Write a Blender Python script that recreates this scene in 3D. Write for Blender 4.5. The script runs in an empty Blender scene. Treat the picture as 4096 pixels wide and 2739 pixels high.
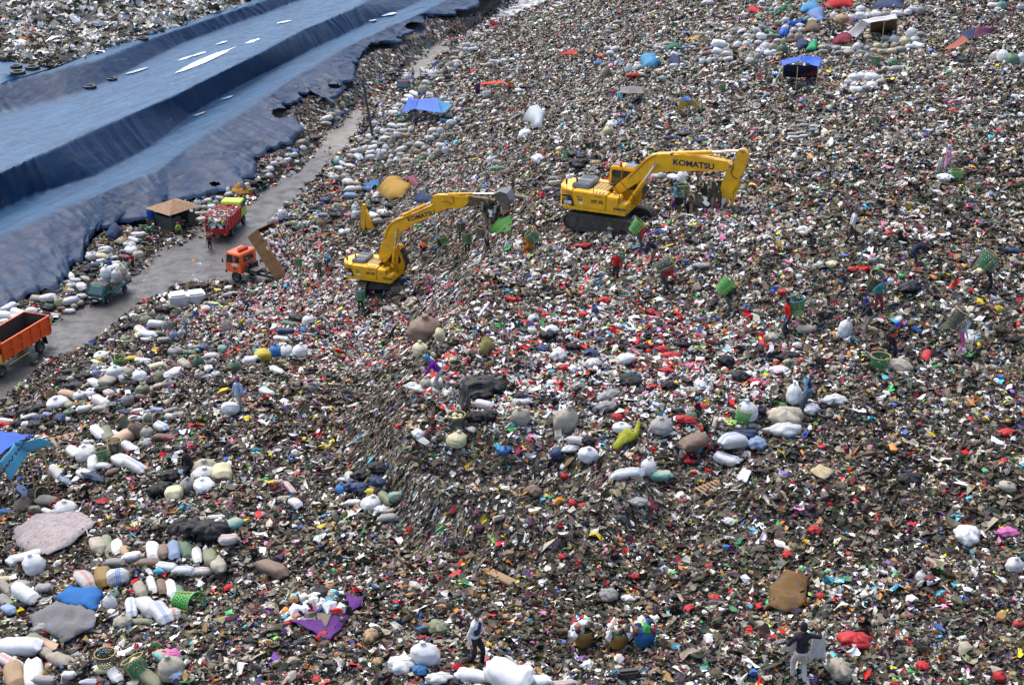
import bpy, bmesh, math, random
import numpy as np
from math import radians, sin, cos, tan, atan, atan2, pi, sqrt
from mathutils import Vector, Matrix, Euler
from mathutils.geometry import delaunay_2d_cdt

S = bpy.context.scene
COL = S.collection
random.seed(7); RNG = np.random.default_rng(11)

# ---------------------------------------------------------------- camera, sky, sun, exposure
CAMZ, FPX, PITCH = 46.0, 5461.0, 24.3
UC, VC = 2048.0, 1369.5
cd = bpy.data.cameras.new('camera'); cam = bpy.data.objects.new('camera', cd); COL.objects.link(cam)
cd.sensor_width = 36; cd.lens = 36 * FPX / 4096; cd.clip_end = 3000
cam.location = (0, 0, CAMZ); cam.rotation_euler = (radians(90 - PITCH), 0, 0)
S.camera = cam
W = bpy.data.worlds.new('World'); S.world = W; W.use_nodes = True
nt = W.node_tree; bg = nt.nodes['Background']; sky = nt.nodes.new('ShaderNodeTexSky')
sky.sky_type = 'NISHITA'; sky.sun_disc = False
SUN_EL, SUN_AZ = radians(58), radians(-35)      # the sun behind thin cloud, ahead of the camera to the side
sky.sun_elevation = SUN_EL; sky.sun_rotation = SUN_AZ; sky.dust_density = 4; sky.air_density = 1.0; sky.ozone_density = 1.0
nt.links.new(sky.outputs[0], bg.inputs[0]); bg.inputs[1].default_value = 0.15
sl = bpy.data.lights.new('sun', 'SUN'); sl.energy = .8; sl.angle = radians(45); sl.color = (1, 0.97, 0.92)
sun = bpy.data.objects.new('sun', sl); COL.objects.link(sun)
sun.rotation_euler = (pi / 2 - SUN_EL, 0, pi - SUN_AZ)
S.view_settings.view_transform = 'Standard'; S.view_settings.look = 'None'
S.view_settings.exposure = 1.3; S.view_settings.gamma = 1
S.cycles.max_bounces = 4; S.cycles.diffuse_bounces = 2; S.cycles.glossy_bounces = 2
S.cycles.transparent_max_bounces = 6; S.cycles.use_denoising = True; S.cycles.denoiser = 'OPENIMAGEDENOISE'; S.cycles.denoising_input_passes = 'RGB_ALBEDO_NORMAL'

# ---------------------------------------------------------------- numbers: noise, rays, helpers
def hash2(ix, iy, seed):
    n = (ix.astype(np.int64) * 374761393 + iy.astype(np.int64) * 668265263 + seed * 1442695041) & 0xffffffff
    n = ((n ^ (n >> 13)) * 1274126177) & 0xffffffff
    return ((n ^ (n >> 16)) & 0xffff) / 65535.0

def vnoise(x, y, seed=0):
    x = np.asarray(x, float); y = np.asarray(y, float)
    ix, iy = np.floor(x), np.floor(y); fx, fy = x - ix, y - iy
    fx = fx * fx * (3 - 2 * fx); fy = fy * fy * (3 - 2 * fy)
    a, b = hash2(ix, iy, seed), hash2(ix + 1, iy, seed)
    c, d = hash2(ix, iy + 1, seed), hash2(ix + 1, iy + 1, seed)
    return (a + (b - a) * fx) * (1 - fy) + (c + (d - c) * fx) * fy

def fbm(x, y, seed=0, oct=4):
    s, a, t = 0, 1.0, 0
    for i in range(oct):
        s = s + a * vnoise(x * 2 ** i, y * 2 ** i, seed + i * 17); t += a; a *= .55
    return s / t

CP, SP = cos(radians(PITCH)), sin(radians(PITCH))
def rays(u, v):
    u = np.asarray(u, float); v = np.asarray(v, float)
    x = (u - UC) / FPX; y = -(v - VC) / FPX
    d = np.stack([x, CP + y * SP, -SP + y * CP], -1)
    return d / np.linalg.norm(d, axis=-1, keepdims=True)

def at_h(u, v, h):
    d = rays(u, v); t = (h - CAMZ) / d[..., 2]
    return d[..., 0] * t, d[..., 1] * t

def project(p):
    x, y, z = p[0], p[1], p[2] - CAMZ
    depth = y * CP - z * SP; up = y * SP + z * CP
    return UC + FPX * x / depth, VC - FPX * up / depth, depth

# source-pixel coordinates of the enlarged views: view name -> (origin, scale)
VIEW = {}
for r in range(4):
    for c in range(4):
        VIEW['%d%d' % (r, c)] = (c * 1024, r * 685, 2.289 if r < 2 or (r == 2 and c < 3) else 1.3086)
VIEW['ex1'] = (1300, 780, 1.866); VIEW['ex2'] = (2200, 560, 1.5952); VIEW['trk'] = (800, 740, 2.0364)
VIEW['pik'] = (300, 900, 2.488); VIEW['dmp'] = (0, 1200, 2.49); VIEW['hut'] = (3000, 180, 3.35)
VIEW['top'] = (2950, 0, 1.7867); VIEW['ban'] = (0, 1680, 2.9875); VIEW['s'] = (0, 0, 1.0); VIEW['d'] = (0, 0, 1 / 1.7467)
def UV(view, x, y):
    o = VIEW[view]; return o[0] + x / o[2], o[1] + y / o[2]

# ---------------------------------------------------------------- the lie of the land
def L(view, pts):
    return [UV(view, *p) for p in pts]
# far edge and near edge of the haul road (height 0)
FAR = [(-500, 1500), (0, 1345)] + [(210, 1270), (332, 1222), (430, 1150), (524, 1100), (590, 1030), (650, 985), (721, 956), (830, 880), (930, 840), (1024, 772)] + \
    [(1155, 685), (1220, 620), (1286, 546), (1330, 502), (1395, 437), (1461, 406), (1548, 341), (1614, 271), (1701, 197), (1788, 153), (1854, 131), (1963, 57), (2060, -10), (2250, -130), (2420, -250)]
NEAR = [(-500, 1950), (0, 1650), (79, 1558), (131, 1484), (250, 1440), (380, 1390), (480, 1318), (568, 1231), (672, 1200), (742, 1150), (900, 1150), (1010, 1150), (1090, 1140), (1130, 1090), (1115, 1020), (1075, 930), (1100, 882), (1199, 816), (1251, 764), (1308, 695),
        (1373, 612), (1430, 560), (1461, 480), (1548, 415), (1592, 380), (1679, 332), (1758, 253), (1810, 200), (1898, 162), (2029, 85), (2200, 20), (2420, -80), (2700, -250)]
# the liner: lower edge (with heights), then crest / foot lines of its three slopes
T0 = [(-500, 1400, .3), (0, 1250, .3), (80, 1215, .3), (215, 1155, .3), (290, 1075, .3), (345, 1040, .3), (350, 990, .4), (400, 945, .5), (500, 905, .5), (600, 893, .5), (680, 832, .5), (830, 785, .6), (960, 760, .8), (1005, 720, 1),
      (1030, 640, 1.1), (1155, 582, 1.3), (1207, 541, 1.5), (1190, 494, 1.9), (1130, 445, 2.2), (1210, 395, 2.3), (1290, 378, 2.4), (1330, 437, 2.0), (1362, 376, 2.2), (1420, 310, 2.2), (1440, 245, 2.5), (1504, 192, 2.7), (1592, 183, 2.5), (1620, 150, 2.5), (1705, 127, 2.5), (1700, 76, 2.8), (1788, 68, 2.6), (1854, 52, 2.6), (1941, 12, 2.6), (2070, -80, 2.6), (2200, -230, 2.6)]
T1 = [(-500, 1060, 2.2), (0, 951, 2.2), (210, 860, 2.4), (480, 746, 2.5), (633, 685, 2.6), (830, 537, 2.9), (1024, 420, 3.2), (1200, 300, 3.4), (1365, 205, 3.6), (1560, 110, 3.7), (1680, 62, 3.7), (1810, -10, 3.7), (2050, -230, 3.7)]
T2 = [(-500, 960, 2.4), (0, 855, 2.4), (122, 794, 2.6), (384, 711, 2.7), (612, 590, 2.9), (765, 467, 3.2), (1024, 318, 3.5), (1300, 180, 3.7), (1500, 85, 3.9), (1620, 38, 4), (1780, -40, 4), (1960, -220, 4)]
T3 = [(-500, 850, 5.6), (0, 700, 5.8), (188, 612, 5.9), (358, 533, 6.0), (524, 463, 6.1), (699, 389, 6.2), (917, 280, 6.3), (1024, 227, 6.3), (1200, 131, 6.2), (1400, 45, 6.1), (1600, -60, 6), (1850, -225, 6)]
T4 = [(-500, 620, 6.1), (0, 460, 6.2), (306, 384, 6.3), (437, 332, 6.4), (568, 262, 6.5), (743, 175, 6.6), (1024, 72, 6.6), (1250, -10, 6.6), (1600, -220, 6.6)]
T5 = [(-500, 470, 8.2), (0, 342, 8.3), (148, 300, 8.4), (393, 245, 8.4), (612, 157, 8.3), (874, 70, 8.1), (1024, 20, 8), (1180, -40, 8), (1500, -215, 8)]
T6 = [(-500, 340, 8.4), (0, 249, 8.5), (110, 268, 8.6), (210, 277, 8.6), (393, 214, 8.5), (546, 162, 8.4), (743, 96, 8.3), (1024, 5, 8.2), (1150, -55, 8.2), (1460, -215, 8.2)]
PTS = [  # single heights over the rubbish hill
 (5000, 3500, 26), (2048, 3500, 25.5), (3500, 3400, 25.8), (-900, 3500, 20), (600, 3400, 23),
 (300, 2700, 22), (-400, 2700, 20.3), (1000, 2650, 24), (2048, 2650, 25.2), (3300, 2650, 25.4), (4500, 2700, 25.6), (-700, 2200, 17),
 (0, 2200, 18.5), (300, 2100, 19.6), (700, 2150, 21), (600, 2410, 22), (1200, 2150, 21.6), (1700, 2250, 22.3), (2300, 2300, 23.2), (3000, 2200, 24), (4400, 2150, 25),
 (-400, 1900, 13), (0, 1800, 14), (0, 2000, 16.4), (230, 1850, 17), (460, 1785, 18), (150, 1640, 9), (300, 1560, 9), (490, 1500, 11), (300, 1470, 5.5), (700, 1600, 16.4), (946, 1655, 19.5), (950, 1850, 20), (1150, 1850, 20.3),
 (1100, 1480, 14.5), (760, 1480, 11.5), (1300, 1520, 16.5), (1350, 1700, 20), (1400, 1850, 20.8), (1430, 1980, 21.3), (1570, 2050, 21.8), (1480, 1590, 18.5),
 (1200, 1330, 9.5), (965, 1335, 6.5), (780, 1330, 4), (640, 1330, 3.2), (850, 1210, 1.5), (1250, 1200, 6), (1180, 1190, 4.5), (1130, 1170, 3), (1350, 1160, 8), (1500, 1250, 9), (1420, 1110, 8), (1600, 1100, 9.5), (1440, 1400, 11.5), (1560, 1450, 15),
 (1300, 1050, 5.5), (1200, 1000, 3.5), (1180, 930, 2.0), (1260, 960, 3.0), (1330, 980, 5),
 (1640, 1500, 23), (1590, 1640, 23.4), (1600, 1760, 23.6), (1720, 1860, 23.9), (1760, 1370, 22.5), (1840, 1230, 21), (1900, 1100, 19.5), (1960, 1010, 18.5), (2060, 950, 18.8), (2180, 890, 19.5),
 (1620, 1330, 12.5), (1680, 1200, 10.5), (1730, 1090, 10.5), (1760, 1000, 11.5), (1640, 1010, 8.5),
 (2200, 1100, 20.5), (2300, 960, 21.5), (2480, 900, 22), (2700, 860, 22.2), (2500, 1150, 21.8), (3000, 1000, 24), (3500, 1000, 25), (3800, 720, 25.2), (4400, 800, 25.6), (4400, 1400, 25), (3700, 1400, 24),
 (2000, 1400, 23), (2400, 1500, 23.4), (3000, 1450, 23.3), (1850, 1650, 24), (2300, 1700, 24), (3200, 1650, 24), (4400, 1800, 25.2),
 (1900, 1880, 24.1), (2200, 1920, 24.2), (2600, 1900, 24.3), (3000, 1900, 24.5),
 (1850, 2040, 22.2), (2300, 2060, 22.4), (2700, 2040, 23.1), (3300, 2050, 24.3),
 (1330, 900, 3), (1500, 960, 4.5), (1550, 1010, 5.5), (1420, 820, 3.5), (1560, 860, 6), (1500, 740, 3), (1500, 600, 1.2), (1650, 700, 6.5), (1650, 520, 2.4), (1620, 400, 1.2), (1720, 430, 3), (1800, 340, 2.3), (1850, 250, 1.6), (1970, 240, 4), (1950, 170, 1),
 (1800, 800, 11), (1900, 900, 13.5), (1900, 650, 11), (2000, 780, 15), (2150, 790, 17.5), (2100, 600, 14), (2250, 650, 17), (2050, 380, 7.5), (2200, 480, 12), (2250, 300, 9), (2150, 170, 4), (2130, 90, 2), (2230, 60, 3), (2400, 100, 9), (2400, 0, 8), (2600, -100, 11), (2800, -250, 13),
 (2520, 500, 17.5), (2500, 300, 14.5), (2650, 640, 20), (2700, 200, 16), (2900, 700, 22), (3000, 500, 20.8), (2900, 340, 19.6), (3200, 345, 20.8), (3500, 600, 23.6), (3500, 350, 22), (4000, 300, 23.3), (4400, 350, 24), (3000, 130, 18.8), (3500, 140, 20.8), (4000, 100, 22), (3300, -30, 18.8), (3100, -240, 17), (4500, -240, 19), (4400, 50, 22),
 (-500, 100, 9), (500, 0, 9), (0, -200, 10), (900, -200, 9), (-500, -240, 10), (100, 150, 8.8), (1400, -245, 8.6)]

def build_land():
    P, Z, E = [], [], []
    def add(u, v, h):
        x, y = at_h(u, v, h); P.append(Vector((float(x), float(y)))); Z.append(h); return len(P) - 1
    def line(pts, off=0.0):
        prev = None
        for p in pts:
            i = add(p[0], p[1], (p[2] if len(p) > 2 else 0.0) + off)
            if prev is not None: E.append((prev, i))
            prev = i
    line(FAR); line(NEAR)
    for T in (T0, T1, T2, T3, T4, T5, T6): line(T)
    for p in PTS: add(*p)
    return P, Z, E

LP, LZ, LE = build_land()
_r = delaunay_2d_cdt(LP, LE, [], 0, 0.01, True)
TV = np.array([[p.x, p.y] for p in _r[0]]); TF = [tuple(f) for f in _r[2]]
TZ = np.array([np.mean([LZ[j] for j in o]) if len(o) else np.nan for o in _r[3]])
for i in np.where(np.isnan(TZ))[0]:      # a crossing of two lines: take the nearest known height
    d = np.hypot(*(np.array([[p.x, p.y] for p in LP]) - TV[i]).T); TZ[i] = LZ[int(np.argmin(d))]

def tin(X, Y):
    """height of the triangulated land at arrays X, Y (nan outside)"""
    Z = np.full(X.shape, np.nan); x, y = X.ravel(), Y.ravel(); z = Z.ravel()
    for f in TF:
        a, b, c = TV[f[0]], TV[f[1]], TV[f[2]]
        lo = np.minimum(np.minimum(a, b), c); hi = np.maximum(np.maximum(a, b), c)
        m = np.where((x >= lo[0]) & (x <= hi[0]) & (y >= lo[1]) & (y <= hi[1]))[0]
        if not len(m): continue
        det = (b[1] - c[1]) * (a[0] - c[0]) + (c[0] - b[0]) * (a[1] - c[1])
        if abs(det) < 1e-9: continue
        w0 = ((b[1] - c[1]) * (x[m] - c[0]) + (c[0] - b[0]) * (y[m] - c[1])) / det
        w1 = ((c[1] - a[1]) * (x[m] - c[0]) + (a[0] - c[0]) * (y[m] - c[1])) / det
        w2 = 1 - w0 - w1
        k = (w0 >= -1e-6) & (w1 >= -1e-6) & (w2 >= -1e-6)
        z[m[k]] = w0[k] * TZ[f[0]] + w1[k] * TZ[f[1]] + w2[k] * TZ[f[2]]
    return Z

def poly_world(pts):
    return [tuple(float(q) for q in at_h(p[0], p[1], p[2] if len(p) > 2 else 0.0)) for p in pts]
def inside(X, Y, poly):
    r = np.zeros(X.shape, bool); n = len(poly)
    for i in range(n):
        x1, y1 = poly[i]; x2, y2 = poly[(i + 1) % n]
        if y1 == y2: continue
        c = ((y1 > Y) != (y2 > Y)) & (X < (x2 - x1) * (Y - y1) / (y2 - y1) + x1)
        r ^= c
    return r
ROAD = poly_world(FAR) + poly_world(NEAR)[::-1]
LINER = poly_world(T0) + poly_world(T6)[::-1]

# structured grid: columns fan out from the camera, rows get coarser with distance
NR, NC = 560, 720
RY = 24 * (300 / 24) ** (np.linspace(0, 1, NR))
RS = np.linspace(-1, 1, NC)
def halfw(y): return 9 + y * 0.50
GX = RS[None, :] * halfw(RY)[:, None]; GY = np.repeat(RY[:, None], NC, 1)
GZ = tin(GX, GY)
_bad = np.isnan(GZ)
for r in range(NR):                       # outside the known land: carry the last height outward
    ok = np.where(~_bad[r])[0]
    if len(ok): GZ[r] = np.interp(np.arange(NC), ok, GZ[r][ok])
    elif r: GZ[r] = GZ[r - 1]
for r in range(NR - 1, -1, -1):
    if np.isnan(GZ[r]).all(): GZ[r] = GZ[r + 1]
G_ROAD = inside(GX, GY, ROAD); G_LINER = inside(GX, GY, LINER)
def blur(a, n):
    for _ in range(n):
        b = a.copy(); b[1:-1] = (a[:-2] + 2 * a[1:-1] + a[2:]) / 4
        a = b.copy(); a[:, 1:-1] = (b[:, :-2] + 2 * b[:, 1:-1] + b[:, 2:]) / 4
    return a
soft = blur(G_ROAD.astype(float), 5)
GZ0 = GZ.copy()
GB = blur(GZ, 14)
waste = (1 - soft) * (1 - blur(G_LINER.astype(float), 4))
lump = (fbm(GX / 5, GY / 5, 3, 3) - .5) * 1.5 + (fbm(GX / 1.5, GY / 1.5, 5, 4) - .5) * .75
gy, gx = np.gradient(GB, axis=0) / np.gradient(GY, axis=0), np.gradient(GB, axis=1) / np.gradient(GX, axis=1)
SLOPE = np.hypot(gx, gy)
GZ = np.where(G_ROAD | G_LINER, GZ, GB) * 1.0
GZ = GZ * (1 - waste) + (GB + lump * 1.0) * waste
GZ = np.where(G_ROAD, -0.03, GZ)
GZ = GZ - 1.1 * blur(G_LINER.astype(float), 2) * blur(G_LINER.astype(float), 2)

def ground(x, y, G=None):
    """bilinear height of the finished ground"""
    G = GZ if G is None else G
    x = np.asarray(x, float); y = np.asarray(y, float)
    r = np.log(np.clip(y, 24.001, 299) / 24) / math.log(300 / 24) * (NR - 1)
    c = (np.clip(x / halfw(y), -.999, .999) + 1) / 2 * (NC - 1)
    r0 = np.floor(r).astype(int); c0 = np.floor(c).astype(int); r0 = np.clip(r0, 0, NR - 2); c0 = np.clip(c0, 0, NC - 2)
    fr, fc = r - r0, c - c0
    return (G[r0, c0] * (1 - fc) + G[r0, c0 + 1] * fc) * (1 - fr) + (G[r0 + 1, c0] * (1 - fc) + G[r0 + 1, c0 + 1] * fc) * fr

# the liner lies on the benches: its own height field, lifted where it covers the ground
GL = GZ0.copy()
def surf(x, y):
    return float(ground(x, y))
def cast(u, v, off=0.0):
    """first point of the view ray through source pixel (u, v) that is `off` above the ground"""
    d = rays(u, v); t0, t1 = 26.0, 300.0
    ts = np.linspace(t0, t1, 1400)
    p = d[None, :] * ts[:, None]; p[:, 2] += CAMZ
    z = np.where(inside(p[:, 0], p[:, 1], LINER), ground(p[:, 0], p[:, 1], GL) + .12, ground(p[:, 0], p[:, 1]))
    k = np.where(p[:, 2] < z + off)[0]
    i = k[0] if len(k) else len(ts) - 1
    a, b = p[max(i - 1, 0)], p[i]
    za = a[2] - z[max(i - 1, 0)] - off; zb = b[2] - z[i] - off
    w = za / (za - zb) if za != zb else 0
    q = a + (b - a) * w
    return Vector((float(q[0]), float(q[1]), float(q[2])))
# ---------------------------------------------------------------- materials
MATS = {}
def principled(name, color, rough=.6, metal=0, spec=.5):
    m = bpy.data.materials.new(name); m.use_nodes = True
    b = m.node_tree.nodes['Principled BSDF']
    b.inputs['Base Color'].default_value = (*color, 1); b.inputs['Roughness'].default_value = rough
    b.inputs['Metallic'].default_value = metal; b.inputs['Specular IOR Level'].default_value = spec
    return m, m.node_tree, b

def N(nt, kind, **kw):
    n = nt.nodes.new(kind)
    for k, v in kw.items():
        if k.startswith('i_'): n.inputs[k[2:].replace('_', ' ')].default_value = v
        else: setattr(n, k, v)
    return n

def mix(nt, fac, a, b, mode='MIX'):
    n = nt.nodes.new('ShaderNodeMix'); n.data_type = 'RGBA'; n.blend_type = mode
    for s, v in ((0, fac), (6, a), (7, b)):
        if hasattr(v, 'is_output'): nt.links.new(v, n.inputs[s])
        elif s == 0: n.inputs[0].default_value = v
        else: n.inputs[s].default_value = (*v[:3], 1)
    return n.outputs[2]

def ramp(nt, src, stops):
    n = nt.nodes.new('ShaderNodeValToRGB'); e = n.color_ramp.elements
    while len(e) < len(stops): e.new(.5)
    for k, (p, c) in zip(e, stops):
        k.position = p; k.color = (*c, 1) if hasattr(c, '__len__') else (c, c, c, 1)
    nt.links.new(src, n.inputs[0]); return n.outputs[0]

def noise(nt, scale, coord='Object', detail=5, rough=.6, stretch=None):
    tc = nt.nodes.new('ShaderNodeTexCoord'); n = N(nt, 'ShaderNodeTexNoise', i_Scale=scale, i_Detail=detail, i_Roughness=rough)
    out = tc.outputs[coord]
    if stretch:
        mp = nt.nodes.new('ShaderNodeMapping'); mp.inputs['Scale'].default_value = stretch; nt.links.new(out, mp.inputs[0]); out = mp.outputs[0]
    nt.links.new(out, n.inputs['Vector']); return n.outputs['Fac']

def bump(nt, b, h, strength=.4, dist=.02):
    n = N(nt, 'ShaderNodeBump', i_Strength=strength, i_Distance=dist); nt.links.new(h, n.inputs['Height']); nt.links.new(n.outputs[0], b.inputs['Normal'])

def mat(name, color, rough=.6, metal=0, dirt=.35, dirt_col=(.09, .07, .05), scale=3.0, bumpy=.2, spec=.5, bscale=None, bdist=.02):
    """painted / plastic / cloth surface with patchy dirt and a little relief"""
    if name in MATS: return MATS[name]
    m, nt, b = principled(name, color, rough, metal, spec)
    if dirt > 0:
        f = ramp(nt, noise(nt, scale, detail=7, rough=.7), [(.42, 0.0), (.75, dirt * 1.6)])
        f2 = ramp(nt, noise(nt, scale * 7, detail=4), [(.5, 0.0), (.8, dirt)])
        c = mix(nt, f, color, dirt_col); c = mix(nt, f2, c, [q * .6 for q in dirt_col])
        nt.links.new(c, b.inputs['Base Color'])
    if bumpy: bump(nt, b, noise(nt, bscale or scale * 4, detail=5), bumpy, bdist)
    MATS[name] = m; return m

def sack_mat(name, color, stripe=None, dirt=.5, dcol=(.16, .13, .09), rough=.55, fold=.6, stripes=(-.05, .0, .05)):
    """woven plastic sack: dirt, creases, and coloured stripes running along it"""
    if name in MATS: return MATS[name]
    color = tuple(q * .8 for q in color); m, nt, b = principled(name, color, max(rough, .5), 0, .25)
    c = mix(nt, ramp(nt, noise(nt, 2.2, detail=6, rough=.7), [(.38, 0.0), (.72, dirt)]), color, dcol)
    oi = nt.nodes.new('ShaderNodeObjectInfo')
    if stripe:
        tc = nt.nodes.new('ShaderNodeTexCoord'); sp = nt.nodes.new('ShaderNodeSeparateXYZ'); nt.links.new(tc.outputs['Object'], sp.inputs[0])
        acc = None
        for s in stripes:
            a = N(nt, 'ShaderNodeMath', operation='SUBTRACT'); nt.links.new(sp.outputs['Y'], a.inputs[0]); a.inputs[1].default_value = s
            q = N(nt, 'ShaderNodeMath', operation='ABSOLUTE'); nt.links.new(a.outputs[0], q.inputs[0])
            l = N(nt, 'ShaderNodeMath', operation='LESS_THAN'); nt.links.new(q.outputs[0], l.inputs[0]); l.inputs[1].default_value = .014
            if acc is None: acc = l.outputs[0]
            else:
                k = N(nt, 'ShaderNodeMath', operation='MAXIMUM'); nt.links.new(acc, k.inputs[0]); nt.links.new(l.outputs[0], k.inputs[1]); acc = k.outputs[0]
        k = N(nt, 'ShaderNodeMath', operation='MULTIPLY'); nt.links.new(acc, k.inputs[0]); k.inputs[1].default_value = .8
        c = mix(nt, k.outputs[0], c, stripe)
    r = ramp(nt, oi.outputs['Random'], [(0, .72), (1, 1.0)])
    c = mix(nt, 1.0, c, r, 'MULTIPLY')
    nt.links.new(c, b.inputs['Base Color'])
    bump(nt, b, noise(nt, 5.5, detail=6, rough=.65), fold, .05)
    MATS[name] = m; return m

# ---------------------------------------------------------------- mesh helpers
def mesh_obj(name, verts, faces, m=None, parent=None, smooth=False):
    me = bpy.data.meshes.new(name); me.from_pydata([tuple(v) for v in verts], [], faces); me.update()
    if smooth: me.polygons.foreach_set('use_smooth', [True] * len(me.polygons))
    o = bpy.data.objects.new(name, me); COL.objects.link(o)
    if m is not None:
        for q in (m if isinstance(m, (list, tuple)) else [m]): me.materials.append(q)
    if parent is not None: o.parent = parent
    return o

def np_mesh(name, V, F, m, smooth=True):
    """big mesh from arrays: V (n,3), F (k,4) or (k,3)"""
    me = bpy.data.meshes.new(name); k = F.shape[1]
    me.vertices.add(len(V)); me.vertices.foreach_set('co', np.ascontiguousarray(V, np.float32).ravel())
    me.loops.add(F.size); me.loops.foreach_set('vertex_index', np.ascontiguousarray(F, np.int32).ravel())
    me.polygons.add(len(F)); me.polygons.foreach_set('loop_start', np.arange(0, F.size, k, dtype=np.int32))
    me.polygons.foreach_set('loop_total', np.full(len(F), k, np.int32))
    me.update(calc_edges=True); me.polygons.foreach_set('use_smooth', np.full(len(F), smooth))
    me.materials.append(m); o = bpy.data.objects.new(name, me); COL.objects.link(o); return o

def face_attr(o, name, arr):
    a = o.data.attributes.new(name, 'FLOAT_COLOR', 'FACE'); c = np.ones((len(arr), 4), np.float32); c[:, :3] = arr
    a.data.foreach_set('color', c.ravel())
def pt_attr(o, name, arr):
    a = o.data.attributes.new(name, 'FLOAT', 'POINT'); a.data.foreach_set('value', np.ascontiguousarray(arr, np.float32).ravel())

def tag(o, label=None, cat=None, group=None, kind=None):
    if label: o['label'] = label
    if cat: o['category'] = cat
    if group: o['group'] = group
    if kind: o['kind'] = kind
    return o

def grid_faces(nr, nc):
    i = np.arange(nr - 1)[:, None] * nc + np.arange(nc - 1)[None, :]
    return np.stack([i, i + 1, i + nc + 1, i + nc], -1).reshape(-1, 4)

# ---------------------------------------------------------------- ground
def ground_material():
    m, nt, b = principled('rubbish_ground', (.1, .09, .07), .75)
    geo = nt.nodes.new('ShaderNodeNewGeometry')
    vo = N(nt, 'ShaderNodeTexVoronoi', i_Scale=7.5, i_Randomness=1.0); nt.links.new(geo.outputs['Position'], vo.inputs['Vector'])
    sp = nt.nodes.new('ShaderNodeSeparateColor'); nt.links.new(vo.outputs['Color'], sp.inputs[0])
    c = ramp(nt, sp.outputs[0], [(0, (.012, .011, .01)), (.3, (.03, .026, .02)), (.55, (.07, .06, .048)), (.75, (.16, .14, .11)), (.9, (.34, .32, .28)), (1, (.6, .6, .58))])
    nt.nodes[-1].color_ramp.interpolation = 'CONSTANT'
    n2 = N(nt, 'ShaderNodeTexNoise', i_Scale=30, i_Detail=3); nt.links.new(geo.outputs['Position'], n2.inputs['Vector'])
    c = mix(nt, ramp(nt, n2.outputs['Fac'], [(.4, 0.0), (.65, .7)]), c, (.03, .026, .02))
    nt.links.new(c, b.inputs['Base Color'])
    bump(nt, b, vo.outputs['Distance'], .8, .08)
    return m
g = np_mesh('ground', np.stack([GX.ravel(), GY.ravel(), GZ.ravel()], 1), grid_faces(NR, NC), ground_material())
tag(g, 'uneven hill of trodden rubbish and soil', kind='structure')
far = mesh_obj('terrain', [(-1500, -600, -3), (1500, -600, -3), (1500, 2500, -3), (-1500, 2500, -3)], [(0, 1, 2, 3)], mat('far_soil', (.16, .15, .12), .9, scale=.05))
tag(far, 'flat land around the landfill', kind='structure')

# ---------------------------------------------------------------- haul road
def road_material():
    m, nt, b = principled('road_surface', (.05, .05, .055), .6)
    geo = nt.nodes.new('ShaderNodeNewGeometry'); sp = nt.nodes.new('ShaderNodeSeparateXYZ'); nt.links.new(geo.outputs['Position'], sp.inputs[0])
    def nz(scale, det=6):
        n = N(nt, 'ShaderNodeTexNoise', i_Scale=scale, i_Detail=det, i_Roughness=.65); nt.links.new(geo.outputs['Position'], n.inputs['Vector']); return n.outputs['Fac']
    a = mix(nt, ramp(nt, nz(.35), [(.35, 0.0), (.7, 1.0)]), (.013, .014, .017), (.030, .031, .034))
    a = mix(nt, ramp(nt, nz(3.2, 8), [(.45, 0.0), (.75, .7)]), a, (.055, .052, .048))
    d = mix(nt, ramp(nt, nz(.5), [(.35, 0.0), (.7, 1.0)]), (.085, .076, .064), (.15, .135, .115))
    ns = N(nt, 'ShaderNodeMath', operation='MULTIPLY_ADD'); nt.links.new(nz(.12), ns.inputs[0]); ns.inputs[1].default_value = 16; nt.links.new(sp.outputs['Y'], ns.inputs[2])
    mr = N(nt, 'ShaderNodeMapRange'); nt.links.new(ns.outputs[0], mr.inputs[0]); mr.inputs[1].default_value = 160; mr.inputs[2].default_value = 167
    c = mix(nt, mr.outputs[0], a, d)
    mr2 = N(nt, 'ShaderNodeMapRange'); nt.links.new(ns.outputs[0], mr2.inputs[0]); mr2.inputs[1].default_value = 226; mr2.inputs[2].default_value = 236
    e = mix(nt, ramp(nt, nz(.55, 8), [(.47, 0.0), (.53, 1.0)]), (.05, .048, .046), (.42, .42, .43))
    c = mix(nt, mr2.outputs[0], c, e)
    nt.links.new(c, b.inputs['Base Color'])
    rr = ramp(nt, nz(.7), [(.4, .35), (.65, .8)]); nt.links.new(rr, b.inputs['Roughness'])
    bump(nt, b, nz(9, 8), .6, .05)
    return m
rp = delaunay_2d_cdt([Vector(p) for p in ROAD], [], [list(range(len(ROAD)))], 1, .01)
ro = mesh_obj('road', [(p.x, p.y, .0) for p in rp[0]], [tuple(f) for f in rp[2]], road_material())
tag(ro, 'dark haul road strewn with scraps', kind='structure')

# ---------------------------------------------------------------- the geomembrane liner
def polyline3(T):
    return np.array([[*map(float, at_h(p[0], p[1], p[2])), p[2]] for p in T])
def resample(P, n):
    d = np.r_[0, np.cumsum(np.hypot(*(P[1:, :2] - P[:-1, :2]).T))]
    s = np.linspace(0, 1, n) * d[-1]
    return np.stack([np.interp(s, d, P[:, k]) for k in range(3)], 1)
def resample_y(P, ys):
    """rows matched across the lines by position along the bank"""
    a = P[:, :2] @ AX; o = np.argsort(a, kind='stable')
    return np.stack([np.interp(ys, a[o], P[o, k]) for k in range(3)], 1)
NS = 900
base = resample(polyline3(T0), 400)
AX = np.array([.42, .91]); AX /= np.linalg.norm(AX)
lines = []
for T in (T0, T1, T2, T3, T4, T5, T6): lines.append(resample(polyline3(T), NS))
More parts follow.
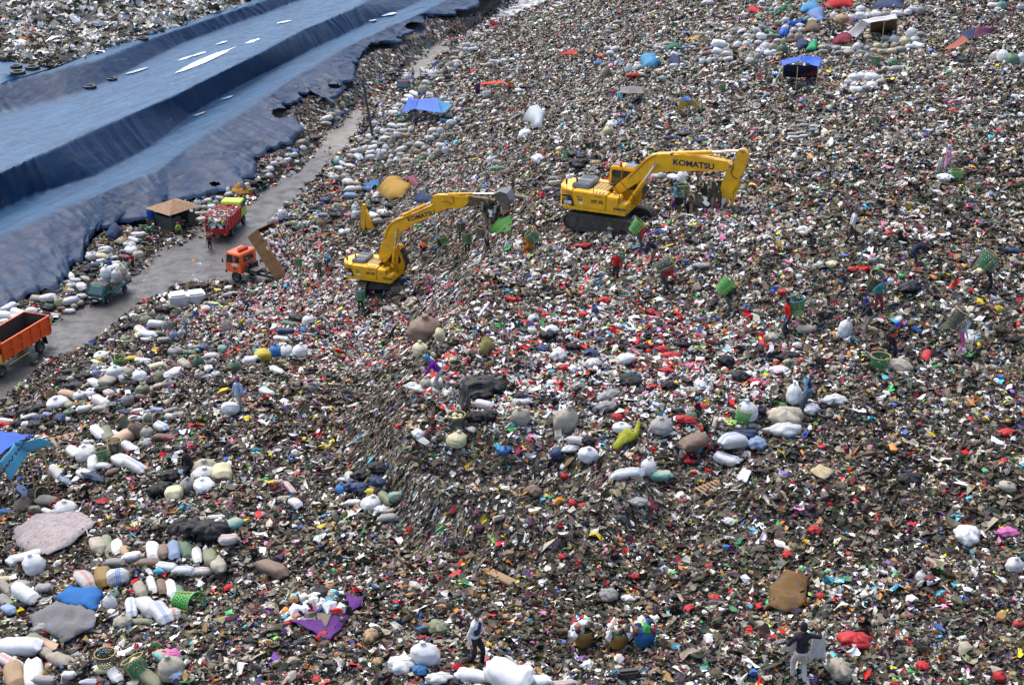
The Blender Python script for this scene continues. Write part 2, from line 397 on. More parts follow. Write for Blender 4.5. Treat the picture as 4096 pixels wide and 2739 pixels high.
# T0 wanders: match the others to it with a monotone warp of position along the bank
tgt = np.maximum.accumulate(blur(np.repeat((lines[0][:, :2] @ AX)[:, None], 3, 1), 60)[:, 1])
for k in range(1, 7):
    a = lines[k][:, :2] @ AX
    tt = a[0] + (tgt - tgt[0]) / (tgt[-1] - tgt[0]) * (a[-1] - a[0])
    lines[k] = np.stack([np.interp(tt, a, lines[k][:, q]) for q in range(3)], 1)
rows, band, tb = [], [], []
for k, n in zip(range(6), (34, 12, 26, 30, 14, 6)):
    for j in range(n):
        t = j / n; rows.append(lines[k] * (1 - t) + lines[k + 1] * t); band.append(k); tb.append(t)
rows.append(lines[6]); band.append(5); tb.append(1)
R = np.array(rows); nr = len(R)
band = np.array(band)[:, None] + np.zeros((1, NS)); tb = np.array(tb)[:, None] + np.zeros((1, NS))
s_ = R[:, :, :2] @ AX; q_ = R[:, :, :2] @ np.array([-AX[1], AX[0]])
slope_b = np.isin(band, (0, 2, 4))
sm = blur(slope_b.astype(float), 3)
def ridged(x, y, seed): return 1 - np.abs(2 * fbm(x, y, seed, 3) - 1)
wav = fbm(s_ / 9, q_ / 9, 31, 2)
w1 = ridged((s_ + 9 * wav) / 1.5, (q_ + 2 * wav * 4) / 7, 41) ** 3          # folds running down the banks
w2 = ridged(s_ / 9, (q_ + 3 * wav) / 1.1, 43) ** 4                       # long creases along the benches
w3 = fbm(s_ / .9, q_ / .9, 47, 3)
amp = sm * np.clip(fbm(s_ / 14, q_ / 14, 51, 2) * 2.2 - .55, .12, 1.3)
crump = np.clip(1 - (band + tb) / .9, 0, 1)                               # loose lower hem
z = R[:, :, 2] + .36 * w1 * amp + .10 * w2 * (1 - sm) + .05 * w3 + crump * (.55 * ridged((s_ + 5 * wav) / 2.2, q_ / 2.2, 61) ** 2 * vnoise(s_ / 6, q_ / 6, 3) + .15)
tone = blur(R[:, :, 2], 3) - R[:, :, 2]
z = z + tone * .8 - (R[:, :, 2] > 99) + .10
Vl = np.stack([R[:, :, 0], R[:, :, 1], z], -1)
jag = (vnoise(s_[0] / 1.6, s_[0] * 0, 71) - .5) * 1.6 + (vnoise(s_[0] / .4, s_[0] * 0, 72) - .5) * .5
perp = np.array([AX[1], -AX[0]])
for k in range(8): Vl[k, :, :2] += perp[None] * (jag * (1 - k / 8))[:, None]
Vl[0, :, 2] -= .25
def liner_material():
    m, nt, b = principled('liner_plastic', (.02, .05, .09), .5, 0, .16)
    at = N(nt, 'ShaderNodeAttribute', attribute_name='flat'); uv = nt.nodes.new('ShaderNodeAttribute'); uv.attribute_name = 'su'; uq = nt.nodes.new('ShaderNodeAttribute'); uq.attribute_name = 'qu'
    cb = nt.nodes.new('ShaderNodeCombineXYZ'); nt.links.new(uv.outputs['Fac'], cb.inputs[0]); nt.links.new(uq.outputs['Fac'], cb.inputs[1])
    def nz(sx, sy, det=6, ro=.65):
        mp = nt.nodes.new('ShaderNodeMapping'); mp.inputs['Scale'].default_value = (sx, sy, 1); nt.links.new(cb.outputs[0], mp.inputs[0])
        n = N(nt, 'ShaderNodeTexNoise', i_Scale=1, i_Detail=det, i_Roughness=ro); nt.links.new(mp.outputs[0], n.inputs['Vector']); return n.outputs['Fac']
    c = mix(nt, ramp(nt, nz(.5, .5), [(.3, 0.0), (.75, 1.0)]), (.001, .014, .045), (.002, .030, .085))
    c = mix(nt, ramp(nt, nz(.12, 1.1), [(.5, 0.0), (.75, .35)]), c, (.04, .065, .085))
    d = mix(nt, ramp(nt, nz(.10, 1.6), [(.3, 0.0), (.7, 1.0)]), (.006, .050, .115), (.030, .105, .20))  # paler bench blue: dust, with the sky's reflection painted into the colour
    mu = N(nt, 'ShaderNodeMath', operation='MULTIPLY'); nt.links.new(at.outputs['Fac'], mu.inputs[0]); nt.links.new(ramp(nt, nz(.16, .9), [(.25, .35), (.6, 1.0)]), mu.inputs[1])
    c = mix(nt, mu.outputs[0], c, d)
    c = mix(nt, ramp(nt, nz(.22, 1.5), [(.62, 0.0), (.74, .6)]), c, (.16, .12, .09))
    # welded seams across the sheet every seven metres
    md = N(nt, 'ShaderNodeMath', operation='MODULO'); nt.links.new(uv.outputs['Fac'], md.inputs[0]); md.inputs[1].default_value = 7.0
    lt = N(nt, 'ShaderNodeMath', operation='LESS_THAN'); nt.links.new(md.outputs[0], lt.inputs[0]); lt.inputs[1].default_value = .09
    c = mix(nt, lt.outputs[0], c, (.01, .02, .035))
    nt.links.new(c, b.inputs['Base Color'])
    nt.links.new(ramp(nt, nz(.8, .8), [(.3, .42), (.7, .6)]), b.inputs['Roughness'])
    bump(nt, b, nz(.5, 1.3, 4, .55), .5, .2)
    return m
Fl = grid_faces(nr, NS)
# holes torn in the lower hem where the bank shows through
cent = Vl.reshape(-1, 3)[Fl].mean(1)
hole = np.zeros(len(Fl), bool)
for (hu, hv, hw, hh) in ((1270, 418, 62, 26), (1475, 235, 40, 28), (1130, 452, 46, 20), (1660, 105, 40, 16), (1340, 345, 30, 10), (860, 735, 22, 10)):
    pu, pv, _ = project(cent.T)
    hole |= ((pu - hu) / hw) ** 2 + ((pv - hv) / hh) ** 2 < 1 + .5 * (vnoise(pu / 9, pv / 9, 5) - .5)
liner = np_mesh('liner_sheet', Vl.reshape(-1, 3), Fl[~hole][:, ::-1], liner_material())
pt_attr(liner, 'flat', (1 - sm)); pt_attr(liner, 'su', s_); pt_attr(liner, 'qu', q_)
tag(liner, 'huge dark blue plastic liner sheet draped over terraced banks beside the road', 'liner')

# puddles on the widest bench
pm, pnt, pb = principled('puddle_water', (.45, .55, .65), .05); pb.inputs['Roughness'].default_value = .08
def puddle(src, w, h, rot, label):
    c = cast(*src); n = 28; vs = []
    d = (c - cam.location).length / FPX
    for i in range(n):
        a = 2 * pi * i / n; r = .75 + .5 * vnoise(np.array(3 * cos(a) + src[0]), np.array(3 * sin(a)), 9)
        x, y = w / 2 * cos(a) * r, h / 2 * sin(a) * r
        u, v = src[0] + x * cos(rot) - y * sin(rot), src[1] + x * sin(rot) + y * cos(rot)
        X, Y = at_h(u, v, c.z + .13); vs.append((float(X), float(Y), c.z + .13))
    o = mesh_obj('puddle_water', vs, [tuple(range(n))[::-1]], pm); tag(o, label, kind='structure')
puddle((820, 240), 250, 17, -.40, 'long pale puddle lying along the liner bench')
for p in ((545, 284, 90, 8, -.28), (745, 232, 70, 6, -.3), (800, 215, 60, 6, -.3), (885, 172, 46, 7, -.3), (1545, 58, 70, 10, -.15), (1490, 82, 34, 6, -.2), (1136, 88, 60, 5, -.2), (910, 390, 50, 7, -.3), (800, 455, 50, 6, -.35), (1010, 165, 60, 8, -.3)):
    puddle((p[0], p[1]), p[2], p[3], p[4], 'shallow puddle on the liner bench')

# ---------------------------------------------------------------- litter
PAL = np.array([(.024, .019, .012), (.055, .043, .028), (.11, .088, .060), (.19, .158, .112), (.34, .30, .225), (.52, .50, .45), (.84, .84, .83), (.010, .011, .014),
    (.62, .008, .016), (.30, .015, .03), (.03, .11, .40), (.06, .38, .52), (.70, .50, .03), (.05, .33, .09), (.70, .22, .38), (.60, .20, .04), (.16, .08, .30), (.30, .17, .07), (.62, .60, .50), (.35, .60, .12)])
MIX = {  # weights over the palette
 'hill':  [16, 22, 20, 13, 9, 6, 5.0, 10, 1.9, 1.2, 1.1, .7, 1.0, .8, .9, 1.0, .5, 3, 4, .3],
 'dark':  [24, 25, 19, 10, 6, 3.5, 3, 12, 1.2, .8, .7, .5, .8, .5, .5, .8, .3, 4, 2, .3],
 'fresh': [8, 8, 8, 7, 9, 13, 25, 17, 12, 3, 2.2, 1.4, 1.6, 1, 1.8, 1.2, .8, 2, 8, .5],
 'bank':  [11, 18, 24, 20, 13, 5, 3, 9, .8, .8, .5, .4, .5, .4, .4, .6, .3, 4, 4, .1],
 'far':   [9, 14, 17, 17, 14, 12, 10, 11, 1.3, .8, 1.1, .8, .7, .6, .9, .6, .4, 2, 7, .2],
 'pale':  [5, 6, 10, 14, 16, 20, 22, 8, .3, .2, .5, .4, .3, .2, .3, .2, .1, 1, 14, 0],
 'road':  [10, 14, 18, 15, 12, 9, 12, 6, 2.5, 1, 1, 1, 1, .7, .6, 1.5, .3, 3, 6, .3],
 'plaza': [8, 12, 18, 17, 14, 13, 15, 9, 3.2, 1.4, 2.2, 1.5, 1.6, 1.2, 1.6, 1.2, .7, 2, 8, .5],
}
ZN = list(MIX); ZW = np.array([MIX[k] for k in ZN], float); ZW /= ZW.sum(1, keepdims=True); ZC = np.cumsum(ZW, 1)
# ellipses in the view: (u, v, ru, rv, zone, strength)
BLOBS = [(2450, 1430, 620, 190, 'fresh', 1), (2100, 1560, 420, 110, 'fresh', .9), (2900, 1480, 250, 170, 'fresh', .8), (1500, 1370, 280, 110, 'fresh', 1), (1230, 1190, 200, 120, 'fresh', 1.15), (1170, 1010, 120, 150, 'fresh', 1.1), (1010, 1290, 260, 90, 'fresh', 1), (1750, 1210, 130, 120, 'fresh', .8),
    (2350, 1060, 500, 110, 'plaza', .9), (2450, 1680, 620, 130, 'plaza', .8), (2900, 900, 330, 120, 'plaza', .7), (3450, 250, 800, 260, 'far', 1), (2500, 250, 600, 330, 'far', 1), (1750, 450, 400, 300, 'far', .8), (3200, 480, 900, 190, 'far', .9), (2900, 620, 300, 60, 'plaza', .7), (1600, 830, 320, 110, 'plaza', .6), (1850, 720, 160, 90, 'plaza', .8),
    (1560, 1750, 130, 290, 'bank', 1.1), (2150, 2000, 600, 90, 'bank', 1), (1690, 1330, 70, 200, 'bank', .9), (2600, 2230, 500, 120, 'dark', .9), (3500, 1950, 700, 330, 'dark', .8), (1300, 1950, 300, 300, 'hill', .8), (2400, 2420, 900, 200, 'dark', .6), (3450, 2330, 140, 60, 'plaza', 1), (560, 2500, 240, 50, 'plaza', .8), (1500, 2400, 500, 200, 'hill', .6),
    (1420, 900, 160, 110, 'bank', .8), (3800, 1300, 500, 300, 'hill', .7)]

lit_m, lnt, lb = principled('litter_scraps', (.2, .2, .2), .5)
la = N(lnt, 'ShaderNodeAttribute', attribute_name='col'); lnt.links.new(la.outputs['Color'], lb.inputs['Base Color'])
lg = lnt.nodes.new('ShaderNodeNewGeometry'); ln = N(lnt, 'ShaderNodeTexNoise', i_Scale=45, i_Detail=3); lnt.links.new(lg.outputs['Position'], ln.inputs['Vector'])
lb.inputs['Specular IOR Level'].default_value = .22; lb.inputs['Roughness'].default_value = .62
lmx = mix(lnt, ramp(lnt, ln.outputs['Fac'], [(.45, 0.0), (.7, .55)]), la.outputs['Color'], (.05, .042, .032)); lnt.links.new(lmx, lb.inputs['Base Color'])

cellA = np.abs(np.gradient(GX, axis=1) * np.gradient(GY, axis=0))
DIST = np.sqrt(GX ** 2 + GY ** 2 + (CAMZ - GZ) ** 2)
PU, PV, _ = project((GX, GY, GZ))
INV = (PU > -260) & (PU < 4360) & (PV > -120) & (PV < 2990)

def icosa():
    t = (1 + 5 ** .5) / 2
    v = np.array([(-1, t, 0), (1, t, 0), (-1, -t, 0), (1, -t, 0), (0, -1, t), (0, 1, t), (0, -1, -t), (0, 1, -t), (t, 0, -1), (t, 0, 1), (-t, 0, -1), (-t, 0, 1)], float)
    v /= np.linalg.norm(v[0])
    f = np.array([(0, 11, 5), (0, 5, 1), (0, 1, 7), (0, 7, 10), (0, 10, 11), (1, 5, 9), (5, 11, 4), (11, 10, 2), (10, 7, 6), (7, 1, 8), (3, 9, 4), (3, 4, 2), (3, 2, 6), (3, 6, 8), (3, 8, 9), (4, 9, 5), (2, 4, 11), (6, 2, 10), (8, 6, 7), (9, 8, 1)])
    return v, f

def scatter(name, n, weight, kind, size, zone_default, label, lift=.3, size_far=.38, aspect=2.0, zf=None, zsel=None):
    w = (weight * cellA * INV).ravel(); w = w / w.sum()
    idx = np.searchsorted(np.cumsum(w), RNG.random(n)); idx = np.clip(idx, 0, NR * NC - 1)
    r, c = idx // NC, idx % NC
    r1, c1 = np.minimum(r + 1, NR - 1), np.minimum(c + 1, NC - 1)
    x = GX[r, c] + (GX[r, c1] - GX[r, c]) * RNG.random(n); y = GY[r, c] + (GY[r1, c] - GY[r, c]) * RNG.random(n)
    z = ground(x, y) if zf is None else zf(x, y)
    dist = np.sqrt(x * x + y * y + (CAMZ - z) ** 2)
    s = size * (dist / 55) ** size_far * np.exp(np.minimum(RNG.normal(0, .5, n), 1.25))
    sx, sy = gx[r, c], gy[r, c]; sl = np.hypot(sx, sy)
    nrm = np.stack([-sx, -sy, np.ones(n)], 1); nrm += RNG.normal(0, .42, (n, 3)); nrm /= np.linalg.norm(nrm, axis=1, keepdims=True)
    ang = RNG.random(n) * 2 * pi
    tx = np.stack([np.cos(ang), np.sin(ang), np.zeros(n)], 1)
    steep = (sl > .55)[:, None]; down = np.stack([-sx, -sy, -(sl ** 2)], 1) + RNG.normal(0, .25, (n, 3))
    tx = np.where(steep, down, tx)
    tx -= nrm * (tx * nrm).sum(1, keepdims=True); tx /= np.linalg.norm(tx, axis=1, keepdims=True) + 1e-9
    ty = np.cross(nrm, tx)
    asp = 1 + RNG.random(n) * (aspect - 1); asp = np.where(steep[:, 0], asp * 1.6, asp); s = np.where(steep[:, 0], s * .72, s)
    # zone of every scrap, then its colour
    pu, pv, _ = project((x, y, z)); zi = np.full(n, ZN.index(zone_default)); best = np.full(n, .0)
    if zsel is None:
        jit = RNG.normal(0, .16, n)
        for (bu, bv, ru, rv, zn, st) in BLOBS:
            d = st * np.exp(-.5 * (((pu - bu) / ru) ** 2 + ((pv - bv) / rv) ** 2) * 1.4) + jit * .6
            k = (d > .42) & (d > best); zi[k] = ZN.index(zn); best[k] = d[k]
    pick = (RNG.random(n)[:, None] > ZC[zi]).sum(1).clip(0, len(PAL) - 1)
    # loose patches share a colour, as when one sack of waste bursts
    patch = hash2(np.floor(x / .8 + vnoise(x * 2, y * 2, 8)), np.floor(y / .8), 77); same = RNG.random(n) < .10
    pick = np.where(same & (patch < .8), (patch * 1.25 * 8).astype(int) % 8, pick)
    col = PAL[pick] * (.55 + .9 * RNG.random(n))[:, None] + RNG.normal(0, .01, (n, 3)); col = np.clip(col, .004, .85)
    if kind == 'sheet':
        i, j = np.meshgrid([-1, 0, 1], [-1, 0, 1], indexing='ij'); i, j = i.ravel(), j.ravel()
        px = i[None] + RNG.normal(0, .28, (n, 9)); py = j[None] + RNG.normal(0, .28, (n, 9)); pz = RNG.normal(0, .5, (n, 9))
        F = np.array([(0, 3, 4, 1), (1, 4, 5, 2), (3, 6, 7, 4), (4, 7, 8, 5)])
    else:
        v, F = icosa(); k = RNG.random((n, 12)) * .9 + .45
        px, py, pz = v[None, :, 0] * k, v[None, :, 1] * k, v[None, :, 2] * k * .65
    nv = px.shape[1]; h = s * .5
    P = (x[:, None, None], y[:, None, None], z[:, None, None])
    V = (px * (h * asp)[:, None])[:, :, None] * tx[:, None] + (py * h[:, None])[:, :, None] * ty[:, None] + (pz * h[:, None])[:, :, None] * nrm[:, None]
    V += np.stack([x, y, z + lift * s * (1 + RNG.random(n) * 1.0)], 1)[:, None]
    FF = (F[None] + (np.arange(n) * nv)[:, None, None]).reshape(-1, F.shape[1])
    o = np_mesh(name, V.reshape(-1, 3), FF, lit_m, smooth=False)
    fc = np.repeat(col, len(F), 0) * (.8 + .4 * RNG.random((n * len(F), 1)))
    face_attr(o, 'col', np.clip(fc, 0, .9))
    tag(o, label, kind='stuff'); return o

WASTE = (~G_ROAD & ~G_LINER)
FIELD = WASTE & (GX < np.interp(GY, polyline3(T6)[:, 1], polyline3(T6)[:, 0])) & (GY > 140)
HILL = WASTE & ~FIELD
LOD = (55 / DIST) ** 1.0
clump = fbm(GX / 3, GY / 3, 91, 3)
e1 = blur(G_ROAD.astype(float), 26); edge = np.clip(1.35 - e1 * 1.5, .02, 1) ** 2
scatter('sheet_litter', 900000, HILL * LOD, 'sheet', .070, 'hill', 'crumpled bags, rags and scraps covering the rubbish hill', aspect=2.4)
scatter('lump_litter', 90000, HILL * LOD * (clump ** 2), 'lump', .10, 'hill', 'small knotted bags and lumps of waste on the hill', aspect=1.8, lift=.35)
scatter('field_litter', 110000, FIELD * LOD, 'sheet', .17, 'pale', 'pale weathered rubbish field beyond the liner', aspect=2.2, zsel=1, size_far=.4)
scatter('road_litter', 15000, G_ROAD * LOD * edge * (.05 + np.clip(clump * 3 - 1.2, 0, 1)), 'sheet', .13, 'road', 'flattened scraps scattered on the haul road', lift=.12, size_far=.4, zsel=1)
# ---------------------------------------------------------------- shape builder
class MB:
    def __init__(s, M=None): s.v, s.f, s.M = [], [], M or Matrix()
    def add(s, vs, fs):
        n = len(s.v); s.v += [s.M @ Vector(v) for v in vs]; s.f += [tuple(i + n for i in f) for f in fs]; return s
    def box(s, c, d, rot=None, taper=(1, 1)):
        R = (Euler(rot).to_matrix() if rot else Matrix.Identity(3)); vs = []
        for z in (-1, 1):
            tx, ty = taper if z > 0 else (1, 1)
            for x, y in ((-1, -1), (1, -1), (1, 1), (-1, 1)):
                vs.append(Vector(c) + R @ Vector((x * d[0] / 2 * tx, y * d[1] / 2 * ty, z * d[2] / 2)))
        return s.add(vs, [(3, 2, 1, 0), (4, 5, 6, 7), (0, 1, 5, 4), (1, 2, 6, 5), (2, 3, 7, 6), (3, 0, 4, 7)])
    def cyl(s, p0, p1, r0, r1=None, n=12, cap=True):
        p0, p1 = Vector(p0), Vector(p1); r1 = r0 if r1 is None else r1; d = (p1 - p0).normalized()
        a = d.orthogonal().normalized(); b = d.cross(a); vs = []
        for p, r in ((p0, r0), (p1, r1)):
            for i in range(n): t = 2 * pi * i / n; vs.append(p + a * cos(t) * r + b * sin(t) * r)
        fs = [(i, (i + 1) % n, n + (i + 1) % n, n + i) for i in range(n)]
        if cap: fs += [tuple(range(n))[::-1], tuple(range(n, 2 * n))]
        return s.add(vs, fs)
    def tube(s, pts, r, n=8):
        pts = [Vector(p) for p in pts]; vs, fs = [], []; k = len(pts); prev = None
        for i, p in enumerate(pts):
            d = (pts[min(i + 1, k - 1)] - pts[max(i - 1, 0)]).normalized()
            a = d.orthogonal().normalized() if prev is None else (prev - d * prev.dot(d)).normalized(); prev = a; b = d.cross(a)
            rr = r[i] if hasattr(r, '__len__') else r
            for j in range(n): t = 2 * pi * j / n; vs.append(p + a * cos(t) * rr + b * sin(t) * rr)
        for i in range(k - 1):
            for j in range(n): fs.append((i * n + j, i * n + (j + 1) % n, (i + 1) * n + (j + 1) % n, (i + 1) * n + j))
        fs += [tuple(range(n))[::-1], tuple(range((k - 1) * n, k * n))]
        return s.add(vs, fs)
    def lathe(s, prof, c=(0, 0, 0), axis='z', n=20, closed=False):
        vs, fs = [], []; k = len(prof)
        for i in range(n):
            t = 2 * pi * i / n
            for r, h in prof:
                q = (r * cos(t), r * sin(t), h)
                q = {'z': q, 'y': (q[0], q[2], q[1]), 'x': (q[2], q[0], q[1])}[axis]
                vs.append((q[0] + c[0], q[1] + c[1], q[2] + c[2]))
        kk = k if closed else k - 1
        for i in range(n):
            for j in range(kk): a, b = i * k, (i + 1) % n * k; j2 = (j + 1) % k; fs.append((a + j, b + j, b + j2, a + j2))
        return s.add(vs, fs)
    def prism(s, poly, y0, y1):
        """polygon in the x-z plane, thick between y0 and y1"""
        n = len(poly); vs = [(x, y0, z) for x, z in poly] + [(x, y1, z) for x, z in poly]
        fs = [tuple(range(n)), tuple(range(n, 2 * n))[::-1]] + [(i, n + i, n + (i + 1) % n, (i + 1) % n) for i in range(n)]
        return s.add(vs, fs)
    def slab(s, poly, z0, z1):
        n = len(poly); vs = [(x, y, z0) for x, y in poly] + [(x, y, z1) for x, y in poly]
        fs = [tuple(range(n))[::-1], tuple(range(n, 2 * n))] + [(i, (i + 1) % n, n + (i + 1) % n, n + i) for i in range(n)]
        return s.add(vs, fs)
    def ball(s, c, r, n=12, m=8):
        rx, ry, rz = r if hasattr(r, '__len__') else (r, r, r)
        vs = [(c[0], c[1], c[2] - rz)]; fs = []
        for i in range(1, m):
            a = -pi / 2 + pi * i / m
            for j in range(n): t = 2 * pi * j / n; vs.append((c[0] + rx * cos(a) * cos(t), c[1] + ry * cos(a) * sin(t), c[2] + rz * sin(a)))
        vs.append((c[0], c[1], c[2] + rz)); last = len(vs) - 1
        for j in range(n):
            fs.append((0, 1 + (j + 1) % n, 1 + j)); fs.append((last, last - n + j, last - n + (j + 1) % n))
            for i in range(m - 2): a = 1 + i * n; fs.append((a + j, a + (j + 1) % n, a + n + (j + 1) % n, a + n + j))
        return s.add(vs, fs)
    def build(s, name, m, parent=None, smooth=False, bevel=0, auto=False):
        o = mesh_obj(name, s.v, s.f, m, parent, smooth)
        me = o.data; bm = bmesh.new(); bm.from_mesh(me); bmesh.ops.recalc_face_normals(bm, faces=bm.faces)
        if bevel:
            es = [e for e in bm.edges if len(e.link_faces) == 2 and e.calc_face_angle(0) > .6]
            bmesh.ops.bevel(bm, geom=es, offset=bevel, segments=2, affect='EDGES', clamp_overlap=True)
        bm.to_mesh(me); bm.free()
        if auto:
            me.polygons.foreach_set('use_smooth', [True] * len(me.polygons)); me.set_sharp_from_angle(angle=.7)
        return o

def root(name, M, label=None, cat=None, group=None):
    o = bpy.data.objects.new(name, None); COL.objects.link(o); o.empty_display_size = .3; o.matrix_world = M
    return tag(o, label, cat, group)
def place(loc, yaw=0, pitch=0, roll=0, s=1):
    return Matrix.Translation(Vector(loc)) @ Matrix.Rotation(radians(yaw), 4, 'Z') @ Matrix.Rotation(radians(pitch), 4, 'Y') @ Matrix.Rotation(radians(roll), 4, 'X') @ Matrix.Scale(s, 4)
def rgb(*c): return c
def cloth(c, name=None, rough=.85, dirt=.3):
    c = tuple(q * .72 for q in c); return mat(name or 'cloth_%02x%02x%02x' % tuple(int(q * 255) for q in c), c, rough, spec=.15, dirt=dirt, scale=6, bumpy=.5, bscale=14, bdist=.03, dirt_col=(.1, .085, .065))

def text_mesh(txt, size, M, m, parent, name='lettering', bold=.0, width=1.0):
    cu = bpy.data.curves.new('t', 'FONT'); cu.body = txt; cu.size = size; cu.align_x = 'CENTER'; cu.align_y = 'CENTER'; cu.offset = bold; cu.extrude = .004; cu.resolution_u = 3
    t = bpy.data.objects.new('t', cu); COL.objects.link(t); bpy.context.view_layer.update()
    me = bpy.data.meshes.new_from_object(t.evaluated_get(bpy.context.evaluated_depsgraph_get())); bpy.data.objects.remove(t)
    me.materials.clear(); me.materials.append(m); me.transform(M @ Matrix.Diagonal((width, 1, 1, 1)))
    o = bpy.data.objects.new(name, me); COL.objects.link(o); o.parent = parent; return o

# ---------------------------------------------------------------- sacks and bags: shared shapes
def wrinkle(n, t, seed, f=5, a=.04):
    return a * (fbm(np.cos(n) * f * .5 + t * f + seed, np.sin(n) * f * .5 + seed * 3, seed, 3) - .5)
def sack_shape(kind, seed):
    rs = np.random.default_rng(seed); nu, nv = 26, 18
    th, t = np.meshgrid(np.linspace(0, 2 * pi, nu, endpoint=False), np.linspace(0, 1, nv), indexing='xy')
    if kind == 'lying':      # full sack lying down, long axis x, size 1 x .58 x .42
        e = 2.6; a = (np.abs(2 * t - 1)) ** 3.2
        w = np.sqrt(np.clip(1 - a ** 1.1, 0, 1)) ** .8; w = np.where((t < .001) | (t > .999), .45, w * .92 + .08)
        c, s = np.cos(th), np.sin(th); rr = 1 / (np.abs(c) ** e + np.abs(s) ** e) ** (1 / e)
        flat = np.where((t < .08) | (t > .92), .35, 1)
        x = (t - .5) * 1.0; y = .29 * rr * c * w * (1.12 if seed % 2 else 1); z = .21 * rr * s * w * flat
        x = x + .05 * np.sin(th * 2 + seed) * np.abs(2 * t - 1); z = z + .05 * np.sin(t * pi * 1.2 + seed) * w
        d = wrinkle(th, t, seed, 6, .10) + .018 * np.sin(th * 9 + 4 * t + seed) * np.abs(2 * t - 1) ** 2
        y, z = y * (1 + d * 2.2), z * (1 + d * 2.2) + .2
    elif kind == 'round':    # fat bag standing, tied at the top, size 1 x 1 x 1
        prof = np.interp(t, [0, .04, .15, .4, .65, .8, .88, .92, .96, 1], [.05, .38, .47, .5, .44, .27, .09, .06, .13, .10])
        hz = np.interp(t, [0, .04, .15, .4, .65, .8, .88, .92, .96, 1], [0, .01, .08, .32, .6, .78, .86, .9, .96, .99])
        k = np.clip((t - .45) * 2, 0, 1); d = 1 + k * .10 * np.sin(th * 8 + seed) * np.clip(1.2 - k, 0, 1) + wrinkle(th, t, seed, 5, .30)
        x, y, z = prof * np.cos(th) * d, prof * np.sin(th) * d * .92, hz
        x = x + (rs.random() - .5) * .3 * t ** 2; y = y + (rs.random() - .5) * .3 * t ** 2
    elif kind == 'end':      # short fat sack lying with its gathered mouth facing -y, size 1 x 1 x .9
        prof = np.interp(t, [0, .05, .2, .5, .78, .9, .96, 1], [.1, .36, .46, .49, .44, .26, .10, .04])
        hy = np.interp(t, [0, .05, .2, .5, .78, .9, .96, 1], [.5, .46, .3, .0, -.3, -.42, -.44, -.40])
        k = np.clip((t - .6) * 2.5, 0, 1); d = 1 + k * .09 * np.sin(th * 11 + seed) + wrinkle(th, t, seed, 5, .22)
        x, y, z = prof * np.cos(th) * d, hy, prof * .9 * np.sin(th) * d + .44
    else:                    # thin crumpled bin bag, size 1 x .9 x .6
        d = 1 + 1.0 * (fbm(np.cos(th) * 2.2 + seed, np.sin(th) * 2.2 + t * 4.5, seed, 4) - .5) + .10 * np.sin(th * 7 + 5 * t + seed)
        a = (t - .5) * pi
        x, y, z = .52 * np.cos(a) * np.cos(th) * d, .46 * np.cos(a) * np.sin(th) * d, .30 * (np.sin(a) * (.8 + .3 * d)) + .28
    z = np.maximum(z, -.02)
    V = np.stack([x, y, z], -1).reshape(-1, 3)
    F = []
    for i in range(nv - 1):
        for j in range(nu): F.append((i * nu + j, i * nu + (j + 1) % nu, (i + 1) * nu + (j + 1) % nu, (i + 1) * nu + j))
    F += [tuple(range(nu))[::-1], tuple(range((nv - 1) * nu, nv * nu))]
    me = bpy.data.meshes.new('sack_' + kind); me.from_pydata(V.tolist(), [], F); me.update()
    bm = bmesh.new(); bm.from_mesh(me); bmesh.ops.recalc_face_normals(bm, faces=bm.faces); bm.to_mesh(me); bm.free()
    me.polygons.foreach_set('use_smooth', [True] * len(me.polygons)); me.materials.append(None); return me
SHAPES = {k: [sack_shape(k, s) for s in range(11, 11 + n)] for k, n in (('lying', 6), ('round', 5), ('end', 3), ('bag', 6))}
DIM = {'lying': (1, .58, .42), 'round': (1, .92, 1), 'end': (1, 1, .9), 'bag': (1, .9, .58)}
WH = (.62, .63, .62)
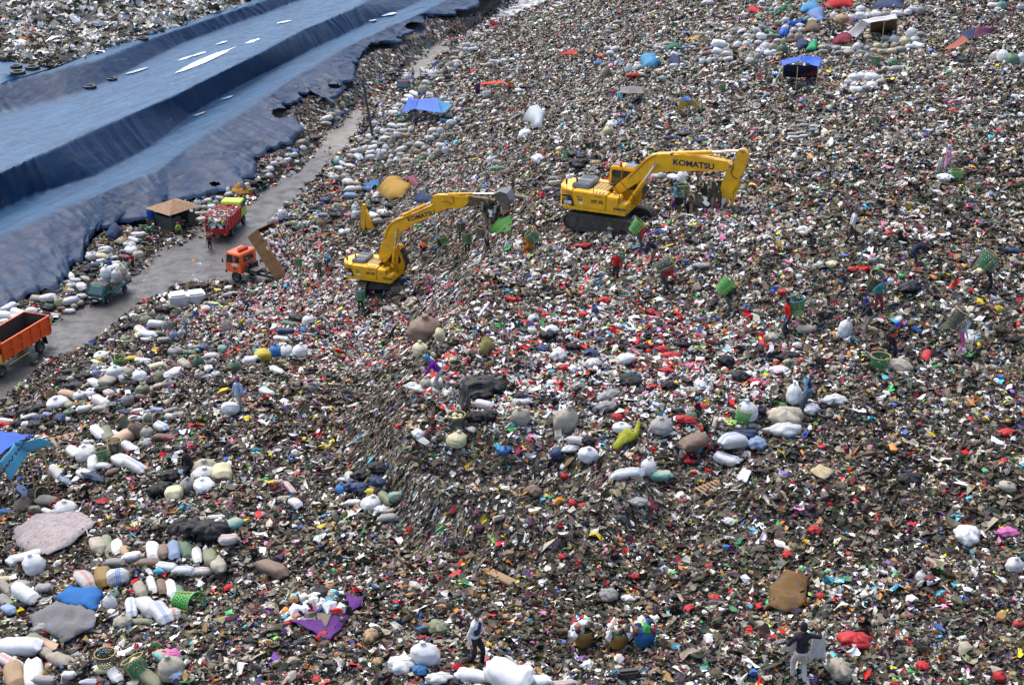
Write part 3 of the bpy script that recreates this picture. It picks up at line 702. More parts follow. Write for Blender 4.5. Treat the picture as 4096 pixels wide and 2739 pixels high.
SM = {  # code -> (material, colour word)
 'w': (sack_mat('sack_white', (.70, .71, .70), dirt=.32), 'white'),
 'W': (sack_mat('sack_clean', (.80, .81, .81), dirt=.12, fold=.4), 'clean white'),
 's': (sack_mat('sack_striped', (.68, .69, .69), (.05, .2, .55), dirt=.35), 'blue-striped white'),
 'r': (sack_mat('sack_redstripe', (.6, .58, .55), (.45, .05, .06), dirt=.45), 'red-striped white'),
 'g': (sack_mat('sack_grey', (.33, .33, .32), dirt=.55), 'grey'),
 'd': (sack_mat('sack_dirty', (.46, .42, .34), dirt=.8, dcol=(.14, .11, .07)), 'dirty beige'),
 'b': (sack_mat('sack_brown', (.22, .15, .11), dirt=.7, dcol=(.09, .06, .04)), 'brown'),
 'n': (sack_mat('sack_tan', (.42, .28, .15), dirt=.5), 'tan'),
 'k': (sack_mat('bag_black', (.005, .006, .010), dirt=.08, dcol=(.02, .02, .022), rough=.34, fold=1.0), 'black'),
 'e': (sack_mat('sack_green', (.10, .20, .13), dirt=.5), 'dull green'),
 't': (sack_mat('sack_teal', (.20, .42, .36), (.6, .15, .1), dirt=.3), 'pale teal'),
 'o': (sack_mat('sack_olive', (.24, .26, .16), dirt=.4), 'olive'),
 'u': (sack_mat('sack_blue', (.02, .16, .42), dirt=.25), 'blue'),
 'B': (sack_mat('sack_navy', (.015, .04, .12), dirt=.25), 'navy'),
 'y': (sack_mat('sack_yellow', (.62, .50, .04), dirt=.25), 'yellow'),
 'Y': (sack_mat('sack_cream', (.66, .62, .38), dirt=.3), 'cream'),
 'm': (sack_mat('sack_maroon', (.20, .05, .06), dirt=.3), 'maroon'),
 'R': (sack_mat('sack_red', (.5, .02, .025), dirt=.2), 'red'),
 'p': (sack_mat('sack_pink', (.68, .16, .42), dirt=.2), 'pink'),
 'i': (sack_mat('sack_paleblue', (.25, .34, .52), dirt=.3), 'pale blue'),
 'a': (sack_mat('sack_amber', (.34, .20, .04), dirt=.5), 'ochre'),
 'P': (sack_mat('sack_peach', (.52, .36, .24), dirt=.3), 'peach'),
}
NAMED = []   # (object, words, landmark, u, v)
KINDW = {'lying': 'sack', 'round': 'sack', 'end': 'sack', 'bag': 'bag'}
POSEW = {'lying': 'lying', 'round': 'tied upright', 'end': 'gathered-mouth', 'bag': 'crumpled'}
BREG = random.Random(5)
def sack(view, x, y, w, h, rot=0, c='w', kind='lying', where='', lift=0.0, words_=None, group=None, tilt=None):
    u, v = UV(view, x, y); sc = VIEW[view][2]
    p = cast(u, v, .0); dist = (p - cam.location).length; k = dist / FPX / sc; th = radians(PITCH) + atan((v - VC) / FPX)
    a = radians(-rot); dx, dy = cos(a), sin(a) / max(sin(th), .3)
    if kind in ('lying', 'bag'):
        length = w * k * (1 + .25 * abs(sin(a))); dep = h * k / (.58 * sin(th) / .58 * 1.0 + .72 * cos(th)) * (1 - .2 * abs(sin(a)))
        Sx, Sy, Sz = length, dep / .58 * .9, dep * .74 / .42
        if kind == 'bag': Sx, Sy, Sz = length, h * k * 1.25, h * k * 1.0
        H = Sz * .42 if kind == 'lying' else Sz * .55
    else:
        Sx = Sy = w * k; Sz = max(h * k / cos(th) - w * k * sin(th) * .45, w * k * .55); H = Sz * .9
    q = cast(u, v, H * .55 + .04 + lift)
    m = SHAPES[kind][BREG.randrange(len(SHAPES[kind]))]
    o = bpy.data.objects.new('sack' if kind != 'bag' else 'plastic_bag', m); COL.objects.link(o)
    o.location = (q.x, q.y, q.z - H * .55)
    yaw = atan2(dy, dx) if kind in ('lying', 'bag') else BREG.uniform(-.5, .5) + (BREG.uniform(0, 6) if kind == 'round' else 0)
    o.rotation_euler = (BREG.uniform(-.12, .12), BREG.uniform(-.12, .12) if tilt is None else radians(tilt), yaw)
    o.scale = (Sx * 1.15, Sy * 1.15, Sz * 1.12)
    o.material_slots[0].link = 'OBJECT'; o.material_slots[0].material = SM[c][0]
    o['category'] = 'sack' if kind != 'bag' else 'bag'
    if group: o['group'] = group
    NAMED.append((o, words_ or SM[c][1] + ' ' + KINDW[kind], where, POSEW[kind], u, v, Sx))
    return o
def pile(view, where, group, rows):
    for r in rows:
        r = tuple(r) + (0, 'w', 'lying')[len(r) - 4:] if len(r) < 7 else r
        sack(view, *r[:7], where=where, group=group, **(r[7] if len(r) > 7 else {}))

ORD = ['', 'second', 'third', 'fourth', 'fifth', 'sixth', 'seventh', 'eighth', 'ninth', 'tenth', 'eleventh', 'twelfth', 'thirteenth', 'fourteenth', 'fifteenth', 'sixteenth', 'seventeenth', 'eighteenth', 'nineteenth', 'twentieth', 'twenty-first', 'twenty-second', 'twenty-third', 'twenty-fourth', 'twenty-fifth']
def name_all():
    """write labels: colour and kind, then how it lies if that settles it, then its place among its likes"""
    def uniq(key):
        d = {}
        for r in NAMED: d.setdefault(key(r), []).append(r)
        return d
    for k, rs in uniq(lambda r: (r[1], r[2])).items():
        if len(rs) == 1: rs[0][0]['label'] = ('%s %s' % (rs[0][1], rs[0][2])).strip(); continue
        sub = {}
        for r in rs: sub.setdefault(r[3], []).append(r)
        for pose, ss in sub.items():
            pw = pose + ' ' if len(sub) > 1 or len(ss) == 1 else ''
            if len(ss) == 1: ss[0][0]['label'] = '%s%s %s' % (pw, ss[0][1], ss[0][2]); continue
            if len(ss) == 2 and max(s[6] for s in ss) > 1.35 * min(s[6] for s in ss):
                ss.sort(key=lambda s: s[6]); names = ['smaller', 'larger']
                for nme, s in zip(names, ss): s[0]['label'] = '%s %s%s %s' % (nme, pw, s[1], s[2])
                continue
            du = max(s[4] for s in ss) - min(s[4] for s in ss); dv = max(s[5] for s in ss) - min(s[5] for s in ss)
            if du > dv: ss.sort(key=lambda s: s[4]); one, last = 'leftmost', 'rightmost'
            else: ss.sort(key=lambda s: s[5]); one, last = 'topmost', 'lowest'
            for i, s in enumerate(ss):
                nm = one if i == 0 else last if i == len(ss) - 1 else '%s from %s' % (ORD[i], 'left' if one == 'leftmost' else 'top')
                if ' from ' in nm: s[0]['label'] = '%s%s %s, %s' % (pw, s[1], s[2], nm)
                else: s[0]['label'] = '%s %s%s %s' % (nm, pw, s[1], s[2])

# ---------------------------------------------------------------- baskets, tyres, sheets, boards
BAM = mat('bamboo', (.42, .29, .12), .6, dirt=.3); GRW = mat('green_weave', (.03, .20, .08), .55, dirt=.4, scale=5); DKW = mat('dark_weave', (.035, .06, .04), .6, dirt=.5, scale=5)
LGW = mat('light_green_weave', (.07, .36, .06), .5, dirt=.2, scale=5); BLR = mat('blue_rim', (.03, .2, .45), .5); GRR = mat('green_rim', (.12, .42, .16), .5)
def weave_mesh(nm, H=.66, r0=.25, r1=.33, ns=22, band=.62):
    mb = MB(); seg = 9
    for sgn in (1, -1):
        for i in range(ns):
            vs = []; off = .004 * sgn
            for k in range(seg + 1):
                t = k / seg; r = r0 + (r1 - r0) * t ** .8 + off; a = 2 * pi * i / ns + sgn * t * 1.45; hw = 2 * pi / ns * .5 * band * .55
                for e in (-hw, hw): vs.append((r * cos(a + e), r * sin(a + e), H * t))
            mb.add(vs, [(2 * k, 2 * k + 1, 2 * k + 3, 2 * k + 2) for k in range(seg)])
    for k in range(7):
        t = (k + .5) / 7; r = r0 + (r1 - r0) * t ** .8 + .008; mb.lathe([(r, H * t - .011), (r + .003, H * t), (r, H * t + .011)], n=24)
    mb.cyl((0, 0, .0), (0, 0, .02), r0, n=24); return mb
_wm = {}
def basket(M, weave=GRW, rim=BAM, label='', straps=True, where='', group='wicker baskets of the pickers', fill=None, H=.66, words_='green wicker basket'):
    if 'w' not in _wm:
        _o = weave_mesh('w').build('weave', GRW); _wm['w'] = _o.data; bpy.data.objects.remove(_o)
        rb = MB(); rb.lathe([(.335, .645), (.352, .655), (.355, .672), (.34, .682), (.322, .672), (.322, .655)], n=28, closed=True); _o = rb.build('rim', BAM, smooth=True); _wm['r'] = _o.data; bpy.data.objects.remove(_o)
        sb = MB(); sb.tube([(.0, -.345, .67), (.02, -.33, .45), (.0, -.30, .2), (0, -.27, .0), (0, .0, -.02), (0, .27, .0), (0, .33, .4), (0, .345, .67)], .013, 6); _o = sb.build('strap', BAM); _wm['s'] = _o.data; bpy.data.objects.remove(_o)
        fb = MB(); random.seed(3)
        for i in range(16): fb.ball((random.uniform(-.2, .2), random.uniform(-.2, .2), .5 + random.uniform(-.06, .08)), (random.uniform(.06, .12), random.uniform(.06, .12), .07), 7, 5)
        _o = fb.build('contents', None); _wm['f'] = _o.data; bpy.data.objects.remove(_o)
    r = root('basket', M, label or None, 'basket', group)
    for key, nm, m in (('w', 'weave', weave), ('r', 'rim', rim)) + ((('s', 'strap', BAM),) if straps else ()):
        o = bpy.data.objects.new(nm, _wm[key]); COL.objects.link(o); o.parent = r
        if len(o.material_slots): o.material_slots[0].link = 'OBJECT'; o.material_slots[0].material = m
    if straps:
        o = bpy.data.objects.new('strap', _wm['s']); COL.objects.link(o); o.parent = r; o.rotation_euler = (0, 0, pi / 2)
        o.material_slots[0].link = 'OBJECT'; o.material_slots[0].material = BAM
    if fill:
        me = _wm['f']
        if not len(me.materials): me.materials.append(None)
        o = bpy.data.objects.new('contents', me); COL.objects.link(o); o.parent = r; o.material_slots[0].link = 'OBJECT'; o.material_slots[0].material = fill
    if not label: NAMED.append((r, words_, where, 'standing', *project(M.translation)[:2], 1))
    return r
def basket_at(view, x, y, w, pitch=0, yaw=0, **k):
    """x, y: its middle in the view, w: its width there"""
    u, v = UV(view, x, y); p = cast(u, v, .3); s = w / VIEW[view][2] * (p - cam.location).length / FPX / .68
    M = Matrix.Translation(p) @ Matrix.Rotation(radians(yaw), 4, 'Z') @ Matrix.Rotation(radians(pitch), 4, 'Y') @ Matrix.Scale(s, 4) @ Matrix.Translation((0, 0, -.33))
    return basket(M, **k)

RUB = mat('tyre_rubber', (.012, .013, .015), .62, dirt=.35, dirt_col=(.07, .065, .06), scale=4, bumpy=.4)
_ty = {}
def tyre_mesh(w=.36):
    k = round(w, 2)
    if k not in _ty:
        mb = MB(); R = 1; prof = []
        for a in np.linspace(0, 2 * pi, 14, endpoint=False):
            c, s = cos(a), sin(a); q = 1 / (abs(c) ** 3 + abs(s) ** 3) ** (1 / 3); prof.append((.79 + .21 * c * q, w / 2 * s * q))
        mb.lathe(prof, n=32, closed=True)
        for i in range(40): t = 2 * pi * i / 40; mb.box((.995 * cos(t), .995 * sin(t), 0), (.035, .07, w * .8), (0, 0, t))
        o = mb.build('tyre', RUB, auto=True); _ty[k] = o.data; bpy.data.objects.remove(o)
    return _ty[k]
def tyre(view, x, y, w, tilt=0, az=0, where='', width=.36, lift=0, group='old tyres on the heap', words_='black tyre'):
    u, v = UV(view, x, y); p = cast(u, v, .12 + lift); R = w / 2 / VIEW[view][2] * (p - cam.location).length / FPX
    o = bpy.data.objects.new('tyre', tyre_mesh(width)); COL.objects.link(o)
    o.matrix_world = Matrix.Translation(p) @ Matrix.Rotation(radians(az), 4, 'Z') @ Matrix.Rotation(radians(tilt), 4, 'X') @ Matrix.Scale(R, 4)
    tag(o, None, 'tyre', group); NAMED.append((o, words_, where, 'flat' if abs(tilt) < 30 else 'tilted', u, v, R)); return o

def drape(name, view, pts, m, label, cat, off=.25, thick=.03, amp=.2, n=22, group=None, kind=None, follow=True, seed=1, parent=None):
    """a cloth or tarpaulin over the heap: outline traced in the view, laid over the ground with folds"""
    P = [UV(view, *p) for p in pts]; us = [p[0] for p in P]; vs_ = [p[1] for p in P]
    cu, cv = np.mean(us), np.mean(vs_); c0 = cast(cu, cv, off)
    W3 = []
    for (u, v) in P: q = cast(u, v, .04 if follow else off); W3.append(Vector((q.x, q.y)))
    # dense the outline, ragged a little
    out = []
    for i in range(len(W3)):
        a, b = W3[i], W3[(i + 1) % len(W3)]; k = max(2, int((b - a).length / .25))
        for j in range(min(k, 14)): out.append(a.lerp(b, j / min(k, 14)))
    xs = [p.x for p in out]; ys = [p.y for p in out]; st = max((max(xs) - min(xs)), (max(ys) - min(ys))) / n
    X, Y = np.meshgrid(np.arange(min(xs), max(xs), st), np.arange(min(ys), max(ys), st)); X, Y = X.ravel(), Y.ravel()
    poly = [(p.x, p.y) for p in out]; ins = inside(X, Y, poly)
    d2 = np.min([np.hypot(X - p[0], Y - p[1]) for p in poly], 0); ins &= d2 > st * .4
    allp = out + [Vector((a, b)) for a, b in zip(X[ins], Y[ins])]
    r = delaunay_2d_cdt(allp, [], [list(range(len(out)))], 1, .001)
    V = np.array([[p.x, p.y] for p in r[0]]); dd = np.min([np.hypot(V[:, 0] - p[0], V[:, 1] - p[1]) for p in poly], 0); mx = max(dd.max(), .01)
    h = off * .55 * np.clip(dd / mx * 1.6, 0, 1) + amp * (1 - np.abs(2 * fbm(V[:, 0] / .5 + seed, V[:, 1] / .9, seed, 3) - 1)) + .05
    z = ground(V[:, 0], V[:, 1]) + h
    z = np.where(inside(V[:, 0], V[:, 1], LINER), ground(V[:, 0], V[:, 1], GL) + h + .12, z)
    o = mesh_obj(name, [(a, b, c) for (a, b), c in zip(V, z)], [tuple(f) for f in r[2]], m, parent, smooth=True)
    sm_ = o.modifiers.new('thick', 'SOLIDIFY'); sm_.thickness = thick
    return tag(o, label, cat, group, kind)

def quad3(name, corners, m, label=None, cat=None, sag=.0, thick=.02, nx=10, ny=8, fold=.06, seed=0, parent=None, group=None):
    """cloth stretched between four world corners a-b-c-d, sagging"""
    a, b, c, d = [Vector(q) for q in corners]; vs = []
    for j in range(ny + 1):
        for i in range(nx + 1):
            s, t = i / nx, j / ny; p = a.lerp(b, s).lerp(d.lerp(c, s), t)
            k = 16 * s * (1 - s) * t * (1 - t); f = float(vnoise(np.array(s * 6 + seed), np.array(t * 5), seed)) - .5
            vs.append(p + Vector((0, 0, -sag * k + fold * f * (1 if 0 < i < nx and 0 < j < ny else 1.6))))
    o = mesh_obj(name, vs, [tuple(q) for q in grid_faces(ny + 1, nx + 1)], m, parent, smooth=True)
    sm_ = o.modifiers.new('thick', 'SOLIDIFY'); sm_.thickness = thick
    return tag(o, label, cat, group)
WOOD = mat('old_wood', (.28, .18, .09), .8, dirt=.5); WOODD = mat('dark_wood', (.12, .075, .04), .85, dirt=.4)
def thing_box(name, view, x, y, dims, yaw, m, label, cat, pitch=0, roll=0, lift=0, bevel=.02, group=None):
    u, v = UV(view, x, y); p = cast(u, v, dims[2] / 2 + lift)
    mb = MB(); mb.box((0, 0, 0), dims); o = mb.build(name, m, bevel=bevel); o.matrix_world = place(p, yaw, pitch, roll); return tag(o, label, cat, group)
def slat_frame(name, view, x, y, L_, W_, yaw, m, label, cat, pitch=0, n=6, group=None, lift=.0):
    u, v = UV(view, x, y); p = cast(u, v, .1 + lift); r = root(name, place(p, yaw, pitch), label, cat, group)
    mb = MB()
    for i in range(n): mb.box((-L_ / 2 + L_ * (i + .5) / n, 0, .05), (L_ / n * .55, W_, .025))
    mb.build('deck_boards', m, r); mb = MB()
    for k in (-1, 0, 1): mb.box((0, k * W_ * .44, -.005), (L_, .08, .08))
    mb.build('bearer', m, r); return r
def crate(view, x, y, L_, W_, H_, yaw, label, pitch=0, m=None):
    u, v = UV(view, x, y); p = cast(u, v, H_ / 2); r = root('wooden_crate', place(p, yaw, pitch), label, 'crate', 'wooden crates by the road'); m = m or WOOD
    mb = MB(); mb.box((0, 0, -H_ / 2 + .012), (L_, W_, .02))
    for k in range(3):
        z = -H_ / 2 + H_ * (k + .5) / 3
        for sgn in (-1, 1): mb.box((0, sgn * W_ / 2, z), (L_, .015, H_ / 3 * .7)); mb.box((sgn * L_ / 2, 0, z), (.015, W_, H_ / 3 * .7))
    mb.build('slatted_side', m, r); mb = MB()
    for a in (-1, 1):
        for b in (-1, 1): mb.box((a * (L_ / 2 - .02), b * (W_ / 2 - .02), 0), (.03, .03, H_))
    mb.build('corner_post', m, r); return r

# ---------------------------------------------------------------- people
SKIN = mat('skin_brown', (.27, .14, .085), .55, dirt=0, bumpy=.1); HAIRM = mat('black_hair', (.012, .010, .009), .5, dirt=0, bumpy=.6, bscale=40)
EYEM = mat('eye_dark', (.01, .008, .007), .3, dirt=0, bumpy=0)
def capsule(mb, a, b, ra, rb, n=10):
    a, b = Vector(a), Vector(b); mb.ball(a, ra, n, 8); mb.ball(b, rb, n, 8)
    if (b - a).length > 1e-4: mb.cyl(a, b, ra, rb, n)
def ik(a, b, l1, l2, bend):
    a, b, bend = Vector(a), Vector(b), Vector(bend); d = b - a; L0 = min(d.length, (l1 + l2) * .995); d = d.normalized(); b = a + d * L0
    x = (l1 * l1 - l2 * l2 + L0 * L0) / (2 * L0); h = sqrt(max(l1 * l1 - x * x, 0)); pp = (bend - d * bend.dot(d)).normalized()
    return a + d * x + pp * h, b
def remesh(mb, name, m, parent, vox):
    o = mb.build(name, m, parent, smooth=True); r = o.modifiers.new('r', 'REMESH'); r.mode = 'VOXEL'; r.voxel_size = vox; r.use_smooth_shade = True
    q = o.modifiers.new('s', 'SMOOTH'); q.factor = .5; q.iterations = 3; return o
def person(view, x, y, label, yaw=0, lean=5, hip=None, stride=.25, hands=None, top=(.5, .5, .5), sleeves=True, legs=(.03, .035, .05), boots=None, hat=None, hatc=(.7, .7, .7), H=1.6,
           head=0, bask=None, vest=None, skirt=False, sit=False, lift=0.0, feet=None, group='pickers working the heap', shorts=False):
    """local frame: +x is ahead, +y its left-hand side; (x, y) in the view is where the feet stand"""
    u, v = UV(view, x, y); p = cast(u, v, lift); k = H / 1.65; M = place((p.x, p.y, p.z - .02), yaw, s=k)
    r = root('person', M, label, 'person', group)
    hipz = hip if hip is not None else .86
    hx = -.10 * sin(radians(lean)) * 2.2
    P = Vector((hx, 0, hipz)); ln = radians(lean); up = Vector((sin(ln), 0, cos(ln))); W3 = P + up * .22; CH = P + up * .42; NK = P + up * .54
    hd = radians(lean * .75 + head); hup = Vector((sin(hd), 0, cos(hd))); HE = NK + hup * .17; fwd = Vector((cos(hd), 0, -sin(hd)))
    F = feet or [(stride / 2, .11, .07), (-stride / 2, -.11, .07)]
    legsj = []
    for sg, f in ((1, F[0]), (-1, F[1])):
        h = P + Vector((0, .09 * sg, -.03)); kn, an = ik(h, f, .41, .40, (1, .12 * sg, .1)); legsj.append((h, kn, Vector(an)))
    hn = hands or [(.12, .28, hipz - .05), (.05, -.28, hipz - .05)]
    arms = []
    for sg, t in ((1, hn[0]), (-1, hn[1])):
        s_ = CH + Vector((0, .175 * sg, .02)); el, wr = ik(s_, t, .28, .25, (-.6, .5 * sg, -.5)); arms.append((s_, el, Vector(wr)))
    # the body, one surface
    mb = MB(); mb.ball(P, (.115, .145, .11)); mb.ball(W3, (.10, .125, .14)); mb.ball(CH, (.115, .165, .14)); capsule(mb, P, CH, .11, .115, 12)
    capsule(mb, CH + up * .06, NK + hup * .05, .07, .052)
    mb.ball(HE, (.088, .074, .112), 14, 10); mb.ball(HE + fwd * .03 - hup * .055, (.05, .045, .045)); mb.ball(HE + fwd * .092 - hup * .01, (.02, .015, .022), 8, 6)
    for sg in (1, -1): mb.ball(HE + Vector((0, .078 * sg, 0)), (.018, .012, .03), 8, 6)
    for h, kn, an in legsj:
        capsule(mb, h, kn, .085, .055); capsule(mb, kn, an, .055, .036); capsule(mb, an - Vector((.03, 0, .03)), an + Vector((.14, 0, -.04)), .035, .03)
    for i, (s0, el, wr) in enumerate(arms):
        capsule(mb, s0, el, .05, .038); capsule(mb, el, wr, .038, .026)
        d = (wr - el).normalized(); sd = d.cross(Vector((0, 0, 1))); sd = sd.normalized() if sd.length > .1 else Vector((0, 1, 0)); nr_ = d.cross(sd)
        capsule(mb, wr + d * .01, wr + d * .07, .026, .030)
        for j, (o_, l_) in enumerate(((-.027, .062), (-.009, .072), (.009, .068), (.027, .054))):
            a = wr + d * .08 + sd * o_; b = a + d * l_ * .55 + nr_ * .006; c = b + d * l_ * .35 + nr_ * .02; mb.tube([a - d * .03, a, b, c], [.0115, .0115, .011, .009], 6)
        a = wr + d * .03 + sd * .03; mb.tube([a, a + d * .03 + sd * .025, a + d * .055 + sd * .03], [.012, .012, .01], 6)
    body = remesh(mb, 'body', SKIN, r, .018)
    # shirt
    tm = cloth(top); mb = MB(); mb.ball(CH, (.135, .185, .15)); mb.ball(W3, (.122, .148, .16)); mb.ball(P + up * .06, (.135, .165, .12)); capsule(mb, P + up * .05, CH, .13, .13, 12); capsule(mb, CH + up * .05, NK, .085, .06)
    for s0, el, wr in arms:
        capsule(mb, s0, el, .066, .056)
        if sleeves: capsule(mb, el, el.lerp(wr, .88), .056, .044)
        else: pass
    if skirt: mb.cyl(P + Vector((0, 0, .1)), P - Vector((0, 0, .28)), .15, .22, 14)
    remesh(mb, 'shirt', tm, r, .026)
    if vest:
        mb = MB(); mb.ball(CH, (.145, .165, .13)); capsule(mb, W3 - up * .05, CH, .14, .145, 12); remesh(mb, 'vest', cloth(vest), r, .026)
    mb = MB(); mb.ball(P, (.14, .17, .12))
    for h, kn, an in legsj:
        e = kn.lerp(an, .15 if shorts else (.4 if boots else .92)); capsule(mb, h, kn, .105, .072)
        capsule(mb, kn, e, .072, .062)
    remesh(mb, 'trousers', cloth(legs), r, .026)
    bc = boots or (.02, .02, .022)
    bm_ = mat('boot_%02x%02x%02x' % tuple(int(q * 255) for q in bc), bc, .45, dirt=.35)
    for h, kn, an in legsj:
        mb = MB(); capsule(mb, kn.lerp(an, .45 if boots else .85), an, .062 if boots else .045, .05); capsule(mb, an - Vector((.03, 0, .015)), an + Vector((.15, 0, -.035)), .05, .042)
        remesh(mb, 'boot', bm_, r, .022)
    for sg in (1, -1):
        mb = MB(); mb.ball(HE + fwd * .083 + Vector((0, .03 * sg, 0)) + hup * .014, .009, 6, 4); mb.build('eye', EYEM, r)
    Mh = Matrix.Translation(HE) @ Matrix.Rotation(hd, 4, 'Y')
    mb = MB(Mh)
    def dome(a, b, c, z0, z1=.125, back=-.012, n=14):
        prof = [(a * cos(t), z0 + (z1 - z0) * sin(t)) for t in np.linspace(0, pi / 2 * .98, 7)]
        mb.lathe([(q[0], q[1]) for q in prof], (back, 0, 0), n=n); mb.v = mb.v
    if hat == 'cap':
        dome(.098, .09, 0, .02); mb.slab([(.06, -.07), (.15, -.05), (.175, 0), (.15, .05), (.06, .07)], .022, .034); mb.build('cap', cloth(hatc), r, smooth=True)
    elif hat == 'hat':
        mb.lathe([(.185, .03), (.14, .045), (.10, .05), (.095, .10), (.07, .13), (.0, .135)], n=18); mb.build('hat', cloth(hatc), r, smooth=True)
    elif hat == 'scarf':
        mb.ball((-.02, 0, .01), (.105, .098, .128), 14, 10); mb.lathe([(.095, -.03), (.11, -.12), (.17, -.19), (.20, -.25)], (-.03, 0, 0), n=16); remesh(mb, 'headscarf', cloth(hatc), r, .02)
    elif hat == 'hood':
        mb.ball((-.02, 0, .01), (.10, .095, .125), 14, 10); mb.lathe([(.09, -.02), (.09, -.11), (.10, -.15)], (-.03, 0, 0), n=16); remesh(mb, 'hood', cloth(hatc), r, .02)
    else:
        mb.ball((-.018, 0, .03), (.098, .088, .10), 14, 10); mb.build('hair', HAIRM, r, smooth=True)
    if bask is not None:
        b = dict(bask); back = Vector((-cos(ln), 0, sin(ln)))
        c = P + up * b.pop('up', .12) + back * b.pop('off', .40); ex = radians(b.pop('ext', 0))
        s = b.pop('s', 1.0); Mb = M @ Matrix.Translation(c) @ Matrix.Rotation(ln + ex, 4, 'Y') @ Matrix.Scale(s / 1.0, 4) @ Matrix.Translation((0, 0, -.12))
        basket(Mb, **b)
    return r
# ---------------------------------------------------------------- excavators
YEL = mat('machine_yellow', (.78, .40, .001), .42, dirt=.3, dirt_col=(.20, .12, .03), scale=1.6, bumpy=.06, spec=.5)
GRYM = mat('hood_grey', (.13, .15, .18), .5, dirt=.3, bumpy=.1); DKM = mat('dark_steel', (.028, .027, .026), .6, dirt=.6, dirt_col=(.10, .085, .06), bumpy=.4)
BLK = mat('black_paint', (.012, .012, .014), .45, dirt=.2); GLS = mat('dark_glass', (.012, .02, .022), .08, dirt=.12, bumpy=0, spec=.8); CHR = mat('chrome_rod', (.75, .75, .78), .18, metal=1, dirt=0, bumpy=0)
NAVY = mat('letter_navy', (.008, .012, .05), .5, dirt=0, bumpy=0); WHT = mat('letter_white', (.8, .8, .8), .5, dirt=0, bumpy=0); ORL = mat('lamp_orange', (.75, .08, .02), .3, dirt=0, bumpy=0); YLT = mat('letter_orange', (.85, .4, .02), .5, dirt=0, bumpy=0)
STEP = mat('step_plate', (.22, .16, .07), .8, dirt=.4)
MUDY = mat('muddy_arm', (.05, .04, .03), .7, dirt=.6, dirt_col=(.35, .2, .02))

def onp(M, view, x, y, yl):
    """where the view ray meets the plane y = yl of the frame M: its local x and z"""
    u, v = UV(view, x, y); d = Vector(rays(u, v)); Mi = M.inverted(); o = Mi @ cam.location; e = Mi.to_3x3() @ d
    t = (yl - o.y) / e.y; q = o + e * t; return (q.x, q.z)

def face_text(txt, size, x, z, yl, m, parent, bold=.0, width=1.0, tilt=0, name='lettering', M0=None):
    """lettering upright on a side facing -y"""
    return text_mesh(txt, size, (M0 or Matrix()) @ Matrix.Translation((x, yl, z)) @ Matrix.Rotation(-tilt, 4, 'Y') @ Matrix.Rotation(pi / 2, 4, 'X'), m, parent, name, bold, width)

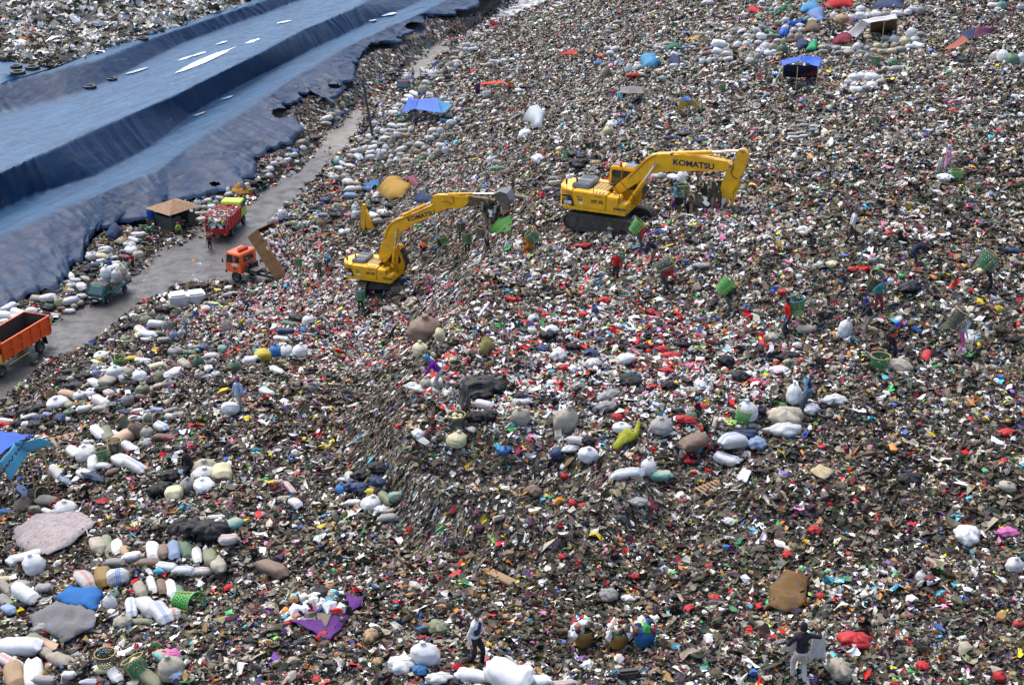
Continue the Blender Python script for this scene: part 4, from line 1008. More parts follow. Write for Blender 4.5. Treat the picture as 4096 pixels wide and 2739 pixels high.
def bodywork(r, T, code):
    for sg in (1, -1):
        mb = MB(T); cy = 1.2 * sg; prof = []
        L0, Rr = 1.62, .43
        for a in np.linspace(pi / 2, 3 * pi / 2, 9): prof.append((-L0 + Rr * cos(a), .46 + Rr * sin(a)))
        for a in np.linspace(-pi / 2, pi / 2, 9): prof.append((L0 + Rr * cos(a), .46 + Rr * sin(a)))
        mb.prism(prof, cy - .17, cy + .17); tr = mb.build('track_frame', DKM, r)
        mb = MB(T); per = []
        for i in range(len(prof)):
            a, b = Vector((prof[i][0], 0, prof[i][1])), Vector((prof[(i + 1) % len(prof)][0], 0, prof[(i + 1) % len(prof)][1])); k = max(1, round((b - a).length / .175))
            for j in range(k): per.append((a.lerp(b, (j + .5) / k), (b - a).normalized()))
        for p, d in per:
            an = atan2(d.z, d.x); mb.box((p.x, cy, p.z), (.16, .6, .035), (0, -an, 0)); n_ = Vector((d.z, 0, -d.x)) * (-.035)
            mb.box((p.x - n_.x, cy, p.z - n_.z), (.03, .6, .05), (0, -an, 0))
        mb.build('track_shoes', DKM, r)
        mb = MB(T)
        for xx, rr in ((-L0, .36), (L0, .34)): mb.cyl((xx, cy - .2, .46), (xx, cy + .2, .46), rr, n=18)
        for i in range(7): mb.cyl((-1.2 + i * .4, cy - .2, .16), (-1.2 + i * .4, cy + .2, .16), .12, n=10)
        mb.build('track_wheels', DKM, r)
    mb = MB(T); mb.box((0, 0, .62), (2.0, 1.9, .4), taper=(.7, .8)); mb.cyl((0, 0, .8), (0, 0, 1.08), .75, n=24); mb.build('undercarriage', DKM, r)
    # revolving frame and bodywork
    mb = MB(); mb.box((-.42, 0, 1.17), (3.5, 2.56, .17)); mb.build('deck_frame', YEL, r, bevel=.02)
    arc = [(-1.72 - 1.0 * cos(a) * .98, -1.3 * sin(a)) for a in np.linspace(-pi / 2, pi / 2, 15)]
    arc = [(-1.7, 1.3)] + [(-1.75 - .95 * (1 - abs(t) ** 2.6), -1.3 * t) for t in np.linspace(-1, 1, 15)][0:15] + [(-1.7, -1.3)]
    mb = MB(); mb.slab([p for i, p in enumerate(arc) if i == 0 or (Vector(p) - Vector(arc[i - 1])).length > .01], 1.10, 2.12); mb.build('counterweight', YEL, r, bevel=.06, auto=True)
    mb = MB(); mb.box((-.72, -.93, 1.68), (1.92, .72, .86)); mb.build('side_cover', YEL, r, bevel=.04, auto=True)
    mb = MB(); mb.box((-.72, .93, 1.68), (1.92, .70, .84)); mb.build('side_cover', YEL, r, bevel=.04, auto=True)
    mb = MB(); mb.box((-1.05, 0, 1.62), (1.3, 1.2, .7)); mb.build('engine_block', BLK, r)
    mb = MB(); mb.box((-1.42, .08, 2.24), (1.02, 1.75, .26), taper=(.86, .9)); hood = mb.build('engine_hood', GRYM, r, bevel=.05, auto=True)
    mb = MB()
    for k in range(9):
        for sy in (-.38, .42): mb.box((-1.72 + k * .075, sy + .08, 2.375), (.035, .52, .015))
    mb.build('vent', BLK, hood)
    mb = MB(); mb.box((-.42, -.02, 2.04), (.9, 1.9, .16)); mb.build('walkway', YEL, r, bevel=.02)
    mb = MB()
    for k in range(5): mb.box((-.78 + k * .2, .05, 2.128), (.12, 1.2, .012)); mb.box((-.78 + k * .2, -1.05, 2.118), (.10, .3, .012)) if k > 1 else None
    mb.build('step_plate', STEP, r)
    mb = MB(); mb.box((.58, -.88, 1.62), (.72, .78, .80)); mb.build('fuel_tank', YEL, r, bevel=.05, auto=True)
    mb = MB(); mb.box((1.12, -.88, 1.47), (.50, .78, .50)); mb.build('tool_box', YEL, r, bevel=.05, auto=True)
    mb = MB(); mb.box((1.10, -.72, 1.727), (.25, .28, .012)); mb.box((1.10, -1.1, 1.727), (.25, .2, .012)); mb.box((.62, -.75, 2.027), (.2, .4, .012)); mb.build('step_plate', STEP, r)
    mb = MB(); mb.cyl((.45, -.62, 2.0), (.45, -.62, 2.12), .06); mb.build('filler_cap', YEL, r)
    mb = MB(); mb.cyl((-1.7, -.45, 2.3), (-1.74, -.45, 2.62), .06, .05); mb.build('exhaust_pipe', DKM, r)
    mb = MB(); mb.tube([(.95, -1.22, 1.72), (.95, -1.22, 2.2), (.6, -1.22, 2.75), (-.45, -1.22, 2.78), (-.5, -1.22, 2.6), (-.5, -1.22, 2.1)], .022, 6); mb.tube([(.6, -1.22, 2.75), (.75, -.62, 2.75), (1.5, -.52, 2.0), (1.55, -.52, 1.72)], .022, 6); mb.build('handrail', BLK, r)
    for py, pz in ((-1.2, 2.45), (1.15, 3.0)):
        mb = MB(); mb.tube([(-2.0, py, 2.1), (-2.0, py, pz)], .015, 6); mb.box((-2.02, py, pz + .1), (.05, .16, .26)); mb.build('mirror', BLK, r) if py < 0 else None
    # cab
    CT = Matrix.Translation((-.28, 0, -.10)) @ Matrix.Diagonal((1.08, 1, 1.09, 1))
    cb = [(.02, 1.18), (1.62, 1.18), (1.80, 1.75), (1.62, 2.5), (1.36, 3.02), (.12, 3.02), (.02, 2.5)]
    mb = MB(CT); mb.prism(cb, .38, 1.30); cab = mb.build('cab', YEL, r, bevel=.05, auto=True)
    mb = MB(CT)
    mb.prism([(.78, 1.95), (1.5, 1.95), (1.56, 2.15), (1.42, 2.5), (1.2, 2.85), (.78, 2.85)], .372, .379); mb.prism([(.16, 2.0), (.68, 2.0), (.68, 2.85), (.2, 2.85)], .372, .379)
    mb.prism([(.78, 1.55), (1.62, 1.6), (1.56, 2.15), (1.42, 2.5), (1.2, 2.85), (.78, 2.85)], 1.301, 1.308); mb.prism([(.16, 1.9), (.68, 1.9), (.68, 2.85), (.2, 2.85)], 1.301, 1.308)
    a, b = Vector((1.81, 0, 1.8)), Vector((1.38, 0, 3.0)); nrm_ = Vector((.012, 0, .004))
    pts = [(1.645, 1.30), (1.795, 1.75), (1.62, 2.49), (1.37, 2.97)]
    for (x0, z0), (x1, z1) in zip(pts, pts[1:]): mb.add([(x0 + .012, .45, z0), (x0 + .012, 1.23, z0), (x1 + .012, 1.23, z1), (x1 + .012, .45, z1)], [(0, 1, 2, 3)])
    mb.add([(.015, .48, 2.1), (.015, 1.2, 2.1), (.105, 1.2, 2.92), (.105, .48, 2.92)], [(0, 1, 2, 3)])
    mb.build('window', GLS, cab)
    mb = MB(CT)
    for k in (0, .41, .82): mb.tube([(1.84, .43 + k, 1.75), (1.67, .43 + k, 2.5), (1.41, .43 + k, 3.02)], .022, 5)
    for zz, xx in ((1.2, 1.7), (1.75, 1.84), (2.5, 1.67)): mb.tube([(xx, .43, zz), (xx, 1.25, zz)], .02, 5)
    mb.tube([(.74, .36, 1.9), (.74, .36, 2.9)], .03, 5); mb.build('cab_guard', BLK, cab)
    mb = MB(CT); mb.box((1.05, .84, 3.035), (.55, .62, .03)); mb.box((.35, .84, 3.04), (.3, .5, .04)); mb.build('roof_hatch', GRYM, cab)
    mb = MB(CT); mb.cyl((.62, .5, 3.02), (.62, .5, 3.09), .07); bc = mb.build('beacon_base', BLK, cab); mb = MB(CT); mb.cyl((.62, .5, 3.09), (.62, .5, 3.26), .065, .055); mb.build('beacon', ORL, cab)
    # markings
    mb = MB(); mb.add([(-2.22, -1.318, 1.30), (-1.50, -1.318, 1.30), (-1.62, -1.318, 1.72), (-1.76, -1.318, 1.88), (-2.24, -1.318, 1.88)], [(0, 1, 2, 3, 4)])
    mb.build('badge_panel', BLK, r)
    mb = MB()
    for k in range(4): mb.add([(-2.24, -1.319, 1.93 + k * .05), (-1.76 - .02 * k, -1.319, 1.93 + k * .05), (-1.76 - .02 * k, -1.319, 1.955 + k * .05), (-2.24, -1.319, 1.955 + k * .05)], [(0, 1, 2, 3)])
    mb.build('stripe', NAVY, r)
    face_text('PC', .20, -2.06, 1.68, -1.325, YLT, r, .006, 1.2); face_text('200', .26, -1.90, 1.45, -1.325, WHT, r, .008, 1.15)
    face_text(code, .27, -.25, 1.66, -1.298, BLK, r, .006, .62); face_text('KOMATSU', .155, 1.02, 1.42, -1.278, NAVY, r, .008, 1.0)
    mb = MB(); mb.box((-1.28, -1.296, 1.83), (.3, .01, .06)); mb.box((-1.22, -1.296, 1.68), (.28, .01, .14)); mb.build('maker_plate', STEP, r)
    mb = MB(); mb.box((-1.15, -1.296, 1.5), (.16, .01, .1)); mb.build('white_sticker', WHT, r)
    mb = MB(); mb.box((-.2, -1.296, 1.95), (.5, .008, .02)); mb.build('small_print', DKM, r)

def excavator(label, gpos, yaw, tyaw, view, boom, arm, cyls, code, logo, arm_dark=None, detail=True):
    M = place(gpos, yaw); r = root('excavator', M, label, 'excavator', 'yellow tracked excavators')
    T = Matrix.Rotation(radians(tyaw - yaw), 4, 'Z')
    if detail: bodywork(r, T, code)
    # boom
    # boom, stick and rams, traced as side outlines and given their real width
    def out(pts, yl=0): return [onp(M, view, px, py, yl) for px, py in pts]
    mb = MB(); mb.prism(out(boom), -.24, .24); bo = mb.build('boom', YEL, r, bevel=.03, auto=True)
    bb = out(boom)
    if logo:
        (lx, ly, sz, tilt) = logo; X, Z = onp(M, view, lx, ly, -.25); face_text('KOMATSU', sz, X, Z, -.247, NAVY, bo, .014, 1.12, tilt)
    mb = MB(); mb.prism(out(arm), -.19, .19); ar = mb.build('arm', YEL, r, bevel=.03, auto=True)
    if arm_dark:
        mb = MB(); mb.prism(out(arm_dark), -.2, .2); mb.build('muddy_end', MUDY, ar, bevel=.02)
    for (nm, a, b, c, rb, yl) in cyls:
        A, Bm, Cc = onp(M, view, *a, yl), onp(M, view, *b, yl), onp(M, view, *c, yl)
        for yy in ((yl, -yl) if abs(yl) > .1 else (yl,)):
            mb = MB(); mb.cyl((A[0], yy, A[1]), (Bm[0], yy, Bm[1]), rb, n=14); mb.ball((A[0], yy, A[1]), rb * 1.25, 10, 6)
            cy = mb.build(nm, YEL, r, auto=True); mb = MB(); mb.cyl((Bm[0], yy, Bm[1]), (Cc[0], yy, Cc[1]), rb * .58, n=12); mb.cyl((Cc[0], yy - .1, Cc[1]), (Cc[0], yy + .1, Cc[1]), rb * .95, n=12); mb.build('rod', CHR, cy, auto=True)
    return M, r, bo, ar
# upper excavator
pE2 = UV('ex2', 340, 583); q = cast(*pE2); yw2 = -24
g2 = q - Matrix.Rotation(radians(yw2), 3, 'Z') @ Vector((0, -1.45, 0)); hx_, hy_ = at_h(*pE2, q.z + .0)
M2, e2, bo2, ar2 = excavator('yellow excavator on the high ground with its arm bent down into a wad of rubbish', (g2.x - .2, g2.y - .1, q.z - .10), yw2, yw2 - 2, 'ex2',
    [(455, 338), (530, 290), (600, 245), (655, 212), (720, 198), (900, 194), (1080, 190), (1160, 190), (1172, 175), (1165, 152), (1135, 132), (1000, 108), (880, 92), (760, 82), (690, 84), (655, 92), (605, 122), (560, 168), (490, 235), (430, 280), (408, 308), (425, 335)],
    [(1196, 78), (1212, 58), (1240, 52), (1258, 72), (1269, 96), (1262, 135), (1240, 192), (1226, 240), (1180, 320), (1132, 398), (1112, 406), (1092, 378), (1087, 330), (1100, 270), (1130, 200), (1150, 168), (1180, 140), (1192, 110)],
    [('arm_cylinder', (785, 88), (1036, 78), (1215, 70), .115, 0), ('boom_cylinder', (480, 432), (598, 262), (672, 158), .105, -.33), ('bucket_cylinder', (1222, 205), (1158, 412), (1112, 530), .10, 0)],
    'UPST 092', (915, 158, .42, 0.0), [(1112, 408), (1134, 396), (1120, 430), (1085, 480), (1070, 470), (1092, 380)])
mb = MB()
for a, b in (((1030, 95), (1140, 130)), ((700, 100), (1030, 98)), ((860, 112), (1130, 140))):
    A, B = onp(M2, 'ex2', *a, -.2), onp(M2, 'ex2', *b, -.2); mb.tube([(A[0], -.2, A[1]), ((A[0] + B[0]) / 2, -.22, (A[1] + B[1]) / 2 + .05), (B[0], -.2, B[1])], .028, 6)
mb.build('oil_pipe', YEL, bo2)
mb = MB(); pts = [(1145, 140), (1168, 145), (1170, 180), (1155, 205), (1165, 235), (1195, 250)]; mb.tube([(lambda A: (A[0], -.24, A[1]))(onp(M2, 'ex2', *p, -.24)) for p in pts], .022, 6)
mb.tube([(lambda A: (A[0], -.26, A[1]))(onp(M2, 'ex2', *p, -.26)) for p in [(500, 250), (560, 190), (620, 130), (680, 95)]], .018, 6); mb.build('hose', BLK, ar2)
mb = MB()
for p in ((668, 158), (1150, 172), (1222, 236), (775, 92), (1228, 75)):
    A = onp(M2, 'ex2', *p, -.25); mb.cyl((A[0], -.29, A[1]), (A[0], .29, A[1]), .075, n=12)
mb.build('pivot_pin', GRYM, bo2)
# bucket of the upper excavator, dug in behind the rubbish it holds
def bucket(M, par, cx, cz, rot, s=1.0, m=DKM):
    B = Matrix.Translation((cx, 0, cz)) @ Matrix.Rotation(rot, 4, 'Y') @ Matrix.Scale(s, 4)
    mb = MB(B); prof = [(.1, .1), (.55, -.1), (.75, -.5), (.6, -.95), (.2, -1.15), (-.25, -1.05)]; inn = [(x * .94 - .01, z * .94) for x, z in prof][::-1]
    mb.prism(prof + inn, -.5, .5); mb.prism(prof, -.52, -.49); mb.prism(prof, .49, .52)
    for k in range(5): mb.box((-.38, -.42 + k * .21, -1.02), (.3, .08, .06), (0, .2, 0), (.6, .3))
    return mb.build('bucket', m, par)
A = onp(M2, 'ex2', 1082, 470, 0); bucket(M2, e2, A[0], A[1], .5)

# lower excavator
pE1 = UV('ex1', 425, 705); q1 = cast(*pE1); yw1 = -19
a11 = lambda L_: [((x / 2.289 + 1024 - 1300) * 1.866, (y / 2.289 + 685 - 780) * 1.866) for x, y in L_]
M1, e1, bo1, ar1 = excavator('yellow excavator beside the tipped truck, its arm reaching level over the ridge', (q1.x, q1.y, q1.z), yw1, -92, 'ex1',
    a11([(1150, 812), (1195, 828), (1240, 772), (1285, 668), (1308, 600), (1338, 548), (1450, 482), (1600, 412), (1740, 338), (1765, 322), (1745, 292), (1640, 288), (1600, 312), (1450, 380), (1300, 432), (1240, 466), (1205, 510), (1188, 560), (1160, 660), (1136, 745), (1136, 790)]),
    a11([(1600, 272), (1632, 224), (1665, 210), (1780, 212), (1960, 228), (2140, 250), (2185, 268), (2170, 292), (1950, 318), (1800, 338), (1745, 334), (1700, 300), (1640, 290), (1605, 292)]),
    [('arm_cylinder',) + tuple(a11([(1352, 402), (1560, 305), (1640, 262)])) + (.115, 0), ('bucket_cylinder',) + tuple(a11([(1770, 212), (1985, 207), (2190, 206)])) + (.095, 0), ('boom_cylinder',) + tuple(a11([(1252, 868), (1268, 700), (1284, 530)])) + (.105, -.33)],
    'UPST 070', (*a11([(1512, 412)])[0], .42, .36), a11([(1945, 226), (2140, 248), (2188, 268), (2172, 294), (1900, 324), (1950, 280)]))
A = onp(M1, 'ex1', *a11([(2200, 215)])[0], 0); bucket(M1, e1, A[0], A[1] + .05, -.9, 1.05, mat('worn_steel', (.16, .16, .17), .35, metal=.6, dirt=.6))
mb = MB(); mb.tube([(lambda A: (A[0], -.24, A[1]))(onp(M1, 'ex1', *p, -.24)) for p in a11([(1700, 285), (1740, 275), (1790, 305), (1815, 280), (1800, 240), (1790, 215)])], .022, 6)
mb.tube([(lambda A: (A[0], -.26, A[1]))(onp(M1, 'ex1', *p, -.26)) for p in a11([(1180, 620), (1215, 520), (1250, 478), (1400, 412), (1600, 330)])], .018, 6); mb.build('hose', BLK, bo1)

# third excavator: only its raised boom and hood show behind the lower one
q3 = cast(*UV('11', 1130, 705)); M3g = Vector((q3.x + .9, q3.y + 4.0, q3.z - .6))
M3, e3, bo3, ar3 = excavator('excavator half hidden behind the lower one, only boom and arm raised like an upturned V', (M3g.x, M3g.y, surf(M3g.x, M3g.y) - .5), 165, 150, 'ex1',
    a11([(1096, 672), (1062, 675), (1040, 600), (1018, 480), (1006, 400), (1002, 345), (1012, 352), (1052, 460), (1086, 540)]),
    a11([(970, 312), (980, 300), (1000, 302), (1008, 345), (1010, 420), (1006, 520), (1002, 590), (972, 590), (970, 500), (968, 400)]),
    [('bucket_cylinder',) + tuple(a11([(1000, 500), (995, 590), (990, 655)])) + (.09, 0)], '', None, None, False)
for nm, pts, mm in (('engine_hood', [(1095, 610), (1180, 600), (1185, 650), (1090, 650)], GRYM), ('counterweight', [(1088, 650), (1186, 650), (1186, 760), (1088, 760)], YEL)):
    mb = MB(); mb.prism([onp(M3, 'ex1', *p, 0) for p in a11(pts)], -.9, .9); mb.build(nm, mm, e3, bevel=.04)

# wads of rubbish gripped or dropped by the buckets
def wad(name, M, view, x, y, w, h, label, cat, n=260, yl=0, seed=1, hang=.9):
    A = onp(M, view, x, y, yl); k = (M @ Vector((A[0], yl, A[1])) - cam.location).length / FPX / VIEW[view][2]; rg = np.random.default_rng(seed)
    W_, H_ = w * k, h * k; V, F, Cc = [], [], []
    for i in range(n):
        a, b = rg.normal(0, .24), rg.normal(0, .25); c = Vector((A[0] + a * W_, yl + rg.normal(0, .2) * W_ * .7, A[1] + b * H_)); L0 = (.18 + .5 * rg.random()) * hang; ww = .05 + .16 * rg.random()
        s = rg.normal(0, .25, 3); ax = Vector((rg.normal(0, 1), rg.normal(0, 1), 0)).normalized() * ww; n0 = len(V)
        for j in range(4):
            t = j / 3; m_ = c + Vector((s[0] * t * L0, s[1] * t * L0, -L0 * t)); wv = ax * (1 - .5 * t) * (1 + .4 * rg.normal()); V += [tuple(m_ - wv), tuple(m_ + wv + Vector((0, 0, .05 * rg.normal())))]
        F += [(n0 + 2 * j, n0 + 2 * j + 1, n0 + 2 * j + 3, n0 + 2 * j + 2) for j in range(3)]
        c_ = PAL[rg.choice(len(PAL), p=ZW[ZN.index('bank' if i % 3 else 'hill')])] * (.6 + .8 * rg.random()); Cc += [c_] * 3
    mb = MB(); mb.ball((A[0], yl, A[1]), (W_ * .30, W_ * .26, H_ * .34), 12, 8)
    nb = len(V); V += [tuple(v) for v in mb.v]; F += [tuple(i + nb for i in f) for f in mb.f]; Cc += [np.array((.03, .026, .02))] * len(mb.f)
    o = mesh_obj(name, V, F, lit_m); o.matrix_world = M; face_attr(o, 'col', np.clip(np.array(Cc), 0, .85)); return tag(o, label, cat)
wad('rubbish_clump', M2, 'ex2', 985, 455, 300, 300, 'hanging wad of shredded plastic and rags in the upper excavator grab', 'rubbish clump', 420, -.1, 3, 1.3)
wad('rubbish_clump', M1, 'ex1', *a11([(2150, 345)])[0], 140, 130, 'dark rubbish spilling from the level bucket over the ridge', 'rubbish clump', 160, 0, 5, 1.0)

# ---------------------------------------------------------------- road vehicles
_rim = {}
def wheel(par, x, y, R, w, rimm=None):
    o = bpy.data.objects.new('wheel', tyre_mesh(.55)); COL.objects.link(o); o.parent = par
    o.matrix_local = Matrix.Translation((x, y, R)) @ Matrix.Rotation(pi / 2, 4, 'X') @ Matrix.Diagonal((R, R, w / .55, 1))
    sg = 1 if y > 0 else -1; mb = MB(); mb.lathe([(.0, .10 * sg), (.16, .12 * sg), (.2, .02 * sg), (.42, -.02 * sg), (.56, .12 * sg), (.62, .2 * sg), (.62, -.2 * sg), (0, -.2 * sg)], (0, 0, 0), 'z', 20)
    for k in range(6): t = k * pi / 3; mb.cyl((.3 * cos(t), .3 * sin(t), .0), (.3 * cos(t), .3 * sin(t), .08 * sg), .04, n=6)
    rr = mb.build('rim', rimm or mat('wheel_steel', (.10, .10, .105), .5, dirt=.6), o, auto=True); rr.matrix_local = Matrix.Rotation(pi, 4, 'X'); return o
def glass(mb, pts): mb.add(pts, [tuple(range(len(pts)))])
def cabover(r, x0, Lc, Wc, z0, Hc, paint, glassm=GLS, windows=True, trim=BLK, text=None):
    """flat-nosed truck cab: rear wall at x0, front at x0 + Lc"""
    x1 = x0 + Lc; zb = z0 + Hc * .50
    prof = [(x0, z0), (x1 - .05, z0), (x1, z0 + .1), (x1 - .02, zb - .05), (x1 - .2, z0 + Hc - .08), (x1 - .3, z0 + Hc), (x0 + .08, z0 + Hc), (x0, z0 + Hc - .1)]
    mb = MB(); mb.prism(prof, -Wc / 2, Wc / 2); cab = mb.build('cab', paint, r, bevel=.06, auto=True)
    mb = MB(); e = .006; h = Wc / 2
    a = (x1 - .03, zb); b = (x1 - .18, z0 + Hc - .13)
    for sg in (1, -1):
        y = sg * (h + e)
        pts = [(x0 + Lc * .48, y, zb + .02), (x1 - .14, y, zb + .02), (x1 - .26, y, z0 + Hc - .16), (x0 + Lc * .48, y, z0 + Hc - .16)]; glass(mb, pts)
        if Lc > 1.65: glass(mb, [(x0 + .12, y, zb + .1), (x0 + Lc * .38, y, zb + .1), (x0 + Lc * .38, y, z0 + Hc - .18), (x0 + .12, y, z0 + Hc - .18)])
    glass(mb, [(x0 - e, -h * .62, zb + .12), (x0 - e, h * .62, zb + .12), (x0 - e, h * .62, z0 + Hc - .25), (x0 - e, -h * .62, z0 + Hc - .25)])
    glass(mb, [(a[0] + .015, -h * .88, a[1]), (a[0] + .015, h * .88, a[1]), (b[0] + .015, h * .84, b[1]), (b[0] + .015, -h * .84, b[1])])
    mb.build('window', glassm, cab)
    for sg in (1, -1):
        mb = MB(); y = sg * (h + .004); mb.tube([(x0 + Lc * .42, y, z0 + .1), (x0 + Lc * .42, y, z0 + Hc - .1)], .012, 4); mb.tube([(x1 - .08, y, z0 + .15), (x1 - .08, y, zb)], .012, 4); mb.box((x0 + Lc * .5, y, zb - .15), (.14, .03, .03)); mb.build('door_seam', trim, cab)
        mb = MB(); mb.tube([(x1 - .15, sg * h, zb + .3), (x1 + .12, sg * (h + .22), zb + .35), (x1 + .12, sg * (h + .22), zb + .05)], .014, 5); mb.box((x1 + .1, sg * (h + .22), zb + .15), (.04, .16, .34)); mb.build('mirror', BLK, cab)
        mb = MB(); mb.box((x1 + .012, sg * h * .72, z0 + .28), (.03, .26, .18)); mb.build('headlight', WHT, cab, bevel=.02)
    mb = MB(); mb.box((x1 + .02, 0, z0 + .02), (.16, Wc, .26)); mb.build('bumper', trim, cab, bevel=.03)
    mb = MB(); mb.box((x1 + .006, 0, z0 + .42), (.03, Wc * .6, .2)); mb.build('grille', BLK, cab)
    return cab
def truck_root(view, pr, pf, base_h, label, group='trucks and pickups on the haul road', ry=None):
    """pr, pf: rear and front wheel contact in the view on the near side"""
    A = Vector((*map(float, at_h(*UV(view, *pr), base_h)), base_h)); B = Vector((*map(float, at_h(*UV(view, *pf), base_h)), base_h))
    yaw = math.degrees(atan2(B.y - A.y, B.x - A.x)); return A, B, yaw
CH_ = mat('chassis_black', (.02, .02, .022), .6, dirt=.5, dirt_col=(.09, .08, .07))
# 1: orange dump bed at the edge of the picture
ORG = mat('orange_paint', (.80, .10, .008), .45, dirt=.25, dirt_col=(.2, .06, .02), scale=1.5); RUST = mat('rusty_bed', (.035, .028, .026), .8, dirt=.7, dirt_col=(.10, .05, .03)); YPT = mat('yellow_cab', (.80, .60, .10), .45, dirt=.2)
A, B, yaw = truck_root('dmp', (405, 520), (20, 762), 0, '')
half = 1.15; wb = (B - A).length; nrm = Vector((cos(radians(yaw)), sin(radians(yaw)), 0)); lf = Vector((-nrm.y, nrm.x, 0)); s_near = 1 if lf.y < 0 else -1
M = place(A - lf * half * s_near, yaw); r = root('dump_truck', M, 'orange dump truck with an empty high-sided bed, its yellow cab cut off', 'truck', 'trucks and pickups on the haul road')
mb = MB(); mb.box((wb / 2 - .2, .4, .85), (wb + 2.6, .12, .26)); mb.box((wb / 2 - .2, -.4, .85), (wb + 2.6, .12, .26)); [mb.box((i * 1.0 - .8, 0, .85), (.1, .8, .2)) for i in range(7)]; mb.build('chassis', CH_, r)
for x in (0, wb):
    for sg in (1, -1): wheel(r, x, sg * half, .50, .30)
bx0, bx1, bw, bz0, bz1 = -1.55, 4.35, 2.34, 1.15, 2.62
mb = MB(); mb.box(((bx0 + bx1) / 2, 0, bz0), (bx1 - bx0, bw, .08)); [mb.box((bx0 + .3 + i * .55, 0, bz0 - .1), (.1, bw, .12)) for i in range(11)]; mb.build('bed_floor', RUST, r)
for sg in (1, -1):
    mb = MB(); y = sg * bw / 2; mb.box(((bx0 + bx1) / 2, y, (bz0 + bz1) / 2), (bx1 - bx0, .05, bz1 - bz0))
    pn = mb.build('bed_side', ORG, r)
    mb = MB(); nn = 5
    for i in range(nn + 1): mb.box((bx0 + .06 + (bx1 - bx0 - .12) * i / nn, y + sg * .07, (bz0 + bz1) / 2), (.14, .10, bz1 - bz0))
    for z in (bz0 + .06, (bz0 + bz1) / 2, bz1 - .06): mb.box(((bx0 + bx1) / 2, y + sg * .055, z), (bx1 - bx0 + .05, .08, .14), (0, 0, 0))
    mb.build('stiffener', ORG, pn, bevel=.015)
    mb = MB(); mb.box(((bx0 + bx1) / 2, y - sg * .03, (bz0 + bz1) / 2 + .03), (bx1 - bx0 - .1, .012, bz1 - bz0 - .1)); mb.build('inner_lining', RUST, pn)
mb = MB(); mb.box((bx0, 0, (bz0 + bz1) / 2), (.06, bw, bz1 - bz0)); [mb.box((bx0 - .06, y, (bz0 + bz1) / 2), (.08, .1, bz1 - bz0)) for y in (-1.1, -.4, .4, 1.1)]; tg = mb.build('tailgate', ORG, r); mb = MB(); mb.box((bx0 + .04, 0, (bz0 + bz1) / 2 + .03), (.012, bw - .1, bz1 - bz0 - .1)); mb.build('inner_lining', RUST, tg)
mb = MB(); mb.box((bx1, 0, (bz0 + bz1) / 2 + .08), (.07, bw, bz1 - bz0 + .16)); mb.build('headboard', ORG, r); mb = MB(); mb.box((bx1 - .045, 0, (bz0 + bz1) / 2 + .06), (.012, bw - .1, bz1 - bz0)); mb.build('headboard_lining', RUST, r)
for sg in (1, -1):
    mb = MB(); mb.tube([(1.2, sg * 1.18, .62), (wb - .9, sg * 1.18, .62)], .035, 6); mb.tube([(1.2, sg * 1.18, .85), (1.2, sg * 1.18, .62)], .02, 6); mb.build('side_guard', YPT, r)
    mb = MB(); mb.box((-.75, sg * 1.1, .78), (.03, .5, .7), (0, .15, 0)); mb.build('mudflap', BLK, r)
    mb = MB(); mb.box((-1.62, sg * .95, 1.0), (.08, .3, .18)); mb.build('tail_lamp', ORL, r)
mb = MB(); mb.cyl((wb - 1.6, 1.0 * s_near, .95), (wb - 1.9, 1.0 * s_near, .95), .12); mb.build('air_tank', mat('teal_can', (.05, .35, .4), .5), r)
cabover(r, wb - .55, 1.75, 2.2, .78, 1.75, YPT)

# 2: orange tipper unloading, bed raised
OR2 = mat('faded_orange', (.82, .13, .03), .45, dirt=.25, dirt_col=(.25, .08, .04), scale=1.3); BRU = mat('rust_underside', (.30, .15, .055), .75, dirt=.6, dirt_col=(.12, .07, .03), scale=2)
q = Vector((*map(float, at_h(*UV('trk', 303, 788), 0)), 0)); yaw = 151; R3 = Matrix.Rotation(radians(yaw), 3, 'Z')
M = place(q - R3 @ Vector((3.7, 1.05, 0)), yaw); r = root('dump_truck', M, 'orange-cabbed tipper with its rusty bed raised, emptying a load', 'truck', 'trucks and pickups on the haul road')
mb = MB()
for y in (.42, -.42): mb.box((1.6, y, .9), (5.6, .1, .24))
for i in range(6): mb.box((-.8 + i * .95, 0, .9), (.1, .85, .18))
for y in (1.02, -1.02): mb.tube([(.2, y, .55), (3.0, y, .55)], .03, 5); mb.tube([(.2, y, .8), (3.0, y, .8)], .03, 5); [mb.tube([(.3 + i * .65, y, .95), (.3 + i * .65, y, .5)], .025, 5) for i in range(5)]
mb.build('chassis', CH_, r)
for x in (0, 3.7):
    for sg in (1, -1): wheel(r, x, sg * 1.05, .5, .3)
cab = cabover(r, 3.05, 1.8, 2.25, .85, 1.85, OR2)
mb = MB(); mb.tube([(3.6, -.6, 2.83), (3.6, .65, 2.86)], .15, 10); mb.tube([(3.75, -.45, 2.95), (3.75, .5, 2.95)], .1, 8); [mb.tube([(3.42, y, 2.76), (3.5, y, 3.0), (3.75, y, 3.03), (3.82, y, 2.8)], .02, 5) for y in (-.3, .3)]; mb.build('rolled_sheet', mat('orange_sheet', (.55, .07, .02), .6, bumpy=.8), cab, smooth=True)
mb = MB(); mb.box((3.95, .0, 2.705), (1.3, 2.0, .02)); [mb.box((3.4 + i * .2, 0, 2.72), (.05, 1.9, .02)) for i in range(7)]; mb.build('roof_rib', OR2, cab)
text_mesh('0590', .34, Matrix.Translation((3.75, 1.142, 1.62)) @ Matrix.Rotation(pi, 4, 'Z') @ Matrix.Rotation(pi / 2, 4, 'X'), WHT, cab, 'lettering', .012, 1.0)
mb = MB(); [mb.box((3.75, 1.136, 1.36 - i * .09), (.62 - .12 * i, .006, .035)) for i in range(3)]; mb.build('small_print', BLK, cab)
